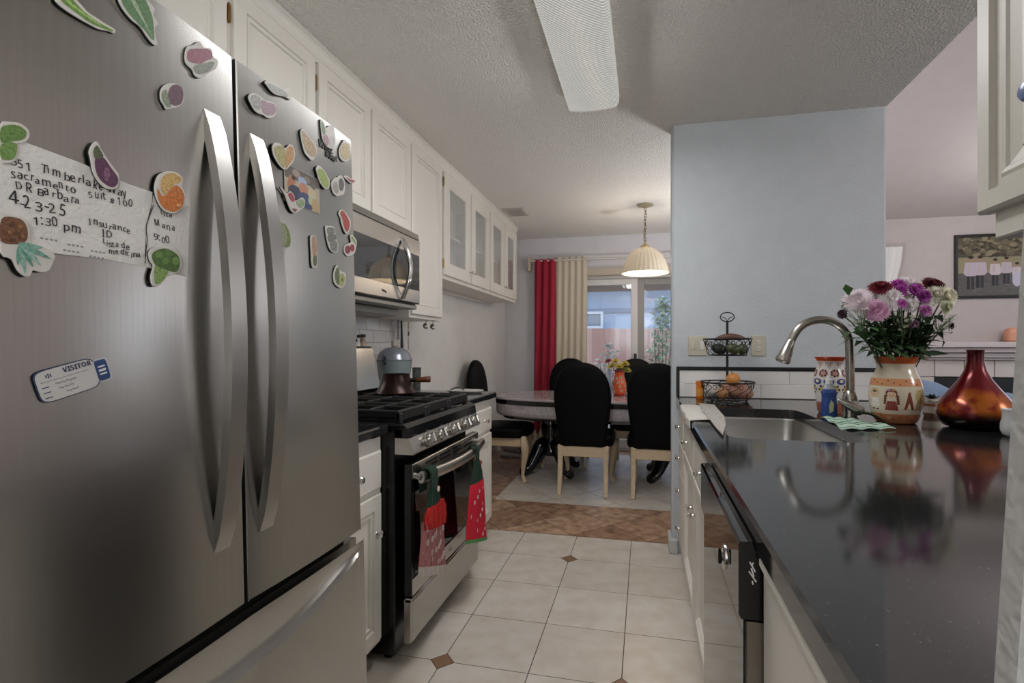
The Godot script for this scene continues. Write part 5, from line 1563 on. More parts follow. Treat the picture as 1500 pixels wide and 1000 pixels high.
func dining() -> void:
	# table
	var c := p(-0.2, 0, 4.72)
	var t := thing("dining_table", "oval grey marbled dining table on black scrolled pedestals", "table", c)
	part(t, "tabletop", stack(S(), c, 1.22, 0.51, 3.0, [[0.03, 0.722], [0.004, 0.724], [0.0, 0.73], [0.0, 0.739], [0.004, 0.744], [0.012, 0.745]], 96), M.marble)
	part(t, "edge_band", stack(S(), c, 1.21, 0.50, 3.0, [[0.012, 0.680], [0.0, 0.684], [0.0, 0.720], [0.012, 0.7235]], 96), M.lacquer)
	part(t, "apron", stack(S(), c, 1.205, 0.495, 3.0, [[0.06, 0.566], [0.02, 0.572], [0.006, 0.585], [0.0, 0.61], [0.0, 0.681]], 96), M.marble)
	part(t, "underframe", stack(S(), c, 1.14, 0.44, 3.0, [[0.10, 0.53], [0.0, 0.545], [0.0, 0.568]], 64), M.lacquer)
	for px in [-0.89, 0.27]:
		var m := Transform3D(Basis.IDENTITY, p(px, 0, 4.72))
		var pd := part(t, "pedestal", lathe(S(), [Vector2(0, 0.16), Vector2(0.09, 0.17), Vector2(0.11, 0.21), Vector2(0.085, 0.26), Vector2(0.075, 0.30), Vector2(0.095, 0.40), Vector2(0.1, 0.46), Vector2(0.08, 0.54), Vector2(0.10, 0.555), Vector2(0, 0.56)], 28, m), M.lacquer)
		for k in 4:
			var an := PI / 4 + k * PI / 2
			var dv := Vector3(cos(an), 0, sin(an))
			var ft := []
			for q in [[0.05, 0.30], [0.11, 0.27], [0.17, 0.18], [0.23, 0.09], [0.29, 0.046], [0.33, 0.044]]: ft.append(p(px, 0, 4.72) + dv * q[0] + Vector3(0, q[1], 0))
			part(pd, "foot", tube(S(), smooth(ft, 3), [0.04, 0.052, 0.062, 0.068, 0.07, 0.068, 0.064, 0.06, 0.056, 0.052, 0.048, 0.045, 0.043, 0.043, 0.043, 0.036], 12), M.lacquer)
	# chairs
	var ch := dining_chair("black backed dining chair nearest the stove, its back to the viewer", Transform3D(Basis.IDENTITY, p(-0.497, 0, 4.05)))
	copy(ch, Transform3D(Basis(Vector3.UP, -0.03), p(0.095, 0, 4.05)), "black backed dining chair half hidden by the blue wall")
	copy(ch, Transform3D(Basis(Vector3.UP, PI), p(-0.80, 0, 5.34)), "dining chair behind the table in front of the cream curtain")
	copy(ch, Transform3D(Basis(Vector3.UP, PI), p(-0.10, 0, 5.34)), "dining chair behind the table in front of the glass door")
	copy(ch, Transform3D(Basis(Vector3.UP, -PI / 2), p(-1.515, 0, 4.50)), "dining chair at the left end of the table against the wall")
	# pendant
	var d := 4.65
	var l := thing("pendant_lamp", "ribbed amber glass dome pendant lamp over the dining table", "lamp", p(0, CEIL, d))
	part(l, "canopy", lathe(S(), [Vector2(0, CEIL - 0.03), Vector2(0.02, CEIL - 0.028), Vector2(0.05, CEIL - 0.016), Vector2(0.072, CEIL - 0.01), Vector2(0.075, CEIL - 0.001), Vector2(0, CEIL - 0.001)], 28, Transform3D(Basis.IDENTITY, p(0, 0, d))), mat("b5a684", 0.35, 0.5))
	var cn := S()
	var y := CEIL - 0.032
	var k := 0
	while y > 2.165:
		var rg := []
		for i in 10:
			var an := TAU * i / 10.0
			var v := Vector3(cos(an) * 0.009, sin(an) * 0.018, 0)
			rg.append(p(0.003 * sin(k * 1.3), y - 0.012, d) + (Basis(Vector3.UP, PI / 2 * k + 0.5) * v))
		tube(cn, rg, 0.0026, 5, true)
		y -= 0.027
		k += 1
	part(l, "chain", cn, mat("8d7c5e", 0.35, 1.0))
	part(l, "cord", tube(S(), smooth([p(0.004, CEIL - 0.03, d), p(0.012, 2.40, d), p(-0.008, 2.28, d + 0.005), p(-0.014, 2.19, d), p(0.0, 2.15, d)], 4), 0.0025, 5), mat("a99a7c", 0.5))
	part(l, "cap", lathe(S(), [Vector2(0, 2.10), Vector2(0.05, 2.108), Vector2(0.052, 2.118), Vector2(0.035, 2.132), Vector2(0.016, 2.15), Vector2(0, 2.16)], 24, Transform3D(Basis.IDENTITY, p(0, 0, d))), mat("c9b083", 0.3, 0.6))
	var amber := StandardMaterial3D.new()
	amber.resource_name = "amber_glass"
	amber.albedo_color = hexc("cfc5b2")
	amber.roughness = 0.18
	amber.backlight_enabled = true
	amber.backlight = hexc("2a261e")
	amber.emission_enabled = true
	amber.emission = hexc("ffe6c4")
	amber.emission_energy_multiplier = 0.05
	part(l, "shade", lathe(S(), [Vector2(0.038, 2.112), Vector2(0.075, 2.105), Vector2(0.115, 2.08), Vector2(0.152, 2.04), Vector2(0.182, 1.985), Vector2(0.2, 1.93), Vector2(0.212, 1.882), Vector2(0.209, 1.878), Vector2(0.196, 1.93), Vector2(0.178, 1.985), Vector2(0.148, 2.036), Vector2(0.112, 2.075), Vector2(0.04, 2.104)], 128, Transform3D(Basis.IDENTITY, p(0, 0, d)), 32, 0.018), amber)
	part(l, "bulb", lathe(S(), [Vector2(0, 1.935), Vector2(0.02, 1.94), Vector2(0.03, 1.965), Vector2(0.024, 1.995), Vector2(0.013, 2.02), Vector2(0.013, 2.06), Vector2(0, 2.06)], 16, Transform3D(Basis.IDENTITY, p(0, 0, d))), glow("ffe2b8", 0.8))
	# curtains on a rod
	var rod := thing("curtain_rod", "white curtain rod across the sliding door", "curtain rod", p(-0.2, 2.24, BACK - 0.09))
	part(rod, "bar", tube(S(), [p(-1.33, 2.225, BACK - 0.09), p(0.95, 2.225, BACK - 0.09)], 0.011, 10), mat("c9c5be", 0.4))
	part(rod, "bracket", box(-1.37, -1.335, 2.11, 2.27, BACK - 0.1, BACK - 0.001, 0.008), mat("c2b59f", 0.6))
	part(rod, "bracket", box(0.92, 0.95, 2.15, 2.27, BACK - 0.1, BACK - 0.001, 0.008), mat("c2b59f", 0.6))
	var weave := noise("weave", 0.02, [[0.0, "8a8a8a"], [0.35, "e6e6e6"], [1.0, "ffffff"]], FastNoiseLite.TYPE_VALUE, 512, 2)
	var redm := grained("ad2940", weave, Vector3(4, 22, 4), 0.95)
	redm.backlight_enabled = true
	redm.backlight = hexc("3a0a12")
	var crm := grained("c7bba8", tex.soft, Vector3(8, 2, 8), 0.95)
	crm.backlight_enabled = true
	crm.backlight = hexc("4a453c")
	for q in [["red woven curtain panel at the left of the sliding door", -1.29, -1.035, redm, 3.0, 2.255, 0.028], ["cream curtain panel between the red curtain and the glass door", -1.04, -0.665, crm, 5.0, 2.262, 0.012]]:
		var g := []
		for i in 17:
			var v := i / 16.0
			var row := []
			for j in 49:
				var u := j / 48.0
				var x: float = lerpf(q[1], q[2], u) + sin(v * 3.0 + 1.0) * 0.008
				var yy: float = lerpf(q[5], 0.03, v) - (0.02 * absf(sin(u * PI * q[4])) if i == 0 and q[4] < 4 else 0.0)
				row.append(p(x, yy, BACK - 0.09 + q[6] * cos(u * TAU * q[4] + sin(v * 2.0)) * (0.6 + 0.5 * v) + (-0.012 if q[4] < 4 else 0.012)))
			g.append(row)
		solo("curtain", sheet(S(), g, 0.004), q[3], q[0], "curtain")
	# vase of yellow flowers, and a red rose in a slim vase
	var vc := p(-0.235, 0.7455, 4.74)
	var im := Image.create(256, 128, false, Image.FORMAT_RGB8)
	im.fill(hexc("c9542c"))
	for i in 26:
		var x := fmod(i * 61.0, 256.0)
		var yy := 26.0 + fmod(i * 37.0, 84.0)
		dot(im, x, yy, 9, 7, hexc(["d8cbb4", "7a2a1e", "b9a88d", "5f6f45"][i % 4]))
		dot(im, x, yy, 3, 3, hexc(["9c3a22", "e0d6c4"][i % 2]))
	im.fill_rect(Rect2i(0, 0, 256, 12), hexc("7d2a20"))
	im.fill_rect(Rect2i(0, 116, 256, 12), hexc("a83420"))
	var vs := thing("table_vase", "orange painted vase on the dining table", "vase", vc)
	part(vs, "body", lathe(S(), [Vector2(0, 0), Vector2(0.045, 0.0), Vector2(0.056, 0.02), Vector2(0.066, 0.07), Vector2(0.064, 0.12), Vector2(0.05, 0.17), Vector2(0.044, 0.20), Vector2(0.049, 0.235), Vector2(0.054, 0.245), Vector2(0.048, 0.245), Vector2(0.04, 0.2), Vector2(0.0, 0.19)], 32, Transform3D(Basis(Vector3.UP, 2.1), vc)), printed(im, 0.25))
	var fo := [["yellow chrysanthemum, topmost of those in the dining table vase", -0.04, 0.33, "b9a23a"], ["yellow chrysanthemum at the right in the dining table vase", 0.055, 0.31, "a9983c"], ["pale yellow chrysanthemum low at the left in the dining table vase", -0.075, 0.285, "c2b04c"], ["olive yellow chrysanthemum low at the right in the dining table vase", 0.07, 0.25, "8f8a34"], ["yellow chrysanthemum at the front centre of the dining table vase", 0.0, 0.285, "b5a044"]]
	for q in fo:
		flower(q[0], vc + Vector3(0, 0.2, 0), vc + Vector3(q[1], q[2], 0.03 if q[1] == 0.0 else 0.0), q[3], 0.05, 3, Vector3(q[1] * 4, 1, 0.5))
	var rc := p(-0.335, 0.7455, 4.80)
	var rv := thing("bud_vase", "slim pale blue bud vase beside the orange vase", "vase", rc)
	part(rv, "body", lathe(S(), [Vector2(0, 0), Vector2(0.028, 0), Vector2(0.032, 0.03), Vector2(0.02, 0.12), Vector2(0.018, 0.23), Vector2(0.022, 0.25), Vector2(0.016, 0.25), Vector2(0.014, 0.2), Vector2(0, 0.2)], 20, Transform3D(Basis.IDENTITY, rc)), mat("aebcd0", 0.2))
	flower("red rose in the slim blue bud vase", rc + Vector3(0, 0.2, 0), rc + Vector3(-0.01, 0.33, 0), "8a1526", 0.038, 4, Vector3(-0.3, 1, 0.5))
	# something rolled up on the floor by the wall
	var ro := thing("rolled_mat", "rolled pale mat with a dark end on the floor behind the left chair", "mat", p(-1.4, 0.0, 5.4))
	var rs := S()
	tube(rs, [p(-1.56, 0.10, 5.45), p(-1.30, 0.10, 5.28)], 0.07, 18)
	part(ro, "roll", rs, mat("b9a9a4", 0.9))
	part(ro, "end", tube(S(), [p(-1.30, 0.10, 5.28), p(-1.285, 0.10, 5.27)], 0.062, 18), mat("3b2a2a", 0.7))
	part(ro, "rest", box(-1.55, -1.28, 0.0, 0.04, 5.22, 5.5, 0.01), mat("a9a09b", 0.8))


func living() -> void:
	# chimney breast tiles, mantel, firebox
	var z := BACK - 0.001
	var f := thing("fireplace", "white tiled fireplace with a stepped mantel and black firebox", "fireplace", p(3.3, 0, z))
	var mt := S()
	bb(mt, 2.72, 4.3, 1.20, 1.255, z - 0.20, z, 0.006)
	bb(mt, 2.75, 4.27, 1.15, 1.197, z - 0.16, z, 0.006)
	bb(mt, 2.78, 4.24, 1.10, 1.147, z - 0.12, z, 0.006)
	bb(mt, 2.80, 4.22, 1.075, 1.10, z - 0.09, z, 0.004)
	part(f, "mantel", mt, mat("c9bdbc", 0.5))
	var x := 2.62
	while x < 4.2:
		for y in [0.905]: part(f, "tile", box(x + 0.003, x + 0.257, y, y + 0.168, z - 0.045, z, 0.003), mat("d6cbc3", 0.3))
		x += 0.26
	for y in [0.0, 0.262, 0.524]:
		part(f, "tile", box(2.62, 2.875, y + 0.003, y + 0.259, z - 0.045, z, 0.003), mat("d6cbc3", 0.3))
	part(f, "tile", box(2.62, 2.875, 0.789, 0.90, z - 0.045, z, 0.003), mat("d6cbc3", 0.3))
	part(f, "firebox", box(2.878, 4.0, 0.0, 0.90, z - 0.03, z, 0.002), mat("141416", 0.6))
	part(f, "screen_frame", box(2.9, 3.98, 0.66, 0.69, z - 0.05, z - 0.03, 0.004), mat("6d5233", 0.4, 0.7))
	# pink lamp on the mantel
	var sl := thing("salt_lamp", "small peach coloured rounded block on the mantel", "lamp", p(3.53, 1.256, z - 0.1))
	part(sl, "block", stack(S(), p(3.53, 1.256, z - 0.1), 0.075, 0.06, 3.2, [[0.012, 0.0], [0.0, 0.015], [0.0, 0.09], [0.015, 0.125], [0.045, 0.14]], 20), mat("d99a7c", 0.6))
	# framed family photograph
	var pf := thing("framed_photo", "black framed group photograph on the living room wall", "picture", p(3.5, 1.7, z))
	var fr := rings(S(), Transform3D(Basis.IDENTITY, p(3.072, 1.695, z)), 0.92, 0.645, [[0.0, 0.0], [0.0, 0.022], [0.004, 0.026], [0.024, 0.026], [0.027, 0.012]])
	part(pf, "frame", fr, mat("141213", 0.35))
	var im := Image.create(256, 176, false, Image.FORMAT_RGB8)
	im.fill(hexc("6f6a64"))
	im.fill_rect(Rect2i(0, 0, 256, 60), hexc("4f4a3c"))
	rng.seed = 11
	for i in 240: dot(im, rng.randf() * 256, rng.randf() * 58, 4 + rng.randf() * 7, 3 + rng.randf() * 4, hexc(["5b5443", "3f3a30", "6a6350", "857b62"][i % 4]))
	im.fill_rect(Rect2i(0, 62, 256, 46), hexc("8d8468"))
	im.fill_rect(Rect2i(0, 108, 256, 68), hexc("5a5754"))
	for i in 120: dot(im, rng.randf() * 256, 110 + rng.randf() * 66, 5, 2, hexc(["646160", "504d4b"][i % 2]))
	for q in [[34, 66, 1.25], [58, 66, 1.2], [96, 74, 1.0], [124, 70, 1.0], [150, 86, 0.85], [176, 74, 1.0], [204, 76, 0.95], [228, 70, 1.05]]:
		var cx: float = q[0]
		var cy: float = q[1]
		var k: float = q[2]
		im.fill_rect(Rect2i(int(cx - 8 * k), int(cy + 36 * k), int(7 * k), int(36 * k)), hexc("2f2e33"))
		im.fill_rect(Rect2i(int(cx + 1 * k), int(cy + 36 * k), int(7 * k), int(36 * k)), hexc("38363b"))
		wedge(im, [Vector2(cx - 12 * k, cy + 8 * k), Vector2(cx + 12 * k, cy + 8 * k), Vector2(cx + 15 * k, cy + 34 * k), Vector2(cx + 9 * k, cy + 40 * k), Vector2(cx - 9 * k, cy + 40 * k), Vector2(cx - 15 * k, cy + 34 * k)], hexc(["c3b6b8", "b5a8b0", "cbbfc0"][int(cx) % 3]))
		dot(im, cx - 4 * k, cy + 22 * k, 3 * k, 12 * k, hexc("b3a6aa"))
		dot(im, cx, cy, 5 * k, 7 * k, hexc("a08272"))
		dot(im, cx, cy - 5 * k, 5.5 * k, 4 * k, hexc("332a27"))
	dot(im, 150, 128, 12, 22, hexc("b9b2c4"))
	part(pf, "print", picture(0.87, 0.595, Transform3D(Basis.IDENTITY, p(3.532, 2.0175, z - 0.0125))), printed(im, 0.2))
	# sofa seen over the counter, with a pale blue throw
	var so := thing("sofa", "grey sofa under a pale blue throw beyond the counter", "sofa", p(2.4, 0, 4.6))
	var sb := S()
	bb(sb, 1.6, 3.6, 0.08, 0.42, 4.4, 5.2, 0.04)
	bb(sb, 1.6, 3.6, 0.4, 0.80, 4.4, 4.62, 0.06)
	bb(sb, 1.45, 1.62, 0.08, 0.62, 4.4, 5.2, 0.05)
	bb(sb, 3.58, 3.75, 0.08, 0.62, 4.4, 5.2, 0.05)
	part(so, "frame", sb, mat("6f747c", 0.9))
	var th := []
	for i in 13:
		var u := i / 12.0
		var row := []
		for j in 15:
			var v := j / 14.0
			var x2 := lerpf(1.75, 2.75, u)
			var hump := 0.90 + 0.10 * exp(-pow((x2 - 2.06) / 0.13, 2.0)) - 0.055 * clampf((x2 - 2.1) / 0.35, 0, 1) + 0.02 * sin(x2 * 23.0)
			var d := 4.36 + v * 0.34
			var y := hump - pow(absf(v - 0.45) * 2.0, 3.0) * (0.45 if v < 0.45 else 0.3) + 0.012 * sin(u * 20.0 + v * 9.0)
			row.append(p(x2, y, d + 0.01 * sin(u * 17.0)))
		th.append(row)
	solo("throw_blanket", sheet(S(), th, 0.015), grained("8296b0", tex.soft, Vector3.ONE * 6, 0.95), "rumpled pale blue throw over the sofa back beyond the counter", "blanket")
	# tied back white curtain at the edge of the blue wall
	var g := []
	for i in 13:
		var v := i / 12.0
		var row := []
		for j in 25:
			var u := j / 24.0
			var right := lerpf(2.592, 2.42, smoothstep(0.0, 0.4, v))
			row.append(p(lerpf(2.05, right, u), lerpf(2.235, 0.02, v), BACK - 0.07 + 0.018 * cos(u * TAU * 7.0)))
		g.append(row)
	solo("curtain", sheet(S(), g, 0.004), mat("dcd9d4", 0.9), "white tied back curtain at the right edge of the blue wall", "curtain")


# ---------------------------------------------------------------- flowers
func petals(s: SurfaceTool, at: Vector3, axis: Vector3, r: float, layers: int, per: int, width: float, flat := 1.0) -> void:
	var u := axis.cross(Vector3(0.3, 0.2, 1)).normalized()
	var v := axis.cross(u).normalized()
	s.set_smooth_group(-1)
	for k in layers:
		var f := float(k) / maxf(1, layers - 1)          # 0 innermost
		var el := lerpf(1.25, 0.12, f) * flat
		var l := r * lerpf(0.5, 1.0, f)
		var n := int(lerpf(per * 0.55, per, f))
		for i in n:
			var an := TAU * (i + 0.5 * (k % 2) + 0.18 * sin(i * 7.1 + k)) / n
			var o := u * cos(an) + v * sin(an)
			var t := u * -sin(an) + v * cos(an)
			var dv := (o * cos(el) + axis * sin(el)).normalized()
			var nn := dv.cross(t)
			var b := at + o * r * 0.06 - axis * r * 0.12 * f
			var w := r * width * (0.9 + 0.2 * sin(i * 3.3))
			var m := b + dv * l * 0.6 - nn * r * 0.05
			var e := b + dv * l * (0.94 + 0.1 * sin(i * 5.7)) - axis * r * 0.14 * f
			face(s, [b, m + t * w * 0.5, e, m - t * w * 0.5], axis)


func flower(label: String, root: Vector3, head: Vector3, color: String, r: float, layers: int, axis: Vector3, group := "", stem := "3f5a33", per := 18, width := 0.22) -> Node3D:
	axis = axis.normalized()
	var t := thing("flower", label, "flower", root, group)
	var mid := root.lerp(head, 0.55) + Vector3(0, 0.03, 0)
	part(t, "stem", tube(S(), smooth([root, mid, head - axis * r * 0.3], 4), 0.0028, 6), mat(stem, 0.7))
	var s := S()
	s.set_uv(Vector2.ZERO)
	petals(s, head, axis, r, layers, per, width, 0.8)
	lathe(s, [Vector2(0, -0.02 * r), Vector2(r * 0.19, 0.0), Vector2(r * 0.16, r * 0.12), Vector2(r * 0.08, r * 0.19), Vector2(0, r * 0.2)], 12, Transform3D(Basis(axis.cross(Vector3(0.3, 0.2, 1)).normalized(), axis, axis.cross(Vector3(0.3, 0.2, 1)).normalized().cross(axis)), head))
	part(t, "bloom", s, petal_mat(color))
	part(t, "calyx", lathe(S(), [Vector2(0, -r * 0.34), Vector2(r * 0.16, -r * 0.28), Vector2(r * 0.3, -r * 0.12), Vector2(0, -r * 0.02)], 10, Transform3D(Basis(axis.cross(Vector3(0.3, 0.2, 1)).normalized(), axis, axis.cross(Vector3(0.3, 0.2, 1)).normalized().cross(axis)), head)), mat(stem, 0.7))
	return t


func petal_mat(c: String) -> StandardMaterial3D:
	var key := "petal" + c
	if mats.has(key): return mats[key]
	var m := StandardMaterial3D.new()
	m.resource_name = key
	m.albedo_color = hexc(c)
	m.roughness = 0.7
	m.backlight_enabled = true
	m.backlight = hexc(c).darkened(0.5)
	mats[key] = m
	return m


func vp(u: float, v: float, dep: float) -> Vector3:      # round the big vase: across, up (both in cm from its rim), and back
	return p(0.954 + u * 0.00977 - dep * 0.002138, 1.17 + v * 0.01, 2.19 + u * 0.002138 + dep * 0.00977)


func bouquet() -> void:
	# the vase itself: cream with orange bands, little figures painted round it
	var at := p(0.954, 0.9155, 2.19)
	var im := Image.create(700, 320, false, Image.FORMAT_RGB8)
	im.fill(hexc("cfc3ac"))
	im.fill_rect(Rect2i(0, 0, 700, 34), hexc("b4552a"))
	im.fill_rect(Rect2i(0, 104, 700, 36), hexc("c98c5e"))
	im.fill_rect(Rect2i(0, 272, 700, 48), hexc("b9764f"))
	for i in 40: dot(im, 12 + i * 26, 122 + 9 * sin(i * 2.1), 3.5, 3.5, hexc(["4a2a1c", "8a3a1e"][i % 2]))
	for i in 34: dot(im, 16 + i * 30, 290 + 8 * sin(i * 1.7), 4, 4, hexc("8a4a2c"))
	for rep in 2:
		var x0 := 30 + rep * 350
		# a boy in white with a wide hat
		dot(im, x0 + 50, 172, 26, 22, hexc("c2a878"))
		dot(im, x0 + 50, 178, 17, 15, hexc("d3b294"))
		dot(im, x0 + 50, 166, 12, 6, hexc("5a5a3c"))
		for e in [-6, 6]: dot(im, x0 + 50 + e, 180, 2, 2, hexc("2a1c18"))
		wedge(im, [Vector2(x0 + 30, 198), Vector2(x0 + 70, 198), Vector2(x0 + 78, 236), Vector2(x0 + 22, 236)], hexc("e2ddd2"))
		for e in [-12, 12]:
			im.fill_rect(Rect2i(int(x0 + 46 + e), 236, 8, 12), hexc("e2ddd2"))
			dot(im, x0 + 50 + e, 250, 6, 4, hexc("2a1c18"))
		for e in 3: im.fill_rect(Rect2i(x0 + 32 + e * 14, 212 + e * 5, 6, 2), hexc("55504a"))
		# a girl with plaits and a red skirt
		var g := x0 + 128
		dot(im, g, 172, 24, 21, hexc("6b3a2a"))
		dot(im, g, 178, 18, 16, hexc("ddbb9c"))
		wedge(im, [Vector2(g - 18, 170), Vector2(g, 156), Vector2(g + 18, 170), Vector2(g + 8, 166), Vector2(g - 8, 166)], hexc("6b3a2a"))
		dot(im, g - 10, 158, 7, 6, hexc("a87a98"))
		dot(im, g + 8, 156, 7, 6, hexc("b5723e"))
		for e in [-7, 7]: dot(im, g + e, 180, 2.4, 2.8, hexc("2a1c18"))
		dot(im, g, 187, 3, 1.4, hexc("a8483c"))
		for e in [-1, 1]:
			for k in 4: dot(im, g + e * (24 + k), 186 + k * 11, 6, 6, hexc("6b3a2a"))
		wedge(im, [Vector2(g - 14, 196), Vector2(g + 14, 196), Vector2(g + 18, 212), Vector2(g - 18, 212)], hexc("d8c9b4"))
		wedge(im, [Vector2(g - 18, 210), Vector2(g + 18, 210), Vector2(g + 28, 252), Vector2(g - 28, 252)], hexc("7e2f2a"))
		for e in 4: im.fill_rect(Rect2i(g - 18 + e * 11, 216, 3, 34), hexc("a5554a"))
		# a tower, a church, trees
		var tw := x0 + 200
		wedge(im, [Vector2(tw - 22, 246), Vector2(tw - 4, 166), Vector2(tw + 4, 166), Vector2(tw + 22, 246), Vector2(tw + 10, 246), Vector2(tw, 214), Vector2(tw - 10, 246)], hexc("7a3a24"))
		im.fill_rect(Rect2i(tw - 14, 214, 28, 5), hexc("7a3a24"))
		dot(im, tw + 72, 186, 46, 34, hexc("b5a26c"))
		for e in 5: im.fill_rect(Rect2i(tw + 36 + e * 17, 204 - (e % 2) * 10, 9, 42 + (e % 2) * 10), hexc(["9a8658", "7e6f48"][e % 2]))
		wedge(im, [Vector2(tw + 96, 246), Vector2(tw + 106, 172), Vector2(tw + 116, 246)], hexc("6e4a30"))
		im.fill_rect(Rect2i(tw - 30, 246, 170, 3), hexc("8a6a48"))
		for k in 60: dot(im, tw + 36 + fmod(k * 37.0, 90.0), 160 + fmod(k * 23.0, 46.0), 3, 2, hexc(["a3925e", "c5b582", "8f8254"][k % 3]))
	var v := thing("flower_vase", "big cream vase with orange bands and painted figures beside the faucet", "vase", at)
	var pr := [Vector2(0, 0.0), Vector2(0.06, 0.0), Vector2(0.068, 0.006), Vector2(0.079, 0.03), Vector2(0.0865, 0.065), Vector2(0.089, 0.10), Vector2(0.0875, 0.135), Vector2(0.081, 0.165), Vector2(0.071, 0.188), Vector2(0.064, 0.207), Vector2(0.0625, 0.222), Vector2(0.066, 0.238), Vector2(0.0725, 0.252), Vector2(0.0735, 0.256)]
	part(v, "body", lathe(S(), pr, 64, Transform3D(Basis(Vector3.UP, 2.735), at)), printed(im, 0.2))
	part(v, "inside", lathe(S(), [Vector2(0.0735, 0.256), Vector2(0.068, 0.254), Vector2(0.058, 0.222), Vector2(0.06, 0.2), Vector2(0.04, 0.15), Vector2(0, 0.15)], 48, Transform3D(Basis.IDENTITY, at)), mat("b4552a", 0.3))
	# blooms: label, across, up, back, colour, radius, layers, axis (across, up, towards the viewer), petals, petal width
	var fl := [
		["flat dark red bloom at the top left of the bouquet", -5.7, 27.3, 0, "6d1224", 4.8, 6, [-0.2, 1.0, 0.3], 26, 0.26],
		["large dark red bloom at the top right of the bouquet", 16.9, 28.1, 2, "560c1c", 5.0, 7, [0.1, 0.8, 0.6], 28, 0.26],
		["crimson bloom just left of the large dark red one", 10.7, 27.3, 3, "741328", 3.4, 5, [0, 0.8, 0.6], 20, 0.28],
		["bright magenta daisy at the top centre of the bouquet", 2.1, 27.9, 1, "a03a92", 3.8, 4, [-0.1, 0.6, 0.8], 18, 0.3],
		["second magenta daisy, lower left of the topmost one", 0.5, 25.5, -2, "93348a", 3.2, 4, [-0.2, 0.5, 0.9], 18, 0.3],
		["magenta daisy at the centre right under the crimson bloom", 7.5, 26.1, -1, "9a3c92", 3.5, 4, [0.1, 0.5, 0.9], 18, 0.3],
		["purple daisy below the white blooms at the centre right", 8.9, 23.5, -3, "8d3484", 3.4, 4, [0.1, 0.2, 1.0], 18, 0.3],
		["pale orchid daisy lowest at the centre right", 8.7, 17.8, -4, "b06ba4", 2.9, 4, [0.1, 0.1, 1.0], 18, 0.3],
		["small magenta daisy on the white bloom at centre left", -2.5, 20.2, -7, "a84c9c", 2.2, 3, [-0.1, 0.2, 1.0], 16, 0.3],
		["big white bloom at the centre of the bouquet", -3.5, 22.5, -3, "efe9e8", 5.0, 6, [-0.2, 0.4, 1.0], 30, 0.24],
		["white bloom behind the magenta daisies at the top", 9.1, 29.5, 5, "ece4e8", 3.8, 5, [0, 0.7, 0.7], 26, 0.24],
		["white bloom right of centre below the crimson bloom", 12.5, 22.5, 0, "e6e3d6", 4.2, 6, [0.2, 0.4, 0.9], 28, 0.24],
		["white bloom behind the stems at the centre", 4.1, 22.5, 1, "e8e3de", 4.2, 6, [0, 0.4, 0.9], 28, 0.24],
		["big blush white bloom at the left of the bouquet", -14.6, 21.9, 0, "f0e3e8", 5.8, 7, [-0.5, 0.5, 0.8], 34, 0.2],
		["big pink bloom at the lower left of the bouquet", -10.6, 17.6, -5, "d8a8c6", 4.8, 7, [-0.3, 0.1, 1.0], 30, 0.26],
		["blush bloom above the big pink one", -10.6, 23.5, 2, "ecdde2", 4.6, 6, [-0.3, 0.7, 0.7], 30, 0.22],
		["large cream bloom at the right end of the bouquet", 20.1, 23.5, 0, "e3e0ca", 5.4, 7, [0.35, 0.3, 1.0], 34, 0.2],
		["white bloom tucked between the dark red bloom and the blush bloom", -7.4, 24.5, 2, "efe9e8", 4.2, 6, [-0.1, 0.5, 0.9], 28, 0.24],
		["small white bloom left of the pale orchid daisy", 4.5, 20.0, -2, "ece6e6", 3.4, 6, [0, 0.3, 1.0], 26, 0.24],
		["pale cream bloom between the dark red and the large cream blooms", 15.9, 24.5, 0, "e2dfcd", 4.4, 6, [0.2, 0.4, 0.9], 28, 0.24],
		["greenish white bloom under the large cream one", 18.5, 19.2, -2, "cfd0b2", 3.6, 6, [0.5, 0.1, 0.9], 26, 0.22],
		["dark purple closed bud at the far left of the bouquet", -22.2, 16.6, -2, "3d2434", 2.2, 5, [-0.8, 0.3, 0.5], 12, 0.5],
		["dusky mauve daisy among the stems at the centre", 3.3, 12.4, -5, "6d4a62", 2.6, 3, [0, 0.1, 1.0], 16, 0.3],
		["dark wilted bloom at the right under the cream one", 19.9, 12.0, -2, "3c2a2c", 2.8, 4, [0.8, -0.1, 0.5], 12, 0.4],
	]
	for q in fl:
		var ax := Vector3(q[7][0] * 0.977 + q[7][2] * 0.2138, q[7][1] * 0.75, -q[7][0] * 0.2138 + (q[7][2] + 0.25) * 0.977)
		flower(q[0], vp(q[1] * 0.18, -8.0, q[3] * 0.5), vp(q[1], q[2], q[3]), q[4], q[5] * 0.01, q[6], ax, "", "3d5532", q[8], q[9])
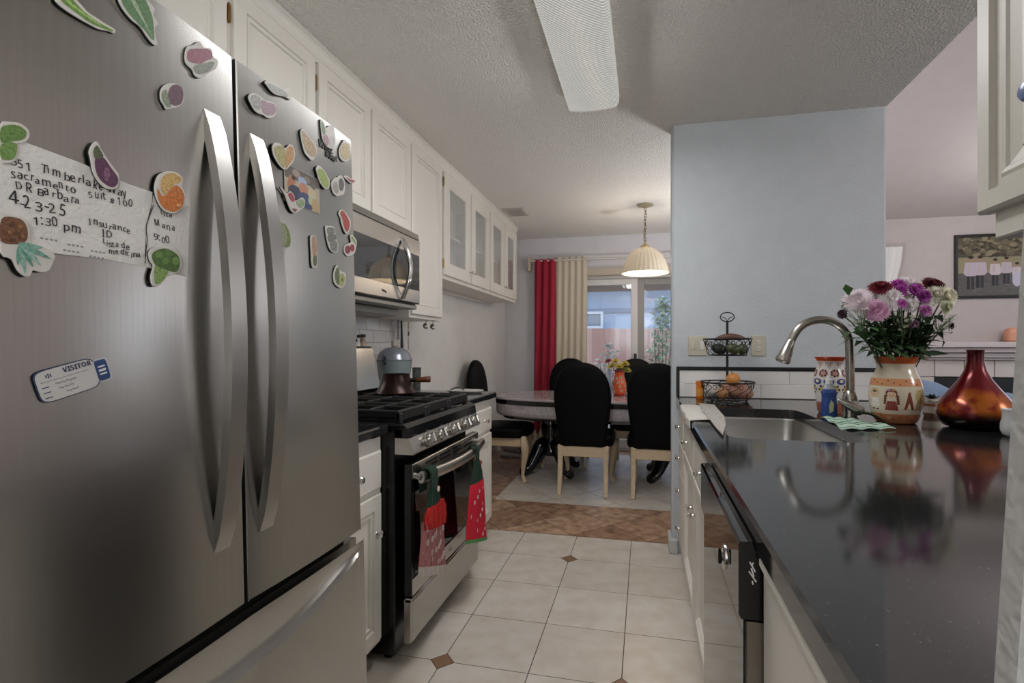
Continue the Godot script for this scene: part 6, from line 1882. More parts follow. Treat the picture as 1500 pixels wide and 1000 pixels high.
	# leafy stalks
	var st := [["broad dark leaf spray at the right of the bouquet", 13.7, 10.4, -2, 18, "26401f"], ["leafy stalk at the centre of the bouquet", 2.1, 15.2, -3, 20, "2c4724"], ["leafy stalk at the left of the bouquet under the pink bloom", -8.6, 12.0, -3, 20, "35522b"], ["leafy stalk drooping at the lower left of the bouquet", -10.6, 4.0, -2, 14, "3f5c33"], ["leafy stalk between the white blooms", -5.1, 16.8, -1, 20, "2a4522"], ["leafy stalk at the right below the magenta daisy", 9.7, 14.4, -3, 20, "29421f"], ["leafy stalk leaning right under the cream bloom", 16.1, 17.2, 1, 18, "33502a"], ["leafy stalk behind the blush blooms with one upright leaf", -17.8, 25.5, 2, 8, "3f6a33"], ["leafy stalk behind the centre of the bouquet", 4.5, 17.6, 5, 20, "233a1c"], ["short leafy stalk low at the centre left of the bouquet", -3.5, 8.4, -4, 16, "30491f"], ["short leafy stalk low at the centre right of the bouquet", 7.7, 8.0, -4, 16, "263f1e"], ["leafy stalk reaching left towards the faucet", -16.6, 10.0, -1, 14, "3a5a30"], ["dark leafy stalk low at the right of the bouquet", 12.5, 6.4, -1, 14, "22371b"], ["dense dark leaves at the back left of the bouquet", -6.7, 13.6, 5, 20, "223a1c"], ["dense dark leaves at the back right of the bouquet", 10.9, 12.0, 5, 20, "20361a"]]
	for q in st:
		var root := vp(q[1] * 0.17, -8.0, q[3] * 0.4)
		var tip := vp(q[1], q[2], q[3])
		var t := thing("leafy_stalk", q[0], "foliage", root)
		var path := smooth([root, root.lerp(tip, 0.5) + Vector3(0, 0.025, 0), tip], 6)
		part(t, "stem", tube(S(), path, 0.003, 6), mat("41602f", 0.7))
		for k in int(q[4]):
			var i := int(lerpf(5.0, path.size() - 1, float(k) / q[4]))
			var an := k * 2.4
			var b := Basis(Vector3.UP, an) * Basis(Vector3(0, 0, 1), 0.35 + 0.5 * sin(k * 1.9))
			var s := S()
			leaf(s, Transform3D(b, path[i]), 0.072 + 0.02 * sin(k * 3.7), 0.036, 0.25)
			part(t, "leaf", s, petal_mat(q[5]))
	# one big single leaf lying out to the right of the rim, a thin spray beyond it
	var bl := thing("leafy_stalk", "long single dark leaf reaching out over the vase rim to the right", "foliage", vp(4.5, -6, -3))
	part(bl, "stem", tube(S(), smooth([vp(4.5, -6, -3), vp(7.0, 0.0, -4), vp(8.4, 1.2, -4)], 4), 0.0022, 6), mat("41602f", 0.7))
	var lg := []
	for i in 9:
		var u := i / 8.0
		var w := 1.25 * sin(PI * pow(u, 0.8)) + 0.02
		var c := vp(7.2 + 9.6 * u, 1.35 + 0.25 * sin(u * PI) - 0.2 * u, -4.0)
		lg.append([c + Vector3(0, w * 0.008, 0.004), c + Vector3(0, -0.001, 0), c - Vector3(0, w * 0.008, 0.0)])
	part(bl, "leaf", sheet(S(), lg, 0.0012), petal_mat("1f3a1c"))
	var tw := thing("leafy_stalk", "thin dry twig with one hanging leaf at the right of the bouquet", "foliage", vp(3.0, -6, 0))
	part(tw, "stem", tube(S(), smooth([vp(3.0, -6, 0), vp(10.0, 3.0, 0), vp(16.0, 8.6, 0), vp(18.5, 6.8, 0)], 5), 0.0012, 5), mat("6b6a5a", 0.8))
	var tl := S()
	leaf(tl, Transform3D(Basis(Vector3(0, 0, 1), -1.5), vp(18.5, 6.9, 0)), 0.035, 0.016)
	part(tw, "leaf", tl, petal_mat("5d6650"))
	# filler sprays of tiny white flowers
	for q in [["spray of tiny white flowers at the left of the bouquet", -16.2, 16.0, -2, 5.0], ["spray of tiny white flowers at the right under the cream bloom", 16.9, 14.0, -3, 5.0], ["spray of tiny pale buds at the centre", 0.1, 13.6, -5, 4.0]]:
		var root := vp(q[1] * 0.17, -8, q[3] * 0.4)
		var c := vp(q[1], q[2], q[3])
		var t := thing("filler_spray", q[0], "flower", root)
		var ss := S()
		var bs := S()
		for k in 26:
			var o: Vector3 = Vector3(sin(k * 2.4), cos(k * 1.7), sin(k * 4.1)) * q[4] * 0.01 * (0.4 + 0.6 * fmod(k * 0.37, 1.0))
			tube(ss, [c - (c - root).normalized() * 0.05, c + o], 0.0008, 4)
			petals(bs, c + o, o.normalized(), 0.0075, 2, 7, 0.5)
		tube(ss, smooth([root, root.lerp(c, 0.5) + Vector3(0, 0.02, 0), c - (c - root).normalized() * 0.05], 4), 0.002, 5)
		part(t, "stem", ss, mat("5a7048", 0.7))
		part(t, "bloom", bs, petal_mat("c9cbb5")).set_meta("kind", "stuff")


# ---------------------------------------------------------------- things on the counters
func counter_things() -> void:
	var Y := 0.9155
	# painted talavera vase behind the soap
	var at := p(0.805, Y, 2.44)
	var im := Image.create(384, 256, false, Image.FORMAT_RGB8)
	im.fill(hexc("d6cfc8"))
	im.fill_rect(Rect2i(0, 0, 384, 18), hexc("b8421f"))
	im.fill_rect(Rect2i(0, 206, 384, 50), hexc("a5664f"))
	for i in 8:
		var x := 24.0 + i * 48
		wedge(im, [Vector2(x - 22, 20), Vector2(x + 22, 20), Vector2(x, 58)], hexc("c9b5ad"))
		for k in 5: im.fill_rect(Rect2i(int(x - 16 + k * 7), 22, 2, 24 - absi(k - 2) * 7), hexc("2a2b44"))
		dot(im, x + 24, 72, 19, 17, hexc("b98a7c"))
		for k in 7: dot(im, x + 24 + cos(k * 0.9) * 15, 72 + sin(k * 0.9) * 13, 4, 5, hexc("3a2c34"))
		dot(im, x, 110, 20, 14, hexc("3a4a86"))
		dot(im, x, 108, 9, 7, hexc("d9cfae"))
		dot(im, x + 24, 140, 12, 12, hexc("cfa64a"))
		for k in 6: dot(im, x + 24 + cos(k * 1.05) * 15, 146 + sin(k * 1.05) * 17, 5, 6, hexc(["34427c", "4d6a46"][k % 2]))
		dot(im, x, 178, 22, 22, hexc("dcd8d4"))
	var t := thing("painted_vase", "painted vase with an orange rim and blue flowers behind the soap bottle", "vase", at)
	part(t, "body", lathe(S(), [Vector2(0, 0), Vector2(0.044, 0.0), Vector2(0.05, 0.01), Vector2(0.056, 0.06), Vector2(0.064, 0.11), Vector2(0.066, 0.15), Vector2(0.06, 0.18), Vector2(0.05, 0.21), Vector2(0.051, 0.23), Vector2(0.062, 0.248), Vector2(0.056, 0.248), Vector2(0.044, 0.21), Vector2(0.0, 0.2)], 40, Transform3D(Basis.IDENTITY, at)), printed(im, 0.22))
	# soap bottle
	at = p(0.745, Y, 2.27)
	t = thing("soap_bottle", "blue dish soap bottle with a white cap behind the sink", "bottle", at)
	part(t, "body", stack(S(), at, 0.03, 0.02, 2.6, [[0.004, 0.0], [0.0, 0.006], [0.001, 0.05], [0.003, 0.085], [0.001, 0.105], [0.006, 0.118]], 32), mat("2c4a8c", 0.18))
	part(t, "shoulder", stack(S(), at, 0.03, 0.02, 2.3, [[0.006, 0.118], [0.010, 0.13], [0.015, 0.14]], 32), pane("c9d4dc", 0.6, 0.1))
	part(t, "cap", lathe(S(), [Vector2(0, 0.138), Vector2(0.014, 0.138), Vector2(0.014, 0.158), Vector2(0.009, 0.162), Vector2(0.007, 0.172), Vector2(0, 0.173)], 20, Transform3D(Basis.IDENTITY, at)), mat("d8d8d6", 0.35))
	var lb := S()
	prism(lb, PackedVector2Array([Vector2(-0.004, 0.02), Vector2(0.010, 0.03), Vector2(0.012, 0.06), Vector2(0.002, 0.075), Vector2(-0.006, 0.05)]), 0.0185, 0.0206, Transform3D(Basis.IDENTITY, at))
	part(t, "print", lb, mat("b9c08e", 0.4))
	# mint striped cloth beside the sink
	var g := []
	for i in 19:
		var u := i / 18.0
		var row := []
		for j in 19:
			var v := j / 18.0
			var a := Vector2(0.70, 2.22).lerp(Vector2(0.79, 2.15), u)
			var b := Vector2(0.672, 1.93).lerp(Vector2(0.865, 1.985), u)
			var q := a.lerp(b, v)
			row.append(p(q.x, Y + 0.006 + 0.006 * absf(sin(u * 9.0 + v * 3.0)) + 0.004 * sin(v * 11.0), q.y))
		g.append(row)
	var cl := thing("dish_cloth", "mint green striped dish cloth lying beside the faucet", "cloth", p(0.76, Y, 2.05))
	part(cl, "cloth", sheet(S(), g, 0.003), mat("a9c0ad", 0.95))
	var stp := S()
	for k in 6:
		var row: Array = []
		for i in 19: row.append(g[i][2 + k * 3] + Vector3(0, 0.0022, 0))
		tube(stp, row, 0.0014, 4)
	part(cl, "stripe", stp, mat("5a8068", 0.95))
	# crumpled leaf behind it
	t = thing("loose_leaf", "crumpled green leaf lying by the faucet base", "leaf", p(0.87, Y, 2.17))
	var lf := []
	for i in 7:
		var u := i / 6.0
		var w := 0.028 * sin(PI * u) + 0.001
		var c := p(0.80 + 0.11 * u, Y + 0.012 + 0.018 * sin(u * 4.0), 2.20 - 0.06 * u)
		lf.append([c + Vector3(0.2, 0.3, -0.9) * w, c, c - Vector3(0.2, -0.35, -0.9) * w])
	part(t, "blade", sheet(S(), lf, 0.0015), petal_mat("3f5a3a"))
	# white lace towel over the counter edge by the sink
	g = []
	for i in 15:
		var u := i / 14.0
		var row := []
		for j in 31:
			var v := j / 30.0
			var L := v * 0.29 - 0.03
			var d := lerpf(2.54, 2.04, u) + 0.02 * sin(v * 5.0) - 0.22 * u * smoothstep(0.4, 1.0, v)
			var x: float
			var y: float
			if L < 0.0:
				x = 0.172 - 0.002
				y = 0.918 + L
			elif L < 0.10:
				x = 0.172 + L
				y = 0.9185
			else:
				x = 0.272 + (L - 0.10) * 0.35
				y = 0.9185 - (L - 0.10) * (0.62 if d < 2.5 else 0.2)
			row.append(p(x + 0.003 * sin(u * 14.0), y + 0.002 * sin(u * 23.0 + v * 9.0) + 0.002, d))
		g.append(row)
	t = thing("lace_towel", "white lace edged towel draped over the counter edge left of the sink", "towel", p(0.22, Y, 2.3))
	part(t, "cloth", sheet(S(), g, 0.003), grained("c9c4bb", tex.soft, Vector3.ONE * 12, 0.95, 0.0, tex.knock, 0.6))
	var flap := prism(S(), PackedVector2Array([Vector2(0.265, 2.614), Vector2(0.331, 2.569), Vector2(0.318, 2.157), Vector2(0.290, 1.934), Vector2(0.246, 1.697), Vector2(0.245, 1.832), Vector2(0.248, 2.045), Vector2(0.247, 2.269)]), 0.0, 0.004, Transform3D(Basis(Vector3(1, 0, 0), Vector3(0, 0, -1), Vector3(0, 1, 0)), Vector3(0, 0.9215, 0)), 0.001)
	part(t, "lace_flap", flap, grained("bfbab0", noise("lace", 0.05, [[0.0, "6f6a64"], [0.35, "ffffff"], [1.0, "ffffff"]], FastNoiseLite.TYPE_CELLULAR, 256, 1), Vector3.ONE * 9, 0.95, 0.0, tex.knock, 1.0))
	var lace := S()
	for j in range(17, 31, 2):
		var c: Vector3 = g[14][j]
		var rg := []
		for k in 8: rg.append(c + Vector3(0.004 * cos(k * TAU / 8), 0.009 * sin(k * TAU / 8), 0.008 + 0.007 * cos(k * TAU / 8)))
		tube(lace, rg, 0.0012, 4, true)
	part(t, "lace", lace, mat("b5b0a6", 0.95)).set_meta("kind", "stuff")
	basket()
	# pill bottle
	at = p(0.305, Y, 2.955)
	t = thing("pill_bottle", "small amber pill bottle with a white label beside the fruit stand", "bottle", at)
	part(t, "body", lathe(S(), [Vector2(0, 0), Vector2(0.02, 0), Vector2(0.021, 0.003), Vector2(0.021, 0.072), Vector2(0.017, 0.078), Vector2(0, 0.078)], 24, Transform3D(Basis.IDENTITY, at)), mat("c2660f", 0.2))
	part(t, "label", lathe(S(), [Vector2(0.0213, 0.015), Vector2(0.0216, 0.016), Vector2(0.0216, 0.055), Vector2(0.0213, 0.056)], 24, Transform3D(Basis.IDENTITY, at)), mat("c98a3f", 0.6))
	part(t, "cap", lathe(S(), [Vector2(0, 0.078), Vector2(0.0225, 0.078), Vector2(0.0225, 0.096), Vector2(0.02, 0.099), Vector2(0, 0.099)], 24, Transform3D(Basis.IDENTITY, at), 12, 0.02), mat("c96f1c", 0.4))
	# light switches and outlet on the blue wall
	for q in [[0.297, 0.102, "double light switch plate in cream and white on the blue wall", true], [0.628, 0.073, "cream outlet plate on the blue wall right of the fruit stand", false]]:
		t = thing("wall_plate", q[2], "outlet", p(q[0], 1.155, 3.02))
		part(t, "plate", box(q[0] - q[1] / 2, q[0] + q[1] / 2, 1.156, 1.272, 3.013, 3.0195, 0.003), mat("b9b3a0", 0.4))
		for x in ([-0.027, 0.027] if q[3] else [0.0]):
			var o := S()
			if q[3]:
				bb(o, q[0] + x - 0.011, q[0] + x + 0.011, 1.19, 1.24, 3.010, 3.0135, 0.002)
				part(t, "switch", o, mat("d3d0c8", 0.4) if x > 0 else mat("c2bba6", 0.4))
			else:
				for y in [1.196, 1.232]: bb(o, q[0] - 0.014, q[0] + 0.014, y - 0.013, y + 0.013, 3.010, 3.0135, 0.003)
				part(t, "socket", o, mat("c9c4b4", 0.4))
				for y in [1.196, 1.232]:
					for e in [-0.006, 0.006]: part(t, "slot", box(q[0] + e - 0.001, q[0] + e + 0.001, y - 0.004, y + 0.004, 3.0092, 3.0105), mat("1c1b1a", 0.6))
	# succulent in a striped pot
	at = p(1.18, Y, 2.40)
	t = thing("succulent_pot", "tiny cream and brown striped pot with a dark succulent", "plant", at)
	part(t, "pot", lathe(S(), [Vector2(0, 0.016), Vector2(0.03, 0.016), Vector2(0.034, 0.03), Vector2(0.034, 0.046), Vector2(0.0345, 0.047), Vector2(0.0345, 0.056), Vector2(0.034, 0.057), Vector2(0.034, 0.062), Vector2(0.037, 0.064), Vector2(0.036, 0.076), Vector2(0.028, 0.076), Vector2(0.026, 0.068), Vector2(0, 0.068)], 28, Transform3D(Basis.IDENTITY, at)), mat("c9bfb0", 0.35))
	part(t, "stripe", lathe(S(), [Vector2(0.0342, 0.045), Vector2(0.0352, 0.046), Vector2(0.0352, 0.056), Vector2(0.0342, 0.057)], 28, Transform3D(Basis.IDENTITY, at)), mat("8a5636", 0.4))
	part(t, "saucer", lathe(S(), [Vector2(0, 0), Vector2(0.027, 0.0), Vector2(0.031, 0.016), Vector2(0, 0.016)], 28, Transform3D(Basis.IDENTITY, at)), mat("6e4a38", 0.5))
	var su := S()
	petals(su, at + Vector3(0, 0.074, 0), Vector3.UP, 0.048, 3, 10, 0.42)
	petals(su, at + Vector3(0, 0.078, 0), Vector3.UP, 0.03, 2, 8, 0.45, 1.1)
	part(t, "leaves", su, mat("1d2a20", 0.4))
	# red and amber bottle vase
	at = p(1.165, Y, 2.09)
	im = Image.create(256, 256, false, Image.FORMAT_RGB8)
	rng.seed = 23
	var nz := FastNoiseLite.new()
	nz.seed = 4
	nz.frequency = 0.018
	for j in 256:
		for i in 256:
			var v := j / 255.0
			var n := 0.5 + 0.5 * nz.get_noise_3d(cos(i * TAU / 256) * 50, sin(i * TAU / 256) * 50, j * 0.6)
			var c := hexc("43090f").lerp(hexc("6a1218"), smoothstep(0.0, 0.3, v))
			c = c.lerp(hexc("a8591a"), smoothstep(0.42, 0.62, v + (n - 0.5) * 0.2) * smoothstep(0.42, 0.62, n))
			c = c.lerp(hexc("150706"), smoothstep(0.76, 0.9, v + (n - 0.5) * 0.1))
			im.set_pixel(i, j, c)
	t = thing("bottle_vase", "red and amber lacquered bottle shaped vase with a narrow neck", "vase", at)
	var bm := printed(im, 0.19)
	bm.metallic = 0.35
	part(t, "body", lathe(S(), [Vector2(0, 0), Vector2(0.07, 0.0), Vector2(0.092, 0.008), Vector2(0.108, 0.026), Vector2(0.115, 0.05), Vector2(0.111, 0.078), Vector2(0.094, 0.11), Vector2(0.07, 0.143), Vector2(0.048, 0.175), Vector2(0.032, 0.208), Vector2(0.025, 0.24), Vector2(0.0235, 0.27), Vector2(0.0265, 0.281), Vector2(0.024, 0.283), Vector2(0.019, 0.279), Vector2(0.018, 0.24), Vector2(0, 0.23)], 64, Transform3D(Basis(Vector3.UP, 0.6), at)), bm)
	# white cup
	at = p(1.185, Y, 1.915)
	t = thing("white_cup", "small white ceramic cup with a round relief beside the amber vase", "cup", at)
	part(t, "body", lathe(S(), [Vector2(0, 0), Vector2(0.028, 0.0), Vector2(0.037, 0.006), Vector2(0.042, 0.02), Vector2(0.0425, 0.038), Vector2(0.038, 0.06), Vector2(0.037, 0.078), Vector2(0.0405, 0.088), Vector2(0.038, 0.09), Vector2(0.033, 0.076), Vector2(0.036, 0.04), Vector2(0.03, 0.012), Vector2(0, 0.01)], 36, Transform3D(Basis.IDENTITY, at)), mat("c5c6c4", 0.3))
	var ring := []
	for k in 20:
		var an := TAU * k / 20
		ring.append(at + Basis(Vector3.UP, -0.25) * Vector3(0.013 * cos(an), 0.042 + 0.013 * sin(an), sqrt(maxf(0.0, 0.0428 * 0.0428 - pow(0.013 * cos(an), 2)))))
	part(t, "relief", tube(S(), ring, 0.0012, 5, true), mat("bfc0be", 0.3))


func basket() -> void:
	var c := p(0.437, 0.9155, 2.86)
	var t := thing("fruit_stand", "two tier black wire fruit basket stand against the blue wall", "basket", c)
	var wire := mat("1d1b1b", 0.4, 0.4)
	part(t, "pole", tube(S(), [c + Vector3(0, 0.012, 0), c + Vector3(0, 0.43, 0)], 0.0065, 10), wire)
	var lp := S()
	for q in [[0.0, 0.455, 0.036, 0.025]]:
		var rg := []
		for k in 18: rg.append(c + Vector3(q[2] * cos(TAU * k / 18), q[1] + q[3] * sin(TAU * k / 18), 0))
		tube(lp, rg, 0.0028, 6, true)
	for sx in [-1.0, 1.0]: tube(lp, smooth([c + Vector3(0, 0.43, 0), c + Vector3(sx * 0.012, 0.45, 0), c + Vector3(sx * 0.028, 0.455, 0)], 4), 0.0022, 5)
	part(t, "ring_handle", lp, wire)
	for q in [[0.012, 0.102, 0.108, 0.139, 0.0], [0.248, 0.335, 0.098, 0.124, 0.3]]:
		var s := S()
		for w in [[q[0], q[2], 0.003], [q[1], q[3], 0.0038], [q[0] + 0.004, q[2] * 0.55, 0.002]]:
			var rg := []
			for k in 40: rg.append(c + Vector3(cos(TAU * k / 40) * w[1], w[0], sin(TAU * k / 40) * w[1]))
			tube(s, rg, w[2], 6, true)
		for k in 6:
			var an: float = TAU * k / 6 + q[4]
			tube(s, [c + Vector3(0, q[0], 0), c + Vector3(cos(an) * q[2], q[0], sin(an) * q[2])], 0.0022, 5)
		var b := part(t, "basket_frame", s, wire)
		var sc := S()
		for k in 12:
			var an: float = TAU * k / 12 + q[4]
			var pts := []
			for i in 15:                                  # an S scroll from the bottom ring to the top one
				var u := i / 14.0
				var r: float = lerpf(q[2], q[3], u)
				var a2 := an + 0.26 * sin(u * TAU) 
				pts.append(c + Vector3(cos(a2) * r, lerpf(q[0], q[1], u), sin(a2) * r))
			tube(sc, pts, 0.0021, 5)
			var rg := []
			for i in 10:
				var w := TAU * i / 10
				var r: float = lerpf(q[2], q[3], 0.72)
				var a2 := an + 0.13 + 0.085 * cos(w)
				rg.append(c + Vector3(cos(a2) * r, lerpf(q[0], q[1], 0.74) + 0.011 * sin(w), sin(a2) * r))
			tube(sc, rg, 0.0018, 5, true)
		part(b, "scroll", sc, wire)
	var ft := S()
	for k in 3:
		var an := TAU * k / 3 + 0.5
		bx(ft, c + Vector3(cos(an) * 0.1, 0.006, sin(an) * 0.1), Vector3(0.012, 0.012, 0.012), 0.003)
	part(t, "foot", ft, wire)
	# what lies in it
	var items := [
		["onion", "orange round onion on top of the lower basket", 0.02, 0.118, 0.055, 0.036, "bd7a36", 1.0],
		["sweet_potato", "large pinkish brown sweet potato filling the lower basket", 0.045, 0.06, 0.03, 0.045, "9c705c", 1.9],
		["onion", "tan onion low at the left of the lower basket", -0.035, 0.046, 0.075, 0.030, "a97a4c", 1.0],
		["potato", "pale potato at the left back of the lower basket", -0.07, 0.05, 0.0, 0.034, "b5aaa2", 1.2],
		["avocado", "very dark avocado at the left of the upper basket", -0.05, 0.282, 0.045, 0.032, "1d211b", 1.25],
		["avocado", "olive green avocado at the centre right of the upper basket", 0.02, 0.283, 0.06, 0.032, "4d5636", 1.2],
		["lime", "dark green lime at the right of the upper basket", 0.072, 0.28, 0.02, 0.028, "3f4a2d", 1.05],
		["banana", "brown overripe banana across the top of the upper basket", 0.02, 0.335, -0.02, 0.018, "5d3a2c", 0.0]]
	for q in items:
		var at: Vector3 = c + Vector3(q[2], q[3], q[4])
		var o := thing(q[0], q[1], "fruit" if q[0] in ["avocado", "lime", "banana"] else "vegetable", at)
		if q[7] == 0.0:
			var pts := []
			for i in 9: pts.append(at + Vector3(-0.08 + 0.02 * i, 0.012 * sin(PI * i / 8.0), 0.02 * sin(PI * i / 8.0)))
			part(o, "body", tube(S(), pts, [0.006, 0.013, 0.017, 0.019, 0.019, 0.018, 0.016, 0.011, 0.005], 10), mat(q[6], 0.5))
			part(o, "stem", tube(S(), [at + Vector3(0.078, 0.0, 0), at + Vector3(0.092, 0.006, 0)], 0.004, 6), mat("2b211a", 0.7))
			continue
		var pr := []
		for i in 11:
			var u := i / 10.0
			pr.append(Vector2(q[5] * sin(PI * u) * (1.0 - 0.22 * (u if q[0] == "avocado" else 0.0)), -q[5] * q[7] * cos(PI * u)))
		pr[0].x = 0.0
		pr[10].x = 0.0
		var b := Basis(Vector3(0, 0, 1), 1.3 if q[7] > 1.1 else 0.15)
		part(o, "body", lathe(S(), pr, 24, Transform3D(b, at)), grained(q[6], tex.soft, Vector3.ONE * 14, 0.5))
		part(o, "stem", tube(S(), [at + b * Vector3(0, q[5] * q[7] * 0.96, 0), at + b * Vector3(0.002, q[5] * q[7] * 1.12, 0)], q[5] * 0.1, 6), mat("6d5a3c", 0.8))


func small_things() -> void:
	# saucepan on the far right burner
	var at := p(-1.262, 0.9685, 2.36)
	var t := thing("saucepan", "dark copper coloured flared saucepan with a wooden handle on the stove", "pan", at)
	part(t, "body", lathe(S(), [Vector2(0, 0), Vector2(0.098, 0.0), Vector2(0.103, 0.004), Vector2(0.101, 0.01), Vector2(0.09, 0.02), Vector2(0.068, 0.095), Vector2(0.069, 0.1), Vector2(0.066, 0.1), Vector2(0.084, 0.024), Vector2(0.0, 0.016)], 40, Transform3D(Basis.IDENTITY, at)), mat("2a1812", 0.3, 0.6))
	var hd := Vector3(0.94, 0.0, -0.33).normalized()
	part(t, "shank", tube(S(), [at + hd * 0.072 + Vector3(0, 0.066, 0), at + hd * 0.115 + Vector3(0, 0.068, 0)], 0.011, 10), mat("241a16", 0.4, 0.5))
	part(t, "handle", tube(S(), [at + hd * 0.10 + Vector3(0, 0.067, 0), at + hd * 0.115 + Vector3(0, 0.068, 0), at + hd * 0.15 + Vector3(0, 0.07, 0), at + hd * 0.172 + Vector3(0, 0.071, 0), at + hd * 0.176 + Vector3(0, 0.071, 0)], [0.010, 0.013, 0.015, 0.0165, 0.012], 14), grained("7d4526", tex.wood, Vector3(8, 30, 8), 0.5))
	# grey lidded pot behind it, on the far counter
	at = p(-1.465, 0.9155, 2.72)
	t = thing("lidded_pot", "pale grey enamel pot with a domed lid behind the saucepan", "pot", at)
	part(t, "body", lathe(S(), [Vector2(0, 0), Vector2(0.068, 0.0), Vector2(0.078, 0.01), Vector2(0.092, 0.12), Vector2(0.102, 0.195), Vector2(0.104, 0.21), Vector2(0.1, 0.21), Vector2(0.07, 0.2), Vector2(0, 0.2)], 40, Transform3D(Basis.IDENTITY, at)), mat("8f9b9b", 0.2, 0.25))
	var li := part(t, "lid", lathe(S(), [Vector2(0.103, 0.211), Vector2(0.104, 0.216), Vector2(0.1, 0.222), Vector2(0.093, 0.245), Vector2(0.078, 0.268), Vector2(0.055, 0.283), Vector2(0.03, 0.29), Vector2(0, 0.292)], 40, Transform3D(Basis.IDENTITY, at)), mat("85898f", 0.22, 0.3))
	part(li, "lid_knob", box(-1.478, -1.452, 1.207, 1.248, 2.70, 2.74, 0.006), mat("a39b8e", 0.5))
	for e in [-1.0, 1.0]: part(t, "side_handle", tube(S(), smooth([at + Vector3(0.0, 0.22, -e * 0.098), at + Vector3(0, 0.245, -e * 0.125), at + Vector3(0, 0.215, -e * 0.128), at + Vector3(0, 0.195, -e * 0.1)], 3), 0.006, 8), mat("33363c", 0.4))
	# tall glass
	at = p(-1.45, 0.9155, 2.985)
	t = thing("drinking_glass", "tall smoked glass jar to the right of the wooden pan handle", "glass", at)
	part(t, "body", lathe(S(), [Vector2(0, 0), Vector2(0.022, 0.0), Vector2(0.024, 0.005), Vector2(0.029, 0.155), Vector2(0.0275, 0.156), Vector2(0.022, 0.01), Vector2(0, 0.008)], 28, Transform3D(Basis.IDENTITY, at)), pane("4a524d", 0.55, 0.05))
	part(t, "rim", lathe(S(), [Vector2(0.0275, 0.154), Vector2(0.029, 0.154), Vector2(0.0293, 0.157), Vector2(0.0275, 0.158)], 28, Transform3D(Basis.IDENTITY, at)), mat("2b2c2b", 0.2))
	# mug and bell on the back guard
	at = p(-1.53, 1.2115, 2.415)
	t = thing("patterned_mug", "small black and white patterned mug on the stove back guard", "cup", at)
	var im := Image.create(128, 64, false, Image.FORMAT_RGB8)
	im.fill(hexc("c4c1b8"))
	for i in 12: dot(im, fmod(i * 47.0, 128.0), 10 + fmod(i * 23.0, 46.0), 8, 9, hexc("1a1a1a"))
	part(t, "body", lathe(S(), [Vector2(0, 0), Vector2(0.024, 0.0), Vector2(0.026, 0.006), Vector2(0.026, 0.062), Vector2(0.027, 0.064), Vector2(0.024, 0.064), Vector2(0.023, 0.01), Vector2(0, 0.008)], 28, Transform3D(Basis.IDENTITY, at)), printed(im, 0.3))
	part(t, "handle", tube(S(), smooth([at + Vector3(0, 0.05, 0.025), at + Vector3(0, 0.05, 0.042), at + Vector3(0, 0.018, 0.042), at + Vector3(0, 0.014, 0.026)], 3), 0.003, 6), mat("1a1a1a", 0.3))
	at = p(-1.53, 1.2115, 2.478)
	t = thing("small_bell", "small clay coloured bell shaped shaker on the stove back guard", "ornament", at)
	part(t, "body", lathe(S(), [Vector2(0, 0), Vector2(0.028, 0.0), Vector2(0.026, 0.012), Vector2(0.017, 0.035), Vector2(0.013, 0.05), Vector2(0.019, 0.062), Vector2(0, 0.063)], 24, Transform3D(Basis.IDENTITY, at)), mat("9a8574", 0.5))
	part(t, "band", lathe(S(), [Vector2(0.018, 0.05), Vector2(0.0205, 0.056), Vector2(0.0205, 0.064), Vector2(0.012, 0.067), Vector2(0, 0.067)], 20, Transform3D(Basis.IDENTITY, at)), mat("3f3a36", 0.5))
	# hanging under the cabinet
	t = thing("spatula", "dull metal spatula hanging under the tall cabinet", "utensil", p(-1.62, 1.2, 3.09))
	part(t, "blade", prism(S(), PackedVector2Array([Vector2(-0.016, 0.0), Vector2(0.0, -0.008), Vector2(0.016, 0.0), Vector2(0.02, 0.08), Vector2(0.004, 0.12), Vector2(-0.004, 0.12), Vector2(-0.02, 0.08)]), 0.0, 0.003, Transform3D(FL, p(-1.62, 1.262, 3.055))), mat("8d8683", 0.4, 0.5))
	part(t, "handle", box(-1.62, -1.614, 1.375, 1.384, 3.05, 3.06), mat("4a3a33", 0.5))
	part(t, "grip", tube(S(), [p(-1.618, 1.385, 3.10), p(-1.618, 1.28, 3.105), p(-1.618, 1.20, 3.11)], [0.006, 0.008, 0.011], 8), mat("2c2422", 0.5))
	t = thing("bead_chain", "thin dark chain hanging under the tall cabinet", "chain", p(-1.62, 1.19, 3.21))
	var ch := S()
	for k in 17: lathe(ch, [Vector2(0, -0.0048), Vector2(0.003, -0.003), Vector2(0.0036, 0), Vector2(0.003, 0.003), Vector2(0, 0.0048)], 8, Transform3D(Basis.IDENTITY, p(-1.62, 1.378 - k * 0.0115, 3.205)))
	bx(ch, p(-1.62, 1.30, 3.209), Vector3(0.006, 0.03, 0.016), 0.002)
	part(t, "chain", ch, mat("2b2624", 0.5))
	for q in [[3.02, "left measuring spoon hanging under the tall cabinet"], [3.13, "right measuring spoon hanging under the tall cabinet"]]:
		at = p(-1.40, 1.345, q[0])
		t = thing("measuring_spoon", q[1], "spoon", at)
		part(t, "bowl", lathe(S(), [Vector2(0, -0.02), Vector2(0.012, -0.017), Vector2(0.02, -0.008), Vector2(0.022, 0.0), Vector2(0.02, 0.0), Vector2(0.01, -0.014), Vector2(0, -0.016)], 20, Transform3D(Basis(Vector3(0, 0, 1), -1.35), at)), mat("7d7b72", 0.35, 0.8))
		part(t, "stem", tube(S(), [at + Vector3(0, 0.02, 0), at + Vector3(0.0, 0.039, 0)], 0.003, 6), mat("7d7b72", 0.35, 0.8))
	# dish on the far counter
	at = p(-1.13, 0.9155, 3.02)
	t = thing("white_dish", "flat white dish with a dark handle on the counter beyond the stove", "dish", at)
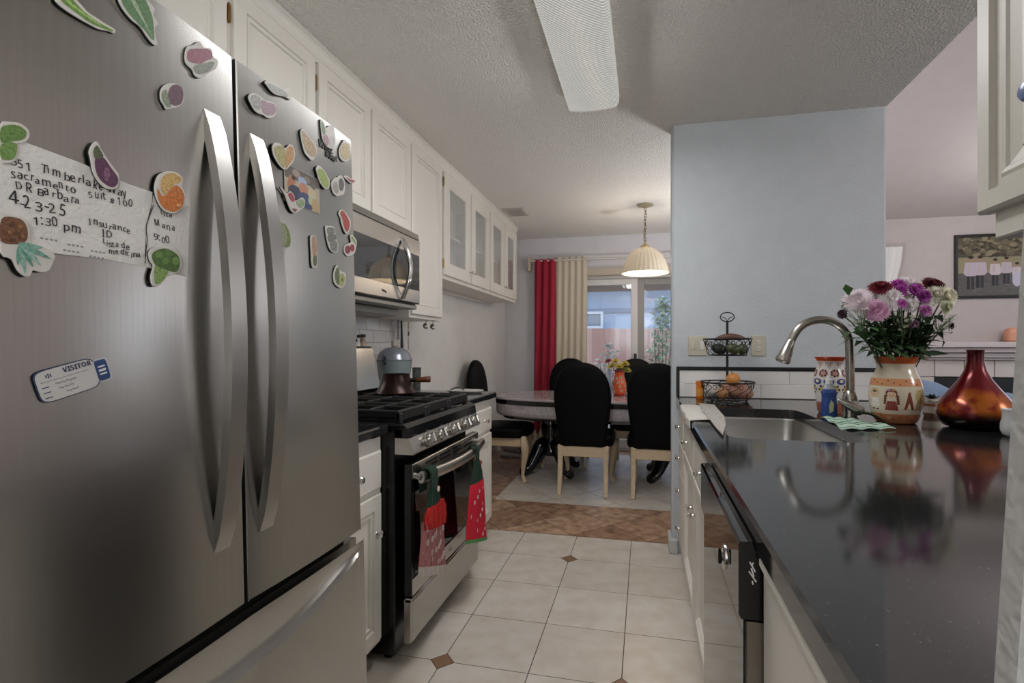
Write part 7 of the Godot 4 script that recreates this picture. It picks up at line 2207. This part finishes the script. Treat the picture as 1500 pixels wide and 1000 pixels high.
	part(t, "dish", stack(S(), at, 0.12, 0.075, 2.6, [[0.02, 0.0], [0.0, 0.012], [0.0, 0.016], [0.012, 0.014]], 40), mat("c2beb6", 0.35))
	part(t, "handle", tube(S(), smooth([at + Vector3(-0.09, 0.016, 0.02), at + Vector3(-0.06, 0.03, 0.02), at + Vector3(-0.02, 0.03, 0.02), at + Vector3(0.0, 0.016, 0.02)], 3), 0.004, 6), mat("3b3733", 0.5))
	# ceiling vent
	var vc := p(-1.215, CEIL, 4.63)
	t = thing("ceiling_vent", "square white air vent in the ceiling past the glass cabinet", "vent", vc)
	var fr := S()
	var up := Transform3D(Basis(Vector3(1, 0, 0), Vector3(0, 0, 1), Vector3(0, -1, 0)), p(-1.315, CEIL - 0.001, 4.76))
	rings(fr, up, 0.20, 0.26, [[0.0, 0.0], [0.0, 0.006], [0.006, 0.01], [0.028, 0.01], [0.032, 0.002]], true)
	part(t, "frame", fr, mat("b5b0a8", 0.5))
	part(t, "dark", box(-1.283, -1.147, CEIL - 0.005, CEIL - 0.002, 4.533, 4.727), mat("3a3631", 0.8))
	for k in 10: part(t, "slat", box(-1.283, -1.147, CEIL - 0.011, CEIL - 0.005, 4.536 + k * 0.0195, 4.546 + k * 0.0195, 0.001), mat("a8a39a", 0.5))
	for k in 6: part(t, "bar", box(-1.28 + k * 0.0235, -1.272 + k * 0.0235, CEIL - 0.012, CEIL - 0.006, 4.533, 4.727, 0.001), mat("a8a39a", 0.5))
	# the long ceiling light: pressed ribbed lens in a white tray
	var lx := -0.262
	t = thing("ceiling_light", "long wraparound ceiling light with a ribbed clear lens", "ceiling light", p(lx, CEIL, 1.93))
	part(t, "tray", box(lx - 0.125, lx + 0.125, CEIL - 0.022, CEIL - 0.001, 1.33, 2.565, 0.004), mat("d6d3cd", 0.5))
	var ln := S()
	var n := 40
	ln.set_smooth_group(1)
	var pr := []
	for i in n + 1:
		var u := sin((-1.0 + 2.0 * i / n) * PI / 2)
		pr.append(Vector2(lx + u * 0.134, CEIL - 0.012 - 0.058 * pow(maxf(0.0, 1.0 - pow(absf(u), 20.0)), 0.5) - 0.012 * (1.0 - u * u)))
	for i in n:
		face(ln, [Vector3(pr[i].x, pr[i].y, -1.34), Vector3(pr[i + 1].x, pr[i + 1].y, -1.34), Vector3(pr[i + 1].x, pr[i + 1].y, -2.555), Vector3(pr[i].x, pr[i].y, -2.555)], Vector3(pr[i].x + pr[i + 1].x - 2 * lx, -0.06, 0))
	var lm := glow("fffdf6", 0.27, "cfcec9")
	var ri := Image.create(128, 128, false, Image.FORMAT_RGB8)
	for j in 128:
		for i in 128:
			var k := 0.5 + 0.5 * sin((i + j) * TAU / 16.0)
			var h := cos((i + j) * TAU / 16.0) * 0.42
			ri.set_pixel(i, j, Color(0.5 + h * 0.9, 0.5 + h * 0.9, 0.72))
	var al := Image.create(128, 128, false, Image.FORMAT_RGB8)
	for j in 128:
		for i in 128:
			var k := 0.86 + 0.14 * sin((i + j) * TAU / 16.0)  # light and shade of the ribs painted in as stripes
			al.set_pixel(i, j, Color(k, k, k))
	lm.albedo_texture = ImageTexture.create_from_image(al)
	lm.emission_texture = lm.albedo_texture
	lm.emission_operator = BaseMaterial3D.EMISSION_OP_MULTIPLY
	lm.normal_enabled = true
	lm.normal_texture = ImageTexture.create_from_image(ri)
	lm.normal_scale = 1.6
	lm.uv1_triplanar = true
	lm.uv1_world_triplanar = true
	lm.uv1_scale = Vector3.ONE * 8.0
	lm.roughness = 0.22
	part(t, "lens", ln, lm)
	for e in [-1.333, -2.562]:
		var ep := PackedVector2Array()
		for q in pr: ep.append(q)
		ep.append(Vector2(lx + 0.13, CEIL - 0.004))
		ep.append(Vector2(lx - 0.13, CEIL - 0.004))
		part(t, "end_cap", prism(S(), ep, e - 0.006, e + 0.006, Transform3D.IDENTITY, 0.0), glow("fff8ee", 0.12, "cfcdc8"))
	# added lamps out of view, placed to fill the rooms with light
	for q in [[3.2, 2.3, 4.6, "added fill globe lamp near the fireplace, out of view", 2.9], [3.4, 2.2, 0.9, "added fill globe lamp at the near end of the living room, out of view", 4.12], [0.0, 1.95, -1.9, "added fill globe lamp behind the viewer", CEIL]]:
		at = p(q[0], q[1], q[2])
		t = thing("added_globe_lamp", q[3], "lamp", at)
		var gp := []
		for i in 13: gp.append(Vector2(0.21 * sin(PI * i / 12.0) if i > 0 and i < 12 else 0.0, -0.21 * cos(PI * i / 12.0)))
		part(t, "globe", lathe(S(), gp, 32, Transform3D(Basis.IDENTITY, at)), glow("fff3e6", 0.4))
		part(t, "cord", tube(S(), [at + Vector3(0, 0.2, 0), p(q[0], q[4] - 0.003, q[2])], 0.006, 6), mat("d6d3cd", 0.5))
	for q in [[0.5, -1.2, "added uplight behind the viewer, fills the ceiling with light"], [3.9, 1.2, "added uplight out of view in the living room, fills its sloping ceiling"], [0.95, 4.2, "added uplight hidden behind the blue wall, fills the dining ceiling"]]:
		at = p(q[0], 0, q[1])
		t = thing("added_floor_lamp", q[2], "lamp", at)
		part(t, "base", lathe(S(), [Vector2(0, 0), Vector2(0.13, 0), Vector2(0.13, 0.015), Vector2(0.03, 0.03), Vector2(0, 0.03)], 28, Transform3D(Basis.IDENTITY, at)), M.steel_dark)
		part(t, "pole", tube(S(), [at + Vector3(0, 0.03, 0), at + Vector3(0, 0.94, 0)], 0.013, 10), M.steel_dark)
		part(t, "bowl", lathe(S(), [Vector2(0, 0.93), Vector2(0.06, 0.935), Vector2(0.16, 0.98), Vector2(0.21, 1.035), Vector2(0.205, 1.038), Vector2(0.15, 0.99), Vector2(0, 0.95)], 32, Transform3D(Basis.IDENTITY, at)), mat("cfcbc4", 0.5))
		part(t, "glow_disc", lathe(S(), [Vector2(0, 1.03), Vector2(0.19, 1.03), Vector2(0.19, 1.04), Vector2(0, 1.045)], 32, Transform3D(Basis.IDENTITY, at)), glow("fff8f0", 1.0))
